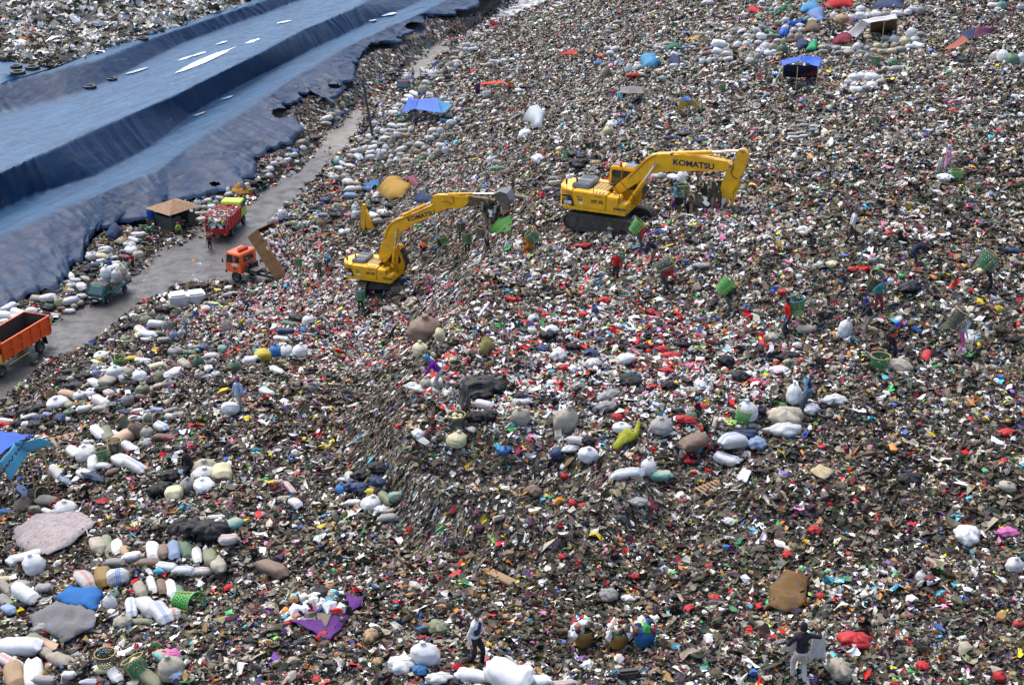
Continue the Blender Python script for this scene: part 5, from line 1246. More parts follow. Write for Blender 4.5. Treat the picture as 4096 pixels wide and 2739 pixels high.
mb = MB(); mb.cyl((2.8, .6, 1.0), (2.8, .6, 1.6), .16); mb.box((2.75, -.3, 1.3), (.35, .9, .8)); mb.box((2.0, .3, 1.15), (.8, .9, .35)); mb.build('engine_gear', CH_, r)
Tb = Matrix.Translation((-1.0, 0, 1.1)) @ Matrix.Rotation(radians(-52), 4, 'Y')
Lb, Wb, Hb = 4.6, 2.3, 1.35
mb = MB(Tb); mb.box((Lb / 2, 0, .0), (Lb, Wb, .06)); bed = mb.build('raised_bed', BRU, r)
mb = MB(Tb)
for y in (.5, -.5): mb.box((Lb / 2, y, -.12), (Lb, .14, .2))
for i in range(6): mb.box((.1 + i * (Lb - .2) / 5, 0, -.08), (.12, Wb, .12))
for y in (Wb / 2, -Wb / 2): mb.box((Lb / 2, y, -.05), (Lb, .1, .16))
mb.build('underframe', BRU, bed)
for y in (Wb / 2, -Wb / 2):
    mb = MB(Tb); mb.box((Lb / 2, y, Hb / 2), (Lb, .06, Hb)); [mb.box((.2 + i * (Lb - .4) / 5, y * 1.03, Hb / 2), (.1, .06, Hb)) for i in range(6)]; mb.build('bed_side', BRU, r)
mb = MB(Tb); mb.box((Lb, 0, Hb / 2), (.06, Wb, Hb)); mb.build('headboard', BRU, r)
mb = MB(); pz = Tb @ Vector((2.6, 0, 0)); mb.cyl((1.3, 0, 1.0), pz, .09); mb.build('tipping_ram', CHR, r)
TIP_M = M; TIP_T = Tb

# 3: green-cabbed refuse lorry with a red open body
GRN = mat('lime_paint', (.42, .62, .02), .4, dirt=.15, scale=1.5); RED = mat('red_body', (.52, .018, .015), .45, dirt=.45, dirt_col=(.16, .04, .03), scale=1.6); RINS = mat('red_dirty', (.15, .03, .03), .7, dirt=.7)
A, B, yaw = truck_root('trk', (266, 412), (380, 285), 0, ''); nrm = Vector((cos(radians(yaw)), sin(radians(yaw)), 0)); lf = Vector((-nrm.y, nrm.x, 0)); wb = 3.6
M = place(A + lf * .98, yaw); r = root('refuse_truck', M, 'lime green cabbed lorry with a red open-topped body full of refuse', 'truck', 'trucks and pickups on the haul road')
mb = MB()
for y in (.4, -.4): mb.box((1.6, y, .8), (6.4, .1, .22))
for i in range(7): mb.box((-1.4 + i, 0, .8), (.1, .8, .15))
for y in (.98, -.98): mb.tube([(.7, y, .5), (2.8, y, .5)], .03, 5); mb.tube([(.7, y, .75), (2.8, y, .75)], .03, 5); mb.box((1.8, y * .95, .62), (2.2, .03, .3))
mb.build('chassis', CH_, r)
for x in (0, 3.6):
    for sg in (1, -1): wheel(r, x, sg * .98, .46, .28)
cabover(r, 2.95, 1.75, 2.05, .72, 1.75, GRN)
mb = MB(); mb.box((.55, 0, 1.0), (4.3, 2.2, .1)); mb.build('body_floor', RINS, r)
for sg in (1, -1):
    mb = MB(); mb.prism([(-1.6, .95), (2.75, .95), (2.75, 2.05), (.2, 2.05), (-1.35, 2.35), (-1.7, 2.0)], sg * 1.1 - .03, sg * 1.1 + .03); pn = mb.build('body_side', RED, r)
    mb = MB(); [mb.box((x, sg * 1.15, 1.5), (.09, .07, 1.1)) for x in (-1.3, -.5, .3, 1.1, 1.9, 2.65)]; mb.tube([(-1.35, sg * 1.1, 2.38), (.2, sg * 1.1, 2.08), (2.75, sg * 1.1, 2.08)], .05, 6); mb.tube([(-1.35, sg * 1.1, 2.38), (-.2, sg * .75, 2.75), (1.9, sg * .75, 2.55), (2.75, sg * 1.0, 2.1)], .045, 6); mb.build('stiffener', RED, pn)
    mb = MB(); mb.box((2.2, sg * 1.125, 1.35), (.8, .01, .12)); mb.build('yellow_band', YPT, pn)
mb = MB()
for x, zt in ((-1.35, 2.42), (-.2, 2.75), (.85, 2.66), (1.9, 2.55)): mb.tube([(x, -.9 if x > -1 else -1.1, zt), (x, .9 if x > -1 else 1.1, zt)], .05, 6)
mb.tube([(-.2, 0, 2.76), (1.9, 0, 2.56)], .05, 6); mb.build('roof_frame', RED, r)
mb = MB(); mb.box((2.75, 0, 1.55), (.06, 2.2, 1.1)); mb.build('headboard', RED, r)
mb = MB(); mb.prism([(-1.7, .75), (-1.55, .75), (-1.6, 1.25), (-1.75, 1.25)], -1.1, 1.1); mb.box((-1.75, 1.05, 1.6), (.1, .12, 1.3)); mb.box((-1.75, -1.05, 1.6), (.1, .12, 1.3)); mb.build('tailgate', RED, r)
mb = MB(); [mb.box((-1.8, y, .72), (.06, .3, .14)) for y in (-.85, .85)]; mb.build('tail_lamp', ORL, r)
mb = MB(); mb.box((-1.78, 0, .7), (.02, .5, .16)); mb.build('number_plate', mat('plate_red', (.5, .02, .02)), r)
REF_M = M
def load_of(M, c, d, n, label, seed, zone='fresh', name='refuse_load'):
    rg = np.random.default_rng(seed); V, F, Cc = [], [], []
    mb = MB(); mb.box((c[0], c[1], c[2] - d[2] * .5), (d[0], d[1], d[2])); V += [tuple(v) for v in mb.v]; F += mb.f; Cc += [np.array((.03, .027, .022))] * 6
    vv, ff = icosa()
    for i in range(n):
        s = .05 + .11 * rg.random() ** 2; p = np.array([c[0] + (rg.random() - .5) * d[0], c[1] + (rg.random() - .5) * d[1], 0]); e = 1 - max(abs(p[0] - c[0]) / d[0] * 2, abs(p[1] - c[1]) / d[1] * 2) ** 3; p[2] = c[2] + .25 * e * (.6 + rg.random() * .5)
        if i % 4 == 0: p[0] = c[0] - d[0] / 2 - .03; p[2] = c[2] - rg.random() * d[2] * .9
        q = vv * (.6 + .6 * rg.random((12, 1))) * s * (1 + rg.random(3)); n0 = len(V); V += [tuple(a + p) for a in q]; F += [tuple(int(k) + n0 for k in f) for f in ff]
        Cc += [PAL[rg.choice(len(PAL), p=ZW[ZN.index(zone)])] * (.6 + .8 * rg.random())] * 20
    o = mesh_obj(name, V, F, lit_m); o.matrix_world = M; face_attr(o, 'col', np.clip(np.array(Cc), 0, .85)); return tag(o, label, 'load')
load_of(REF_M, (.55, 0, 1.95), (4.2, 2.05, .9), 700, 'mixed household refuse heaped inside the red lorry body', 4)
load_of(TIP_M @ TIP_T, (2.0, 0, 1.15), (4.3, 2.1, 1.0), 900, 'pale household refuse sliding out of the raised tipper bed', 8)

# 4: teal and black pickup with sacks
TEAL = mat('teal_band', (.02, .42, .40), .4, dirt=.15); PBLK = mat('pickup_black', (.012, .016, .018), .35, dirt=.3)
A, B, yaw = truck_root('pik', (498, 668), (327, 776), 0, ''); nrm = Vector((cos(radians(yaw)), sin(radians(yaw)), 0)); lf = Vector((-nrm.y, nrm.x, 0))
def pickup(M, label, wb, paint, band, roof=None, deco=None, s=1.0):
    r = root('pickup_truck', M, label, 'pickup', 'trucks and pickups on the haul road')
    mb = MB(); [mb.box((wb / 2 - .2, y, .48), (wb + 1.7, .1, .16)) for y in (.35, -.35)]; mb.build('chassis', CH_, r)
    for x in (0, wb):
        for sg in (1, -1): wheel(r, x, sg * .68, .31, .2)
    x0, x1, h = wb - .62, wb + .78, .78
    prof = [(x0, .42), (x1 - .06, .38), (x1, .5), (x1 - .05, 1.0), (x1 - .55, 1.68), (x0 + .1, 1.74), (x0, 1.6)]
    mb = MB(); mb.prism(prof, -h, h); cab = mb.build('cab', paint, r, bevel=.05, auto=True)
    mb = MB(); e = .006
    glass(mb, [(x1 - .055 + .02, -h * .9, 1.02), (x1 - .055 + .02, h * .9, 1.02), (x1 - .5, h * .82, 1.64), (x1 - .5, -h * .82, 1.64)])
    for sg in (1, -1): y = sg * (h + e); glass(mb, [(x0 + .22, y, 1.05), (x1 - .2, y, 1.05), (x1 - .56, y, 1.58), (x0 + .22, y, 1.6)])
    glass(mb, [(x0 - e, -h * .7, 1.15), (x0 - e, h * .7, 1.15), (x0 - e, h * .7, 1.55), (x0 - e, -h * .7, 1.55)])
    mb.build('windscreen', mat('tinted_glass', (.02, .07, .075), .08, dirt=.1, bumpy=0, spec=.8), cab)
    for sg in (1, -1):
        y = sg * (h + .008); mb = MB(); mb.add([(x1 - .02, y, .42), (x1 - .02, y, 1.0), (x1 - .5, y, 1.66), (x1 - .6, y, 1.66), (x1 - .12, y, .98), (x1 - .14, y, .42)], [(0, 1, 2, 3, 4, 5)])
        mb.add([(x0 + .05, y, .98), (x1 - .2, y, 1.02), (x1 - .25, y, .93), (x0 + .05, y, .9)], [(0, 1, 2, 3)]); mb.build('side_stripe', band, cab)
        mb = MB(); mb.box((x1 - .0, sg * .55, .68), (.04, .3, .14)); mb.build('headlight', WHT, cab, bevel=.02)
        mb = MB(); mb.box((x1 - .35, sg * (h + .12), 1.15), (.06, .14, .2)); mb.build('mirror', BLK, cab)
    mb = MB(); mb.box((x1 + .02, 0, .46), (.12, 1.56, .2)); mb.build('bumper', BLK, cab, bevel=.03)
    mb = MB(); mb.box((x1 + .085, 0, .46), (.01, .45, .12)); mb.build('number_plate', WHT, cab)
    mb = MB(); mb.box((x1 - .01, 0, .72), (.03, 1.2, .06)); mb.build('grille', mat('grille_pale', (.35, .38, .4), .3), cab)
    mb = MB(); bl = (-.95, x0 - .06)
    mb.box(((bl[0] + bl[1]) / 2, 0, .68), (bl[1] - bl[0], 1.6, .06)); mb.build('bed_floor', CH_, r)
    for sg in (1, -1):
        mb = MB(); mb.box(((bl[0] + bl[1]) / 2, sg * .8, .86), (bl[1] - bl[0], .04, .36)); pn = mb.build('bed_side', paint, r)
        mb = MB(); yy = sg * .826; mb.add([(bl[1], yy, .70), (bl[1], yy, .84), (bl[0] + .1, yy, .98), (bl[0] + .1, yy, .90)], [(0, 1, 2, 3)]); mb.add([(bl[1], yy, .88), (bl[1], yy, .93), (.2, yy, 1.0), (.2, yy, .96)], [(0, 1, 2, 3)]); mb.build('side_stripe', band, pn)
        mb = MB(); mb.tube([(bl[0], sg * .8, 1.06), (bl[1], sg * .8, 1.06)], .02, 5); mb.build('rail', mat('rail_tan', (.45, .33, .2)), pn)
    mb = MB(); mb.box((bl[0], 0, .86), (.04, 1.6, .36)); mb.build('tailgate', paint, r)
    if roof:
        mb = MB(); [mb.tube([(x0 + .1, y, 1.82), (x1 - .65, y, 1.80)], .02, 5) for y in (-.6, -.3, 0, .3, .6)]; [mb.tube([(x0 + .12 + i * .22, -.65, 1.83), (x0 + .12 + i * .22, .65, 1.83)], .02, 5) for i in range(4)]; mb.build('roof_rack', BLK, cab)
    if deco:
        mb = MB(); mb.add([(x1 - .45, -.5, 1.60), (x1 - .45, .45, 1.60), (x1 - .5, .35, 1.66), (x1 - .5, -.4, 1.66)], [(0, 1, 2, 3)]); mb.v = [v + Vector((.03, 0, .0)) for v in mb.v]; mb.build('windscreen_banner', deco, cab)
    return r
wb = (B - A).length
M4 = place(A - lf * .68, yaw)
pickup(M4, 'black and teal pickup loaded high with white sacks', wb, PBLK, TEAL, True, mat('banner_green', (.05, .5, .15), .5))
# 5: small black pickup further up the road
u5, v5 = UV('01', 1355, 862); a5 = Vector((*map(float, at_h(u5, v5, 0)), 0)); M5 = place(a5 + Vector((.2, 2.9, 0)), -97)
pickup(M5, 'small black pickup with a roof rack, coming down the distant road', 2.3, PBLK, mat('teal_light', (.2, .4, .42)), True, mat('banner_red', (.6, .03, .05), .5))

# ---------------------------------------------------------------- motorcycles
def motorbike(view, x, y, yaw, label, paint, lean=8, s=1.0, base=None):
    u, v = UV(view, x, y); p = cast(u, v); r = root('motorcycle', place(p, yaw, 0, lean, s), label, 'motorcycle', 'motorcycles parked by the sacks')
    for xx in (-.62, .62):
        o = bpy.data.objects.new('wheel', tyre_mesh(.36)); COL.objects.link(o); o.parent = r; o.matrix_local = Matrix.Translation((xx, 0, .29)) @ Matrix.Rotation(pi / 2, 4, 'X') @ Matrix.Scale(.29, 4)
        mb = MB(); [mb.cyl((xx, 0, .29), (xx + .23 * cos(t), 0, .29 + .23 * sin(t)), .008, n=4) for t in np.linspace(0, 2 * pi, 9)[:-1]]; mb.build('spokes', CHR, o);
        for ch in o.children: ch.matrix_parent_inverse = o.matrix_local.inverted()
    mb = MB(); mb.prism([(-.75, .68), (-.45, .5), (-.1, .42), (.1, .32), (.3, .4), (.5, .75), (.42, .88), (.3, .6), (.05, .55), (-.3, .66), (-.7, .76)], -.11, .11); mb.build('fairing', paint, r, bevel=.03, auto=True)
    mb = MB(); mb.box((-.32, 0, .76), (.72, .24, .10), (0, .06, 0), (.9, .7)); mb.build('seat', BLK, r, bevel=.03, auto=True)
    mb = MB(); mb.box((.0, 0, .32), (.34, .2, .24)); mb.tube([(-.1, -.14, .28), (-.75, -.16, .34)], .045, 8); mb.build('engine', CH_, r, bevel=.02)
    mb = MB(); mb.tube([(.62, .07, .29), (.45, .07, .86)], .022, 6); mb.tube([(.62, -.07, .29), (.45, -.07, .86)], .022, 6); mb.build('fork', CHR, r)
    mb = MB(); mb.tube([(.32, .33, .98), (.4, .1, .92), (.4, -.1, .92), (.32, -.33, .98)], .016, 6); mb.build('handlebar', BLK, r)
    mb = MB(); mb.ball((.55, 0, .82), (.07, .09, .07)); mb.build('headlight', WHT, r, smooth=True)
    mb = MB(); [mb.tube([(.36, sg * .2, .95), (.4, sg * .28, 1.12)], .008, 4) or mb.ball((.4, sg * .28, 1.14), (.02, .05, .035), 8, 5) for sg in (1, -1)]; mb.build('mirror', BLK, r)
    return r
BIKEB = mat('bike_blue', (.03, .06, .12), .3, dirt=.2); BIKER = mat('bike_maroon', (.25, .01, .03), .3, dirt=.2)
motorbike('01', 1535, 735, 205, 'dark blue motorcycle standing by white sacks on the upper road', BIKEB)
motorbike('01', 965, 1250, 200, 'black motorcycle at the foot of the leaning pole', BLK, 10)
motorbike('01', 1010, 1185, 190, 'dark grey motorcycle parked behind the black one near the pole', mat('bike_grey', (.06, .06, .07), .35), -6)
motorbike('01', 1045, 1110, 200, 'black motorcycle highest in the row by the pole', BLK, 8)
motorbike('10', 1405, 665, 10, 'maroon motorcycle with a white rear edge in front of the hut', BIKER, 8)
motorbike('10', 1420, 600, 15, 'black motorcycle behind the maroon one by the hut', BLK, -8)
motorbike('10', 1370, 715, 5, 'black motorcycle beside the ringed basket at the road edge', BLK, 6)
motorbike('10', 1360, 560, 20, 'green and black motorcycle close to the blue drum', mat('bike_green', (.03, .35, .06), .35), 5)
# ---------------------------------------------------------------- sacks: (x, y, width, height, slant, colour, kind)
Ly, Ro, En, Ba = 'lying', 'round', 'end', 'bag'
G1 = 'sacks piled along the far side of the haul road'
pile('00', '', '', [])
for w_, g_, vw, rows in [
 ('in the heap at the road head by the distant lane', 'sacks heaped along the near side of the upper road', '01', [
  (1905, 412, 50, 45, 0, 'w', Ro), (1945, 405, 50, 42, 0, 'w', Ro), (1990, 415, 50, 40, 0, 'w', Ro), (1870, 445, 60, 40, 10, 'd', Ly), (1925, 450, 55, 45, 0, 'w', Ro), (1975, 455, 60, 40, 0, 'w', Ly), (2010, 445, 45, 40, 0, 'w', Ro), (1840, 480, 60, 42, 15, 'g', Ly), (1880, 500, 50, 45, 0, 'w', Ro), (1935, 490, 50, 36, 0, 'e', Ly), (1825, 505, 60, 36, 10, 'k', Ba), (1880, 525, 50, 40, -20, 'n', Ly), (1820, 540, 70, 45, 0, 'd', Ly), (1830, 570, 65, 45, 10, 'w', Ly), (2040, 395, 50, 25, 0, 'e', Ly), (2080, 375, 50, 28, 0, 'm', Ly)]),
 ('in the heap beside the dark blue motorcycle', 'sacks heaped along the near side of the upper road', '01', [
  (1715, 590, 50, 50, 0, 'e', Ro), (1755, 600, 50, 45, 0, 'd', Ro), (1795, 590, 55, 60, 0, 'd', Ro), (1840, 600, 50, 60, 0, 'w', Ro), (1800, 640, 70, 50, 0, 'g', Ro), (1620, 665, 90, 60, 0, 'w', Ro), (1690, 665, 70, 55, 0, 'g', Ro), (1680, 700, 80, 40, 0, 'e', Ly), (1615, 705, 80, 35, 0, 'i', Ly), (1710, 720, 70, 45, 0, 'd', Ro), (1765, 700, 60, 40, 10, 'k', Ba), (1770, 745, 80, 40, -10, 'B', Ba), (1850, 715, 50, 40, 0, 'm', Ba), (1600, 765, 70, 45, 10, 'e', Ro), (1555, 755, 60, 40, 0, 'w', Ly), (1700, 770, 50, 30, 0, 'W', Ba), (1880, 565, 50, 20, 0, 'u', Ba)]),
 ('around the blue tarpaulin shelter', 'sacks heaped along the near side of the upper road', '01', [
  (1540, 815, 90, 100, 0, 'd', Ro), (1590, 865, 60, 50, 0, 'w', Ly), (1450, 860, 90, 50, 15, 'W', Ly), (1400, 890, 90, 45, 20, 'w', Ly), (1370, 925, 80, 40, 10, 'w', Ly), (1310, 965, 70, 55, 0, 'w', Ro), (1280, 1000, 70, 40, 20, 'w', Ly), (1260, 1030, 80, 50, 0, 'W', Ly), (1715, 900, 70, 60, 0, 'w', Ro), (1775, 915, 40, 40, 0, 'w', Ro), (1750, 950, 60, 40, 0, 'w', Ly), (1140, 1050, 30, 60, 0, 'W', Ba)]),
 ('in the wide heap below the leaning pole', 'sacks heaped along the near side of the upper road', '01', [
  (1090, 1130, 60, 60, 0, 'w', Ro), (1120, 1185, 70, 65, 0, 'w', Ro), (1170, 1200, 70, 50, 0, 'w', Ro), (1250, 1150, 90, 40, 10, 'w', Ly), (1340, 1150, 90, 50, 0, 'w', Ly), (1340, 1105, 80, 60, 0, 'e', Ro), (1340, 1195, 90, 45, 0, 'd', Ly), (1240, 1190, 80, 30, 0, 'w', Ly), (1420, 1180, 60, 60, 0, 'w', Ro), (1300, 1240, 50, 80, 80, 's', Ly), (1250, 1275, 55, 85, 0, 'd', Ro), (1180, 1270, 90, 50, 0, 'w', Ly), (1040, 1255, 90, 60, 30, 'w', Ly), (1210, 1235, 60, 40, 0, 'd', Ly), (1370, 1240, 70, 50, 0, 'n', Ly), (970, 1285, 70, 60, 0, 'g', Ro), (1020, 1300, 60, 50, -20, 'd', Ly), (1090, 1310, 60, 40, 0, 'w', Ly), (1140, 1320, 70, 45, 0, 'e', Ly), (1075, 1350, 80, 50, 0, 'W', Ly), (1190, 1350, 60, 60, 0, 'w', Ro), (1000, 1350, 60, 45, 0, 'w', Ro), (955, 1370, 60, 65, 0, 'w', Ro), (900, 1385, 80, 45, 0, 'w', Ly), (1050, 1395, 80, 50, 0, 'W', Ly), (1150, 1385, 90, 45, 0, 'w', Ly), (990, 1390, 35, 40, 0, 'e', Ro), (1135, 1420, 60, 90, 0, 'w', Ro), (1050, 1440, 90, 50, 0, 's', Ly), (940, 1440, 110, 60, 30, 's', Ly), (870, 1430, 70, 45, 20, 'd', Ly), (1190, 1440, 60, 60, 0, 'b', Ro), (1235, 1430, 50, 40, 0, 'w', Ro), (1230, 1480, 55, 60, 0, 'w', Ro), (1290, 1460, 70, 55, 0, 'w', Ro), (1260, 1395, 55, 60, 0, 'g', Ro), (1330, 1370, 90, 60, 0, 'w', Ly), (1330, 1420, 80, 50, 0, 'd', Ly), (1415, 1325, 70, 45, 0, 'g', Ly), (1440, 1375, 60, 80, 0, 'd', Ro), (1500, 1325, 90, 50, 0, 's', Ly), (1550, 1350, 70, 50, 0, 'd', Ro), (1480, 1390, 70, 50, 0, 'n', Ly), (1400, 1430, 90, 40, 0, 'd', Ly), (1390, 1470, 100, 50, 0, 'd', Ly), (1380, 1515, 90, 40, 0, 'g', Ly), (1460, 1480, 60, 70, 0, 'd', Ro), (1520, 1450, 60, 60, 0, 'e', Ro), (1540, 1490, 70, 45, 0, 'o', Ly), (1560, 1420, 80, 50, 0, 'd', Ly), (1600, 1380, 60, 55, 0, 'w', Ro), (1610, 1440, 60, 60, 0, 'd', Ro), (790, 1500, 80, 45, 20, 'w', Ly), (750, 1470, 80, 70, 0, 't', Ro), (860, 1520, 90, 40, 10, 'w', Ly), (760, 1540, 90, 40, 15, 'w', Ly), (700, 1550, 60, 35, 0, 'w', Ly)]),
 ('in the three-sack stack near the upper slope', 'sacks heaped along the near side of the upper road', '01', [(1690, 1330, 80, 60, 0, 'w', Ly), (1670, 1390, 70, 85, 0, 'd', Ro), (1740, 1370, 65, 75, 0, 's', Ro)]),
 ('in the heap between shelter and slope', 'sacks heaped along the near side of the upper road', '01', [
  (1720, 1110, 60, 45, 0, 'u', Ly), (1790, 1135, 60, 100, 85, 's', Ly), (1850, 1090, 45, 35, 0, 't', Ly), (1870, 1110, 70, 45, 0, 'k', Ba), (1900, 1140, 70, 50, 0, 'k', Ba), (1850, 1165, 60, 35, 0, 'g', Ly), (1620, 1200, 80, 60, 0, 'w', Ly), (1690, 1195, 60, 70, 0, 'w', Ro), (1600, 1260, 80, 50, 0, 'w', Ly), (1710, 1260, 60, 90, 0, 'd', Ro), (1650, 1245, 60, 50, 0, 'g', Ly), (1790, 1230, 60, 40, 0, 'e', Ly), (1770, 1060, 60, 40, 0, 'w', Ly)]),
 ('beside the red awning on the slope', 'sacks scattered on the upper slope', '01', [
  (2115, 870, 45, 90, 80, 's', Ly), (2110, 930, 70, 50, 0, 'w', Ly), (2050, 965, 70, 35, 0, 'w', Ly), (1950, 1010, 80, 45, 0, 'e', Ly), (1880, 905, 60, 30, 0, 'w', Ly), (1830, 850, 30, 30, 0, 'w', Ro), (1800, 860, 30, 35, 0, 'w', Ro), (2180, 565, 70, 40, 0, 's', Ly), (2130, 600, 90, 45, 0, 'd', Ly), (2230, 570, 50, 50, 0, 's', Ro), (2270, 555, 50, 40, 0, 'w', Ly), (2150, 1460, 80, 70, 0, 'w', Ro), (2210, 1490, 80, 60, 0, 'd', Ly), (2260, 1540, 100, 55, 0, 'e', Ly), (2170, 1545, 60, 40, 0, 't', Ly)]),
 ('on the bank foot above the road bend', G1, '01', [
  (650, 1085, 100, 55, 0, 'w', Ly), (640, 1135, 90, 45, 0, 'd', Ly), (690, 1050, 90, 50, 15, 'd', Ly), (740, 1030, 60, 60, 0, 'w', Ro), (730, 1085, 40, 50, 0, 'w', Ro), (780, 1040, 30, 60, 80, 'u', Ly), (810, 1010, 60, 35, 0, 'w', Ly), (790, 955, 45, 55, 0, 'Y', Ro), (830, 970, 70, 40, -15, 'k', Ba), (870, 955, 50, 35, 0, 'e', Ly), (1225, 680, 80, 40, 0, 'k', Ba), (1240, 640, 40, 40, 0, 'w', Ro), (1335, 595, 60, 50, 0, 'k', Ba), (1290, 640, 60, 30, 0, 'B', Ba), (1130, 740, 40, 30, 0, 'u', Ba)]),
 ('in the row beside the road below the liner hem', G1, '01', [
  (530, 1260, 110, 70, 30, 'k', Ba), (470, 1275, 40, 60, 0, 'w', Ro), (410, 1305, 100, 55, 0, 'd', Ly), (430, 1355, 60, 50, 0, 'w', Ro), (345, 1380, 80, 45, 10, 'u', Ba), (300, 1365, 40, 40, 0, 'i', Ba), (300, 1420, 60, 50, 0, 'w', Ro), (350, 1415, 60, 50, 0, 'w', Ro), (210, 1500, 50, 35, 0, 'a', Ly), (255, 1495, 60, 60, 0, 'g', Ro), (220, 1460, 60, 50, 0, 'w', Ro), (160, 1500, 60, 45, 0, 'w', Ly), (130, 1540, 70, 50, 0, 'W', Ro), (290, 1465, 60, 50, 0, 'w', Ly)]),
 ('in the dark heap opposite the road bend', G1, '11', [(20, 90, 80, 45, 20, 'k', Ba), (60, 60, 70, 45, 10, 'k', Ba), (30, 40, 70, 40, 0, 'B', Ba), (60, 110, 70, 45, 0, 'k', Ba), (10, 130, 50, 40, 0, 'k', Ba), (120, 35, 60, 50, 0, 'w', Ro), (90, 10, 60, 40, 0, 'd', Ly)]),
]: pile(vw, w_, g_, rows)
pile('10', 'between the hut and the red lorry', G1, [
 (1790, 340, 120, 60, -20, 's', Ly), (1805, 290, 60, 70, 0, 'w', Ro), (1740, 370, 80, 50, 0, 'w', Ro), (1760, 330, 50, 40, 0, 'd', Ly), (1850, 295, 60, 40, 0, 'B', Ba), (1900, 270, 70, 50, 0, 'w', Ly), (1930, 330, 80, 50, 0, 'W', Ly), (1955, 365, 90, 50, 0, 's', Ly), (1975, 285, 60, 50, 0, 'g', Ro), (1880, 335, 60, 50, 0, 'd', Ly), (1870, 385, 90, 60, 0, 'd', Ro), (1745, 425, 60, 60, 0, 'k', Ba), (1770, 465, 80, 50, 0, 'k', Ba), (1840, 440, 90, 60, 0, 's', Ro), (1800, 390, 80, 40, 0, 'w', Ly), (2010, 245, 60, 40, 0, 'w', Ly), (2060, 280, 60, 50, 0, 'o', Ro), (2085, 170, 40, 55, 0, 'W', Ro), (2090, 210, 60, 40, 0, 'w', Ly), (2250, 130, 80, 45, -20, 'w', Ly), (2300, 175, 80, 40, -20, 'o', Ly), (2310, 110, 80, 50, 0, 'k', Ba), (2270, 95, 70, 40, 0, 'k', Ba), (2020, 330, 60, 40, 0, 'w', Ly), (1895, 400, 50, 30, 0, 'a', Ly)])
pile('10', 'in the heap between the liner and the motorcycles', G1, [
 (1265, 578, 130, 60, 0, 'w', Ly), (1225, 625, 110, 50, 10, 'w', Ly), (1255, 645, 90, 50, 0, 'e', Ly), (1190, 665, 100, 60, 0, 'w', Ro), (1280, 700, 80, 60, 0, 'o', Ro), (1195, 715, 110, 70, 0, 'W', Ro), (1270, 760, 100, 80, 0, 'd', Ro), (1135, 785, 90, 55, 0, 'm', Ly), (1130, 730, 60, 40, 0, 'i', Ly), (960, 710, 100, 50, 0, 'w', Ly), (940, 745, 110, 60, 0, 'g', Ly), (925, 780, 110, 60, 0, 'Y', Ly), (1000, 770, 60, 50, 0, 'w', Ro), (830, 765, 90, 55, 0, 'w', Ro), (850, 815, 80, 50, 0, 'k', Ba), (920, 820, 80, 50, 0, 'w', Ly), (930, 845, 40, 30, 0, 'e', Ba), (1060, 840, 80, 40, 0, 'w', Ly), (1040, 790, 70, 45, 0, 'w', Ly), (860, 860, 90, 50, 0, 'B', Ba), (800, 880, 90, 40, 0, 'k', Ba), (850, 900, 80, 40, 0, 'k', Ba), (780, 910, 70, 50, 0, 'k', Ba)])
pile('10', 'in the heap behind the teal pickup', G1, [
 (640, 955, 100, 65, 30, 'W', Ly), (685, 995, 90, 50, 0, 'w', Ly), (740, 955, 110, 60, 5, 'k', Ba), (775, 985, 110, 55, 20, 'd', Ly), (590, 1010, 90, 40, 0, 'w', Ly), (650, 1040, 80, 50, 0, 'w', Ro), (745, 1060, 120, 90, 35, 'w', Ly), (840, 965, 60, 60, 0, 'k', Ba), (640, 1090, 60, 45, 0, 'w', Ro), (690, 1125, 60, 50, 0, 'k', Ba), (610, 1115, 90, 50, 0, 'B', Ba), (740, 1140, 90, 45, 0, 'w', Ly), (455, 1095, 130, 60, 0, 'w', Ly), (440, 1160, 130, 90, 10, 'w', Ly), (340, 1160, 100, 70, 0, 'd', Ly), (540, 1185, 80, 90, 0, 'Y', Ro), (455, 1225, 80, 50, 0, 'e', Ly), (640, 1185, 130, 80, -10, 's', Ly), (730, 1200, 70, 50, 0, 'd', Ro), (680, 1230, 60, 50, 0, 'd', Ro), (640, 1275, 80, 50, 0, 'w', Ly), (560, 1250, 60, 30, 0, 'd', Ly), (440, 1255, 90, 50, 0, 'k', Ba)])
pile('10', 'behind the orange dump bed', G1, [
 (75, 1245, 150, 95, -10, 's', Ly), (170, 1295, 130, 80, 10, 'W', Ly), (140, 1340, 150, 80, 20, 's', Ly), (40, 1320, 120, 80, 0, 'W', Ly), (20, 1380, 110, 60, 0, 'w', Ly), (290, 1275, 90, 60, 0, 'W', Ly), (225, 1300, 60, 50, 0, 'g', Ly), (505, 1320, 70, 40, 0, 'w', Ly)])
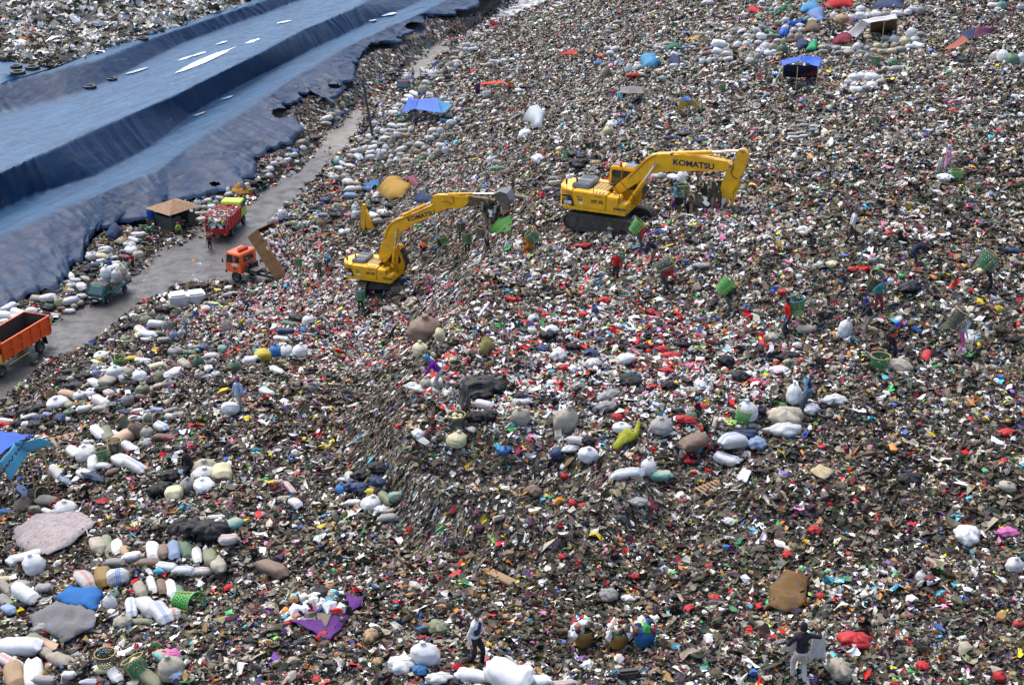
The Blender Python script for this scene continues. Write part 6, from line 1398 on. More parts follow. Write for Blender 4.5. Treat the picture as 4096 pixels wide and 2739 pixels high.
# load of the teal pickup
def on_truck(M, rows, where, group):
    for (x, y, z, Lx, s, yaw, c, kd) in rows:
        m = SHAPES[kd][BREG.randrange(len(SHAPES[kd]))]; o = bpy.data.objects.new('sack', m); COL.objects.link(o)
        o.matrix_world = M @ place((x, y, z), yaw, 0, BREG.uniform(-8, 8)) @ Matrix.Diagonal((Lx, s, s, 1)); o.material_slots[0].link = 'OBJECT'; o.material_slots[0].material = SM[c][0]
        o['category'] = 'sack'; o['group'] = group; p = o.matrix_world.translation; uu, vv, _ = project(p); NAMED.append((o, SM[c][1] + ' sack', where, POSEW[kd], uu, vv, Lx))
on_truck(M4, [(-.5, .35, .75, 1.0, 1.0, 90, 'w', Ly), (.2, .3, .75, 1.1, 1.1, 95, 'w', Ly), (.9, .3, .75, 1.1, 1.1, 88, 'd', Ly), (-.5, -.4, .75, 1.0, 1.1, 90, 'w', Ly), (.3, -.4, .75, 1.1, 1.1, 90, 'w', Ly), (1.0, -.4, .78, 1.0, 1.1, 88, 'w', Ly),
 (-.6, .5, 1.15, 1.2, 1.2, 20, 'w', Ly), (.2, .55, 1.2, 1.1, 1.2, 10, 'd', Ly), (.95, .5, 1.2, 1.1, 1.2, -10, 'd', Ly), (-.5, -.45, 1.2, 1.1, 1.2, 90, 'n', Ly), (.3, -.4, 1.2, 1.2, 1.2, 80, 'b', Ly), (1.0, -.45, 1.2, 1.2, 1.2, 100, 'w', Ly),
 (-.6, .2, 1.6, 1.1, 1.0, 30, 't', Ro), (.0, .5, 1.65, 1.15, 1.1, 0, 'Y', Ro), (.8, .5, 1.6, 1.0, 1.0, 0, 'w', Ro), (.1, -.4, 1.6, 1.2, 1.2, 60, 'd', Ly), (.9, -.35, 1.65, 1.2, 1.2, 60, 'W', Ro), (.4, .0, 2.1, 1.2, 1.2, 70, 'w', Ly), (-.3, .0, 2.05, 1.0, 1.1, 90, 'w', Ly)], 'in the load on the teal pickup', 'sacks loaded on the teal pickup')
on_truck(M5, [(.0, .2, .8, 1.1, 1.2, 90, 'W', Ly), (.6, -.2, .8, 1.1, 1.2, 90, 'w', Ly), (-.3, -.2, 1.2, 1.1, 1.3, 80, 'W', Ly), (.5, .1, 1.3, 1.1, 1.1, 0, 'w', Ro), (.2, -.1, 1.6, 1.0, 1.2, 90, 'i', Ly)], 'in the load on the small black pickup', 'sacks loaded on the small black pickup')
# near side of the road, below the vehicles
pile('10', 'beside the two square white bales', 'bags beside the haul road near the bales', [
 (1830, 1050, 90, 50, 0, 'k', Ba), (2115, 1130, 140, 55, -3, 'g', Ly), (1490, 1260, 130, 70, 0, 'k', Ba), (1600, 1250, 130, 60, 0, 'k', Ba), (1340, 1355, 100, 90, 0, 'o', Ro), (1480, 1345, 60, 60, 0, 'e', Ro), (1380, 1320, 110, 50, 0, 'k', Ba), (1250, 1370, 130, 70, 20, 'k', Ba), (1150, 1430, 90, 80, 0, 'k', Ba), (1200, 1420, 90, 60, 0, 'k', Ba), (1285, 1455, 140, 90, 30, 'r', Ly), (1430, 1400, 130, 90, 0, 'w', Ly), (1350, 1490, 150, 90, 10, 'W', Ly), (1420, 1490, 120, 60, -10, 'o', Ly), (1530, 1410, 90, 110, 0, 'g', Ro), (1600, 1330, 90, 70, 0, 'k', Ba), (1720, 1320, 80, 50, 0, 'o', Ro), (1880, 1260, 50, 90, 70, 's', Ly), (2060, 1210, 100, 50, 10, 'k', Ba), (1970, 1245, 100, 30, 10, 'u', Ly), (1960, 1215, 110, 40, 10, 'Y', Ly), (2080, 1400, 90, 120, 0, 'd', Ro), (1665, 1480, 70, 90, 0, 'w', Ro), (1590, 1500, 70, 90, 0, 'i', Ro), (1150, 1530, 90, 60, 0, 'o', Ro), (1030, 1545, 70, 45, 0, 'w', Ly), (1500, 1540, 100, 60, 0, 'g', Ly), (2265, 1375, 70, 80, 0, 'w', Ro), (1800, 1200, 90, 40, 0, 'w', Ly)])
GH = 'sacks in the long heap on the slope'
pile('20', 'in the long heap opposite the dump truck', GH, [
 (925, 110, 110, 70, 0, 'W', Ro), (935, 150, 80, 40, 0, 'y', Ly), (880, 180, 120, 45, 20, 'Y', Ly), (1215, 150, 110, 60, 0, 'y', Ly), (1310, 170, 110, 70, 0, 'W', Ba), (810, 185, 120, 60, 0, 'k', Ba), (800, 220, 110, 50, 0, 'k', Ba), (660, 270, 150, 70, 0, 'k', Ba), (590, 340, 150, 80, 0, 'k', Ba), (760, 310, 120, 70, 0, 'k', Ba), (680, 325, 110, 55, -20, 'r', Ly), (690, 400, 140, 70, 0, 'k', Ba), (870, 220, 50, 70, 0, 'w', Ro), (930, 235, 80, 60, 0, 'W', Ro), (880, 275, 70, 70, 0, 'i', Ro), (970, 260, 90, 50, 0, 'w', Ly), (1050, 250, 120, 90, 0, 'w', Ro), (1170, 250, 110, 90, 0, 'd', Ro), (1040, 310, 150, 60, 0, 's', Ly), (980, 350, 130, 80, 0, 'd', En), (860, 370, 140, 80, 30, 'w', Ly), (1130, 320, 80, 70, 0, 'w', Ro), (1275, 300, 120, 110, 0, 'W', Ro), (1200, 370, 110, 60, 0, 'k', Ba), (1340, 280, 70, 90, 0, 'k', Ba), (1390, 350, 80, 110, 0, 'k', Ba), (1470, 300, 120, 120, 0, 'o', Ro), (1440, 220, 130, 80, -10, 'Y', Ly), (1590, 280, 160, 130, -50, 'W', Ly), (1540, 370, 100, 80, 0, 'g', Ro), (1460, 395, 100, 60, 0, 'd', Ly), (1300, 420, 110, 90, 0, 'o', Ro), (1180, 440, 120, 70, 0, 'k', Ba), (1170, 520, 110, 110, 0, 'g', Ro), (1280, 500, 90, 60, 0, 'b', Ly), (940, 430, 110, 70, 0, 'k', Ba), (1000, 460, 110, 80, 25, 'r', Ly), (850, 450, 110, 80, 0, 'W', Ro), (730, 480, 110, 90, 0, 'W', Ro), (620, 470, 140, 70, 10, 'P', Ly), (530, 540, 170, 120, 0, 'W', Ro), (640, 570, 90, 90, 30, 'o', Ly), (920, 540, 170, 110, 20, 'w', Ly), (700, 570, 60, 40, 0, 'R', Ba), (750, 555, 50, 60, 0, 'e', Ba), (630, 635, 100, 60, 0, 'e', Ro), (780, 600, 130, 80, 0, 'w', Ly), (920, 600, 120, 60, 0, 'd', Ly), (545, 690, 90, 70, 40, 'B', Ba), (600, 700, 80, 50, 0, 'w', Ly), (1610, 75, 130, 100, 0, 'g', Ro), (1735, 90, 100, 50, 0, 'e', Ly), (1815, 165, 90, 110, 0, 'e', Ro), (1930, 130, 120, 80, 0, 'w', Ly), (1690, 190, 150, 90, 30, 'd', Ly), (1910, 240, 80, 100, 60, 's', Ly), (1970, 200, 110, 60, 0, 'k', Ba), (2060, 220, 90, 70, 0, 'k', Ba), (2135, 210, 110, 110, 0, 'e', Ro), (1980, 285, 80, 60, 0, 'w', Ro), (1830, 290, 90, 80, 0, 'd', Ro), (1900, 315, 90, 40, 0, 'i', Ly), (2300, 160, 120, 100, 0, 's', Ly), (2035, 60, 70, 100, 70, 't', Ly), (1890, 50, 110, 60, 0, 'B', Ba), (1800, 40, 90, 50, 0, 'g', Ly)])
pile('10', 'by the lane edge above the heap', GH, [(1180, 1560, 90, 40, 0, 'e', Ly), (1330, 1540, 90, 50, 0, 'w', Ly)])
pile('11', 'beside the folded tyres on the slope', GH, [
 (380, 1340, 140, 70, 10, 'k', Ba), (480, 1360, 110, 100, 0, 'w', Ro), (310, 1400, 150, 70, 5, 'e', Ly), (270, 1460, 150, 80, 0, 'B', Ly), (230, 1530, 120, 60, 0, 'w', Ly), (440, 1450, 80, 50, 30, 'u', Ba), (1210, 1265, 110, 60, 20, 'g', Ly), (1000, 1490, 80, 60, 0, 'w', Ro), (40, 1290, 90, 60, 0, 'd', Ro), (150, 700, 40, 40, 0, 'w', Ba)])
pile('21', 'at the upper end of the long heap', GH, [(60, 115, 120, 110, 0, 'y', En), (180, 80, 110, 120, 0, 'u', Ro), (285, 75, 120, 120, 0, 'w', Ro), (395, 70, 110, 110, 0, 'W', Ro), (190, 250, 130, 70, 20, 'W', Ly), (100, 450, 140, 80, 20, 's', Ly)])
pile('20', 'in the black bag heap beside the lane', GH, [
 (110, 665, 130, 60, 0, 'k', Ba), (220, 630, 90, 60, 0, 'k', Ba), (310, 620, 130, 80, 0, 'k', Ba), (370, 590, 90, 70, -40, 'k', Ba), (265, 680, 120, 50, -10, 'w', Ly), (70, 750, 130, 60, 0, 'R', Ba), (60, 720, 120, 60, 0, 'w', Ly), (175, 745, 90, 90, 0, 'k', Ba), (240, 760, 60, 110, 60, 'w', Ly), (310, 750, 110, 90, 40, 'k', Ba), (375, 775, 110, 50, 20, 'o', Ly), (360, 690, 90, 50, 0, 'B', Ba), (440, 660, 70, 50, 0, 'i', Ba), (450, 750, 60, 60, 0, 'k', Ba), (515, 780, 50, 40, 0, 't', Ba)])
GM = 'big sacks in the middle of the slope'
pile('20', 'in the slope heap with three baskets', GM, [
 (900, 820, 180, 110, 30, 'W', Ly), (975, 840, 190, 120, 45, 'o', Ly), (1045, 835, 130, 70, 25, 'w', Ly), (1130, 880, 210, 150, -30, 'P', Ly), (1190, 960, 180, 100, 20, 'w', Ly), (1260, 790, 120, 150, 0, 'b', Ro), (1340, 820, 110, 110, 0, 'd', Ro), (1480, 765, 170, 110, 30, 's', Ly), (1460, 870, 120, 80, 0, 'b', Ly), (1560, 870, 130, 80, 10, 'm', Ly), (1360, 690, 100, 110, 0, 'w', Ro), (1250, 690, 90, 60, 0, 'w', Ly), (1150, 640, 110, 60, 0, 'B', Ba), (1260, 625, 100, 50, 0, 'w', Ly), (1440, 615, 100, 60, 0, 'i', Ly), (1560, 625, 130, 60, -20, 'g', Ly), (1560, 680, 90, 60, 0, 'w', Ly), (1640, 665, 120, 60, 0, 'g', Ba), (1190, 710, 60, 50, 0, 'd', Ro), (1330, 930, 90, 70, 0, 'g', Ba), (1350, 890, 60, 50, 0, 'W', Ba),
 (680, 1000, 180, 100, 30, 'w', Ly), (785, 1000, 170, 120, 20, 'w', Ro), (850, 1100, 170, 120, 60, 'w', Ly), (1120, 1080, 230, 140, 30, 's', Ly), (1240, 1130, 260, 120, 25, 's', Ly), (945, 1130, 110, 70, 0, 'W', Ly), (1040, 1180, 120, 70, -20, 'b', Ly), (770, 1200, 150, 110, 30, 'w', Ly), (860, 1230, 190, 70, 15, 'B', Ba), (520, 1190, 170, 110, 30, 'w', Ly), (810, 910, 90, 60, 0, 's', Ly), (1410, 990, 80, 60, 0, 'k', Ba), (640, 1290, 90, 40, 0, 'g', Ba), (590, 1260, 130, 50, 20, 'i', Ba)])
pile('20', 'in the heap with the seated picker', GM, [
 (1875, 1130, 210, 170, 25, 'd', Ro), (1860, 1190, 190, 110, 0, 'w', Ro), (2025, 1190, 180, 210, 60, 'Y', Ly), (1600, 1390, 140, 210, 70, 'Y', Ly), (1710, 1300, 130, 130, 0, 'g', Ro), (1870, 1300, 180, 110, 0, 'W', Ro), (1555, 1220, 140, 120, 0, 'k', Ba), (1470, 1350, 130, 170, 60, 'k', Ba), (1660, 1200, 80, 80, 0, 'i', Ba), (2105, 600, 100, 180, 70, 'W', Ly)])
pile('20', 'below the banner shelter', GM, [
 (220, 1480, 160, 120, 0, 'b', Ro), (430, 1450, 170, 110, 0, 'd', Ly), (600, 1510, 180, 130, 0, 'w', Ro), (460, 1550, 170, 60, 20, 'w', Ly), (310, 1520, 90, 60, 0, 'd', Ly), (330, 1555, 100, 50, 0, 'k', Ba), (220, 1370, 240, 60, 30, 'i', Ba), (50, 1545, 130, 50, 0, 'u', Ba)])
GL_ = 'bundled sacks at the foot of the slope'
pile('30', 'in the roped bundle beside the tyre-weighted sheet', GL_, [(510, 165, 130, 90, 50, 'd', Ly), (560, 170, 130, 80, 55, 'o', Ly), (615, 175, 110, 70, 55, 'w', Ly), (655, 195, 90, 50, 50, 'n', Ly), (600, 255, 90, 50, 0, 'g', Ly), (690, 225, 90, 60, 0, 'w', Ly)])
pile('30', 'around the tyre-topped blue cloth', GL_, [(450, 350, 140, 90, 35, 'r', Ly), (545, 330, 130, 110, 60, 'a', Ly), (615, 335, 50, 130, 60, 's', Ly), (590, 420, 60, 40, 0, 'e', Ro), (570, 465, 60, 80, 0, 'w', Ro), (140, 225, 150, 80, -20, 'w', Ly), (180, 255, 100, 90, 0, 'W', Ro), (110, 380, 100, 80, 20, 'g', Ly), (30, 385, 110, 60, 30, 'd', Ly), (130, 415, 130, 90, 20, 'w', Ly), (230, 385, 70, 60, 0, 'g', Ly), (30, 460, 100, 60, 30, 'g', Ly), (45, 500, 90, 60, 30, 'i', Ly), (30, 345, 90, 40, 0, 'Y', Ly), (115, 480, 60, 40, 0, 'k', Ba)])
pile('30', 'in the big roped bundle topped by black bags', GL_, [
 (800, 195, 110, 80, 60, 'w', Ly), (855, 195, 90, 70, 60, 'b', Ly), (910, 190, 110, 80, 60, 'i', Ly), (975, 195, 110, 80, 50, 'e', Ly), (1030, 215, 110, 60, 60, 'w', Ly), (1100, 225, 130, 80, 60, 'o', Ly), (1140, 265, 130, 90, 50, 'd', Ly), (780, 260, 120, 60, 0, 'b', Ly), (870, 275, 90, 60, 0, 's', Ly), (960, 300, 100, 60, 0, 's', Ly), (1050, 300, 110, 50, 0, 'r', Ly), (945, 80, 90, 110, 0, 'k', Ba), (1010, 80, 90, 110, 0, 'k', Ba), (1110, 90, 140, 120, 0, 'k', Ba), (1205, 55, 110, 80, -30, 't', Ly), (1200, 130, 90, 70, 0, 'r', Ly), (1130, 15, 80, 30, 0, 'w', Ly), (1050, 30, 60, 40, 0, 'd', Ly)])
pile('30', 'in the row of sacks beside the green-rimmed basket', GL_, [
 (735, 395, 110, 80, 50, 'd', Ly), (795, 370, 100, 60, 55, 'w', Ly), (845, 380, 90, 60, 60, 'b', Ly), (895, 390, 100, 70, 50, 'W', Ly), (940, 410, 100, 60, 50, 'e', Ly), (685, 490, 100, 80, 60, 's', Ly), (770, 490, 150, 110, 40, 'w', Ly), (850, 520, 130, 110, 40, 's', Ly), (640, 560, 80, 60, 0, 'd', Ro), (740, 565, 100, 40, 0, 'o', Ly), (905, 530, 50, 90, 60, 'r', Ly), (905, 595, 40, 30, 0, 'W', Ba)])
pile('30', 'in the lowest corner stack', GL_, [
 (110, 690, 180, 110, 0, 'W', Ly), (45, 680, 80, 80, 0, 'k', Ba), (255, 690, 160, 70, 20, 'P', Ly), (280, 740, 160, 60, 20, 'd', Ly), (200, 670, 120, 80, 20, 'o', Ly), (330, 770, 150, 80, 20, 'd', Ly), (60, 775, 150, 70, 20, 'r', Ly), (75, 840, 140, 110, 50, 'n', Ly), (175, 840, 170, 110, 60, 'w', Ly), (250, 870, 130, 60, 0, 'g', Ly), (360, 840, 60, 50, 0, 'w', Ly), (230, 600, 90, 60, 0, 'g', Ba)])
pile('30', 'around the two baskets near the lower edge', GL_, [(600, 840, 100, 70, 40, 'w', Ly), (790, 860, 160, 90, 30, 'o', Ly), (860, 750, 120, 80, 30, 't', Ly), (900, 800, 130, 120, 20, 'd', Ro), (900, 740, 80, 60, 0, 'p', Ba), (500, 880, 130, 40, 0, 's', Ly), (925, 850, 50, 60, 0, 'i', Ba), (545, 810, 80, 60, 0, 'Y', Ly)])
pile('31', 'at the lower edge near the walking picker', 'sacks along the lower edge', [
 (890, 725, 130, 110, 0, 'W', Ro), (760, 790, 120, 90, 0, 'w', Ba), (1130, 850, 150, 100, 0, 'W', Ly), (1320, 840, 200, 170, 20, 'W', Ly), (765, 805, 60, 45, 0, 'm', Ba), (860, 820, 60, 60, 0, 'u', Ba), (960, 860, 120, 60, 0, 'w', Ba), (880, 605, 60, 40, 0, 'u', Ba), (950, 595, 100, 80, 0, 'o', Ba), (640, 770, 50, 40, 0, 'n', Ba), (600, 640, 60, 80, 0, 'n', Ba), (80, 290, 170, 100, 25, 'b', Ly), (690, 20, 90, 50, 0, 'g', Ly), (345, 640, 50, 50, 0, 'R', Ba), (360, 480, 60, 60, 0, 'R', Ba)])
pile('32', 'at the lower edge by the black satchel', 'sacks along the lower edge', [(130, 870, 130, 70, 0, 'W', Ly), (270, 885, 120, 50, 0, 'r', Ly), (400, 790, 60, 50, 0, 'w', Ba), (55, 830, 100, 80, 0, 'W', Ly)])
pile('21', 'in the heap at the foot of the cliff of rubbish', 'bags at the foot of the rubbish cliff', [
 (1130, 1150, 160, 130, 0, 'k', Ba), (965, 1215, 140, 120, 0, 'k', Ba), (1120, 1270, 180, 110, 0, 'B', Ba), (960, 1330, 130, 120, 0, 'B', Ba), (870, 1320, 120, 110, 0, 'B', Ba), (785, 1335, 110, 90, 0, 'u', Ro), (860, 1235, 90, 120, 50, 'w', Ly), (1100, 1370, 170, 80, 0, 'y', Ly), (1190, 1430, 160, 120, 30, 'o', Ly), (1275, 1410, 90, 150, 60, 't', Ly), (1055, 1465, 180, 130, 0, 'w', Ro), (890, 1465, 130, 70, 0, 'w', Ly), (1150, 1530, 120, 80, 0, 'w', Ba), (1220, 1540, 100, 60, 0, 'd', Ly), (310, 1330, 160, 70, 35, 'r', Ly), (220, 1280, 100, 60, 0, 'd', Ba), (365, 1470, 120, 100, 30, 'W', Ly), (250, 1430, 100, 60, 0, 'd', Ba), (640, 610, 60, 60, 0, 'W', Ba)])
pile('11', 'on the dirt face behind the lower excavator', 'bags dumped behind the lower excavator', [
 (235, 385, 75, 90, 0, 'W', Ro), (170, 440, 70, 60, 0, 'w', Ro), (225, 445, 60, 40, 0, 'B', Ba), (300, 440, 70, 50, 0, 'k', Ba), (390, 410, 80, 40, 0, 'e', Ba), (420, 440, 70, 45, 0, 'k', Ba), (350, 480, 80, 60, 20, 'o', Ly), (390, 510, 60, 60, 0, 'e', Ro), (310, 490, 80, 50, 0, 'k', Ba), (350, 520, 70, 40, 0, 'k', Ba), (510, 430, 50, 50, 0, 'y', Ro), (550, 425, 50, 45, 0, 'w', Ro), (585, 470, 60, 70, 0, 'n', Ro), (530, 460, 60, 50, 0, 'e', Ro), (540, 370, 90, 50, 0, 'k', Ba), (560, 330, 90, 50, 0, 'k', Ba), (610, 300, 80, 50, 0, 'B', Ba), (530, 340, 70, 45, 0, 'k', Ba), (620, 400, 90, 45, 0, 'i', Ba), (720, 400, 70, 50, 0, 'k', Ba), (740, 360, 60, 50, 0, 'B', Ba), (770, 410, 60, 50, 0, 'k', Ba), (850, 400, 60, 40, 0, 'p', Ba), (905, 330, 60, 80, 0, 'W', Ro), (910, 390, 70, 80, 0, 'W', Ro), (865, 165, 100, 60, 0, 'w', Ly), (865, 225, 120, 60, 0, 'i', Ly), (900, 110, 110, 50, 0, 'd', Ly), (940, 160, 50, 70, 60, 'd', Ly), (740, 270, 80, 60, 0, 'm', Ba), (640, 270, 90, 80, 0, 'B', Ba), (750, 315, 60, 60, 0, 'o', Ba), (1110, 280, 110, 60, 0, 'k', Ba), (1140, 240, 80, 50, 0, 'k', Ba), (1235, 320, 110, 70, 0, 'k', Ba), (1060, 330, 80, 50, 0, 'k', Ba), (1180, 410, 80, 50, 0, 'k', Ba), (1075, 400, 90, 60, 20, 'W', Ly), (1160, 370, 80, 50, 0, 'W', Ly), (1035, 245, 50, 50, 0, 'e', Ro), (1110, 205, 60, 40, 0, 'w', Ro), (1100, 235, 60, 50, 0, 'w', Ro), (1030, 315, 50, 60, 0, 'e', Ro), (1110, 460, 90, 60, 0, 'd', Ly), (800, 505, 80, 50, 0, 'k', Ba), (760, 530, 60, 40, 0, 'B', Ba), (790, 555, 60, 60, 30, 'w', Ly), (840, 550, 50, 60, 50, 'w', Ly), (840, 90, 90, 60, 0, 'W', Ro), (940, 30, 80, 40, 0, 'e', Ly), (720, 50, 80, 60, 0, 'w', Ro), (690, 30, 60, 50, 0, 'W', Ro), (820, 40, 80, 50, 0, 'g', Ro)])
GP = 'sacks on the plateau'
pile('21', 'beside the bin-bag mound and the grey-clad man', GP, [(2070, 400, 330, 200, 0, 'k', Ba), (1990, 360, 160, 130, 0, 'k', Ba), (2200, 420, 160, 140, 0, 'k', Ba), (2060, 480, 190, 120, 0, 'k', Ba), (2090, 565, 150, 100, 10, 'w', Ly), (2020, 680, 150, 120, 0, 'k', Ba), (2130, 660, 130, 100, 0, 'k', Ba), (1560, 370, 110, 100, 0, 'd', Ro), (1650, 350, 110, 90, 0, 'w', Ro), (1510, 425, 140, 90, 0, 'W', Ba), (1430, 400, 110, 80, 0, 'w', Ba), (1980, 795, 90, 60, 0, 'W', Ba), (1835, 880, 180, 150, 0, 'Y', Ro), (2280, 985, 110, 90, 0, 'u', Ba), (1480, 840, 90, 110, 0, 'w', Ba)])
pile('11', 'under the boulder-like brown bundle', GP, [(1540, 1440, 250, 200, 0, 'b', Ro), (1680, 1500, 80, 130, 0, 'Y', Ly)])
pile('21', 'below the brown bundle', GP, [(1510, 60, 150, 140, 0, 'Y', Ro)])
pile('22', 'on the plateau among the upright sacks', GP, [
 (90, 540, 180, 80, 10, 's', Ly), (75, 495, 100, 80, 0, 'k', Ba), (85, 660, 160, 160, 0, 'd', Ro), (470, 690, 190, 230, 0, 'd', Ro), (1010, 770, 150, 110, 0, 'W', Ro), (965, 680, 85, 75, 0, 'R', Ba), (1370, 750, 190, 130, 0, 'g', Ro), (1600, 705, 150, 90, 0, 'R', Ba), (1645, 670, 80, 90, 0, 'e', Ba), (1755, 590, 80, 80, 0, 'R', Ba), (2150, 620, 190, 190, 0, 'w', Ro), (1670, 910, 230, 170, -10, 'b', Ly), (2030, 905, 250, 180, -15, 's', Ly), (1970, 1060, 210, 130, 20, 's', Ly), (2090, 840, 260, 90, 0, 'B', Ba), (580, 895, 160, 90, 10, 'r', Ly), (540, 970, 170, 70, -20, 'w', Ba), (700, 1010, 170, 150, 0, 'W', Ro), (690, 900, 120, 90, 0, 'k', Ba), (400, 1020, 100, 140, 0, 'B', Ly), (1060, 1210, 250, 130, 0, 's', Ly), (1250, 1130, 140, 140, 0, 'W', Ro), (1370, 1210, 180, 130, 10, 't', Ly), (860, 580, 170, 90, -10, 'g', Ba), (1640, 440, 130, 80, 0, 'g', Ba), (1720, 390, 110, 110, 0, 'W', Ba), (1080, 340, 170, 120, 30, 'k', Ba), (880, 480, 210, 90, -20, 'g', Ba), (560, 240, 60, 80, 0, 'W', Ba), (490, 230, 100, 70, 0, 'R', Ba), (1460, 120, 140, 80, 0, 'R', Ba), (1040, 150, 100, 130, 30, 'W', Ba), (620, 390, 130, 60, 20, 'e', Ba), (1370, 60, 100, 60, 0, 'R', Ba), (430, 110, 120, 130, 0, 'w', Ba), (740, 190, 100, 110, 20, 'w', Ba), (280, 60, 110, 80, 0, 'B', Ba), (2240, 360, 110, 60, 0, 'R', Ba), (1420, 260, 110, 70, 0, 'R', Ba), (480, 1215, 70, 60, 0, 'R', Ro), (1560, 20, 150, 70, 0, 'k', Ba), (1960, 170, 120, 120, 0, 'k', Ba), (2090, 310, 140, 100, 0, 'k', Ba), (1440, 400, 110, 110, 0, 'k', Ba), (720, 100, 120, 90, 0, 'B', Ba), (550, 40, 120, 70, 0, 'k', Ba), (1210, 40, 130, 70, 0, 'k', Ba), (2180, 760, 100, 60, 0, 'g', Ba), (1620, 1085, 120, 60, 0, 'R', Ba), (550, 1465, 70, 70, 0, 'R', Ba), (200, 1360, 110, 110, 0, 'b', Ba), (1160, 1460, 140, 90, 0, 'g', Ba), (2240, 920, 160, 120, 0, 'i', Ba)])
pile('12', 'on the plateau between the pickers', GP, [(190, 1340, 90, 80, 0, 'W', Ro), (120, 1380, 80, 50, 0, 'R', Ba), (660, 1310, 90, 60, 0, 'R', Ba), (310, 1320, 80, 60, 0, 'R', Ba), (850, 1180, 110, 70, 0, 'R', Ba), (1545, 1345, 50, 60, 0, 'R', Ro), (1280, 1290, 70, 70, 0, 'R', Ba), (970, 1420, 80, 70, 0, 'w', Ba), (1170, 900, 90, 40, 0, 'R', Ba), (660, 680, 110, 50, 0, 'R', Ba), (360, 1450, 120, 90, 0, 'w', Ba), (330, 1500, 140, 100, 0, 'k', Ba), (1110, 990, 90, 40, 0, 'e', Ba), (1740, 860, 140, 60, 0, 'g', Ba), (190, 1450, 80, 60, 0, 'W', Ro), (680, 890, 50, 60, 0, 'R', Ba)])
pile('12', 'behind the tail of the upper excavator', GP, [(390, 65, 110, 40, 0, 'g', Ly), (400, 100, 110, 40, 0, 'd', Ly), (420, 130, 110, 50, 0, 'k', Ba), (330, 165, 70, 50, 0, 'g', Ly), (420, 170, 90, 50, 0, 'B', Ba), (90, 235, 160, 50, 5, 'o', Ly), (520, 60, 50, 70, 0, 'W', Ro), (1310, 45, 90, 60, 0, 'w', Ly), (1370, 35, 60, 60, 0, 'w', Ro), (1560, 40, 100, 110, 0, 'W', Ro), (1480, 60, 110, 70, 20, 'W', Ly)])
pile('13', 'on the open plateau to the east', GP, [(325, 540, 100, 90, 0, 'w', Ba), (590, 850, 90, 70, 0, 'Y', Ba), (960, 805, 80, 50, 0, 'g', Ro), (1110, 565, 80, 60, 0, 'R', Ro), (775, 895, 70, 50, 0, 'R', Ba), (480, 845, 60, 50, 0, 'W', Ro), (140, 1105, 80, 60, 0, 'R', Ba), (700, 1430, 120, 170, 0, 'w', Ro), (350, 1440, 140, 80, 0, 'd', Ly), (1310, 1060, 180, 110, -20, 'k', Ba), (1740, 1275, 110, 60, -20, 'w', Ba), (1390, 910, 60, 50, 0, 'R', Ba), (1855, 1095, 70, 40, 0, 'R', Ba), (2030, 1255, 70, 40, 0, 'R', Ba), (130, 350, 110, 80, 0, 'k', Ba), (1845, 1530, 130, 70, 0, 'w', Ro), (2250, 1540, 140, 60, 0, 'k', Ba), (1620, 60, 120, 80, 0, 'W', Ba), (2250, 730, 160, 60, 0, 'B', Ba), (1950, 920, 80, 70, 0, 'Y', Ba), (1130, 1000, 60, 60, 0, 'W', Ro), (290, 960, 60, 50, 0, 'W', Ro), (45, 1520, 120, 100, 0, 'd', Ba)])
pile('23', 'near the picker with the white sack on the plateau edge', GP, [(140, 265, 75, 105, 0, 'W', Ro), (90, 390, 150, 120, 0, 'd', Ba), (90, 460, 140, 90, 0, 'w', Ba), (230, 350, 60, 70, 20, 'W', Ba), (690, 120, 100, 70, 20, 'd', Ba), (60, 145, 90, 50, 0, 'W', Ba), (740, 715, 100, 70, 0, 'k', Ba), (110, 75, 90, 60, 0, 'k', Ba), (350, 300, 110, 60, 0, 'w', Ba), (1250, 745, 80, 50, 0, 'd', Ro), (1250, 470, 70, 40, 0, 'R', Ba), (830, 70, 70, 50, -40, 'R', Ly)])
pile('33', 'on the lower plateau beyond the coir heap', 'bags on the lower plateau', [(460, 665, 120, 100, 0, 'R', Ba), (245, 85, 60, 50, 0, 'R', Ba), (810, 795, 60, 50, 0, 'R', Ba), (1210, 845, 60, 50, 0, 'R', Ro), (1255, 95, 90, 50, 0, 'p', Ba), (1290, 260, 80, 80, 0, 'w', Ro), (1040, 110, 100, 100, 0, 'w', Ba), (380, 820, 100, 120, 0, 'd', Ba), (105, 215, 40, 50, 0, 'R', Ba), (275, 430, 40, 40, 0, 'R', Ba), (850, 340, 50, 50, 0, 'm', Ba), (800, 325, 50, 50, 0, 'w', Ro), (1310, 575, 50, 40, 0, 'R', Ro), (725, 530, 40, 30, 0, 'n', Ro)])
pile('32', 'on the trodden flat below the plateau edge', 'bags on the lower plateau', [(505, 425, 70, 70, 30, 'g', Ba), (620, 440, 80, 40, 0, 'w', Ba), (930, 500, 50, 50, 0, 'R', Ba), (1060, 440, 50, 40, 0, 'R', Ba), (735, 385, 40, 45, 0, 'd', Ro), (265, 225, 40, 35, 0, 'R', Ba), (1140, 40, 60, 40, 0, 'w', Ba), (1070, 150, 45, 35, 0, 'd', Ro), (640, 325, 50, 30, 0, 'R', Ba), (1030, 275, 35, 30, 0, 'R', Ba)])
GT = 'sacks in the far upper dumps'
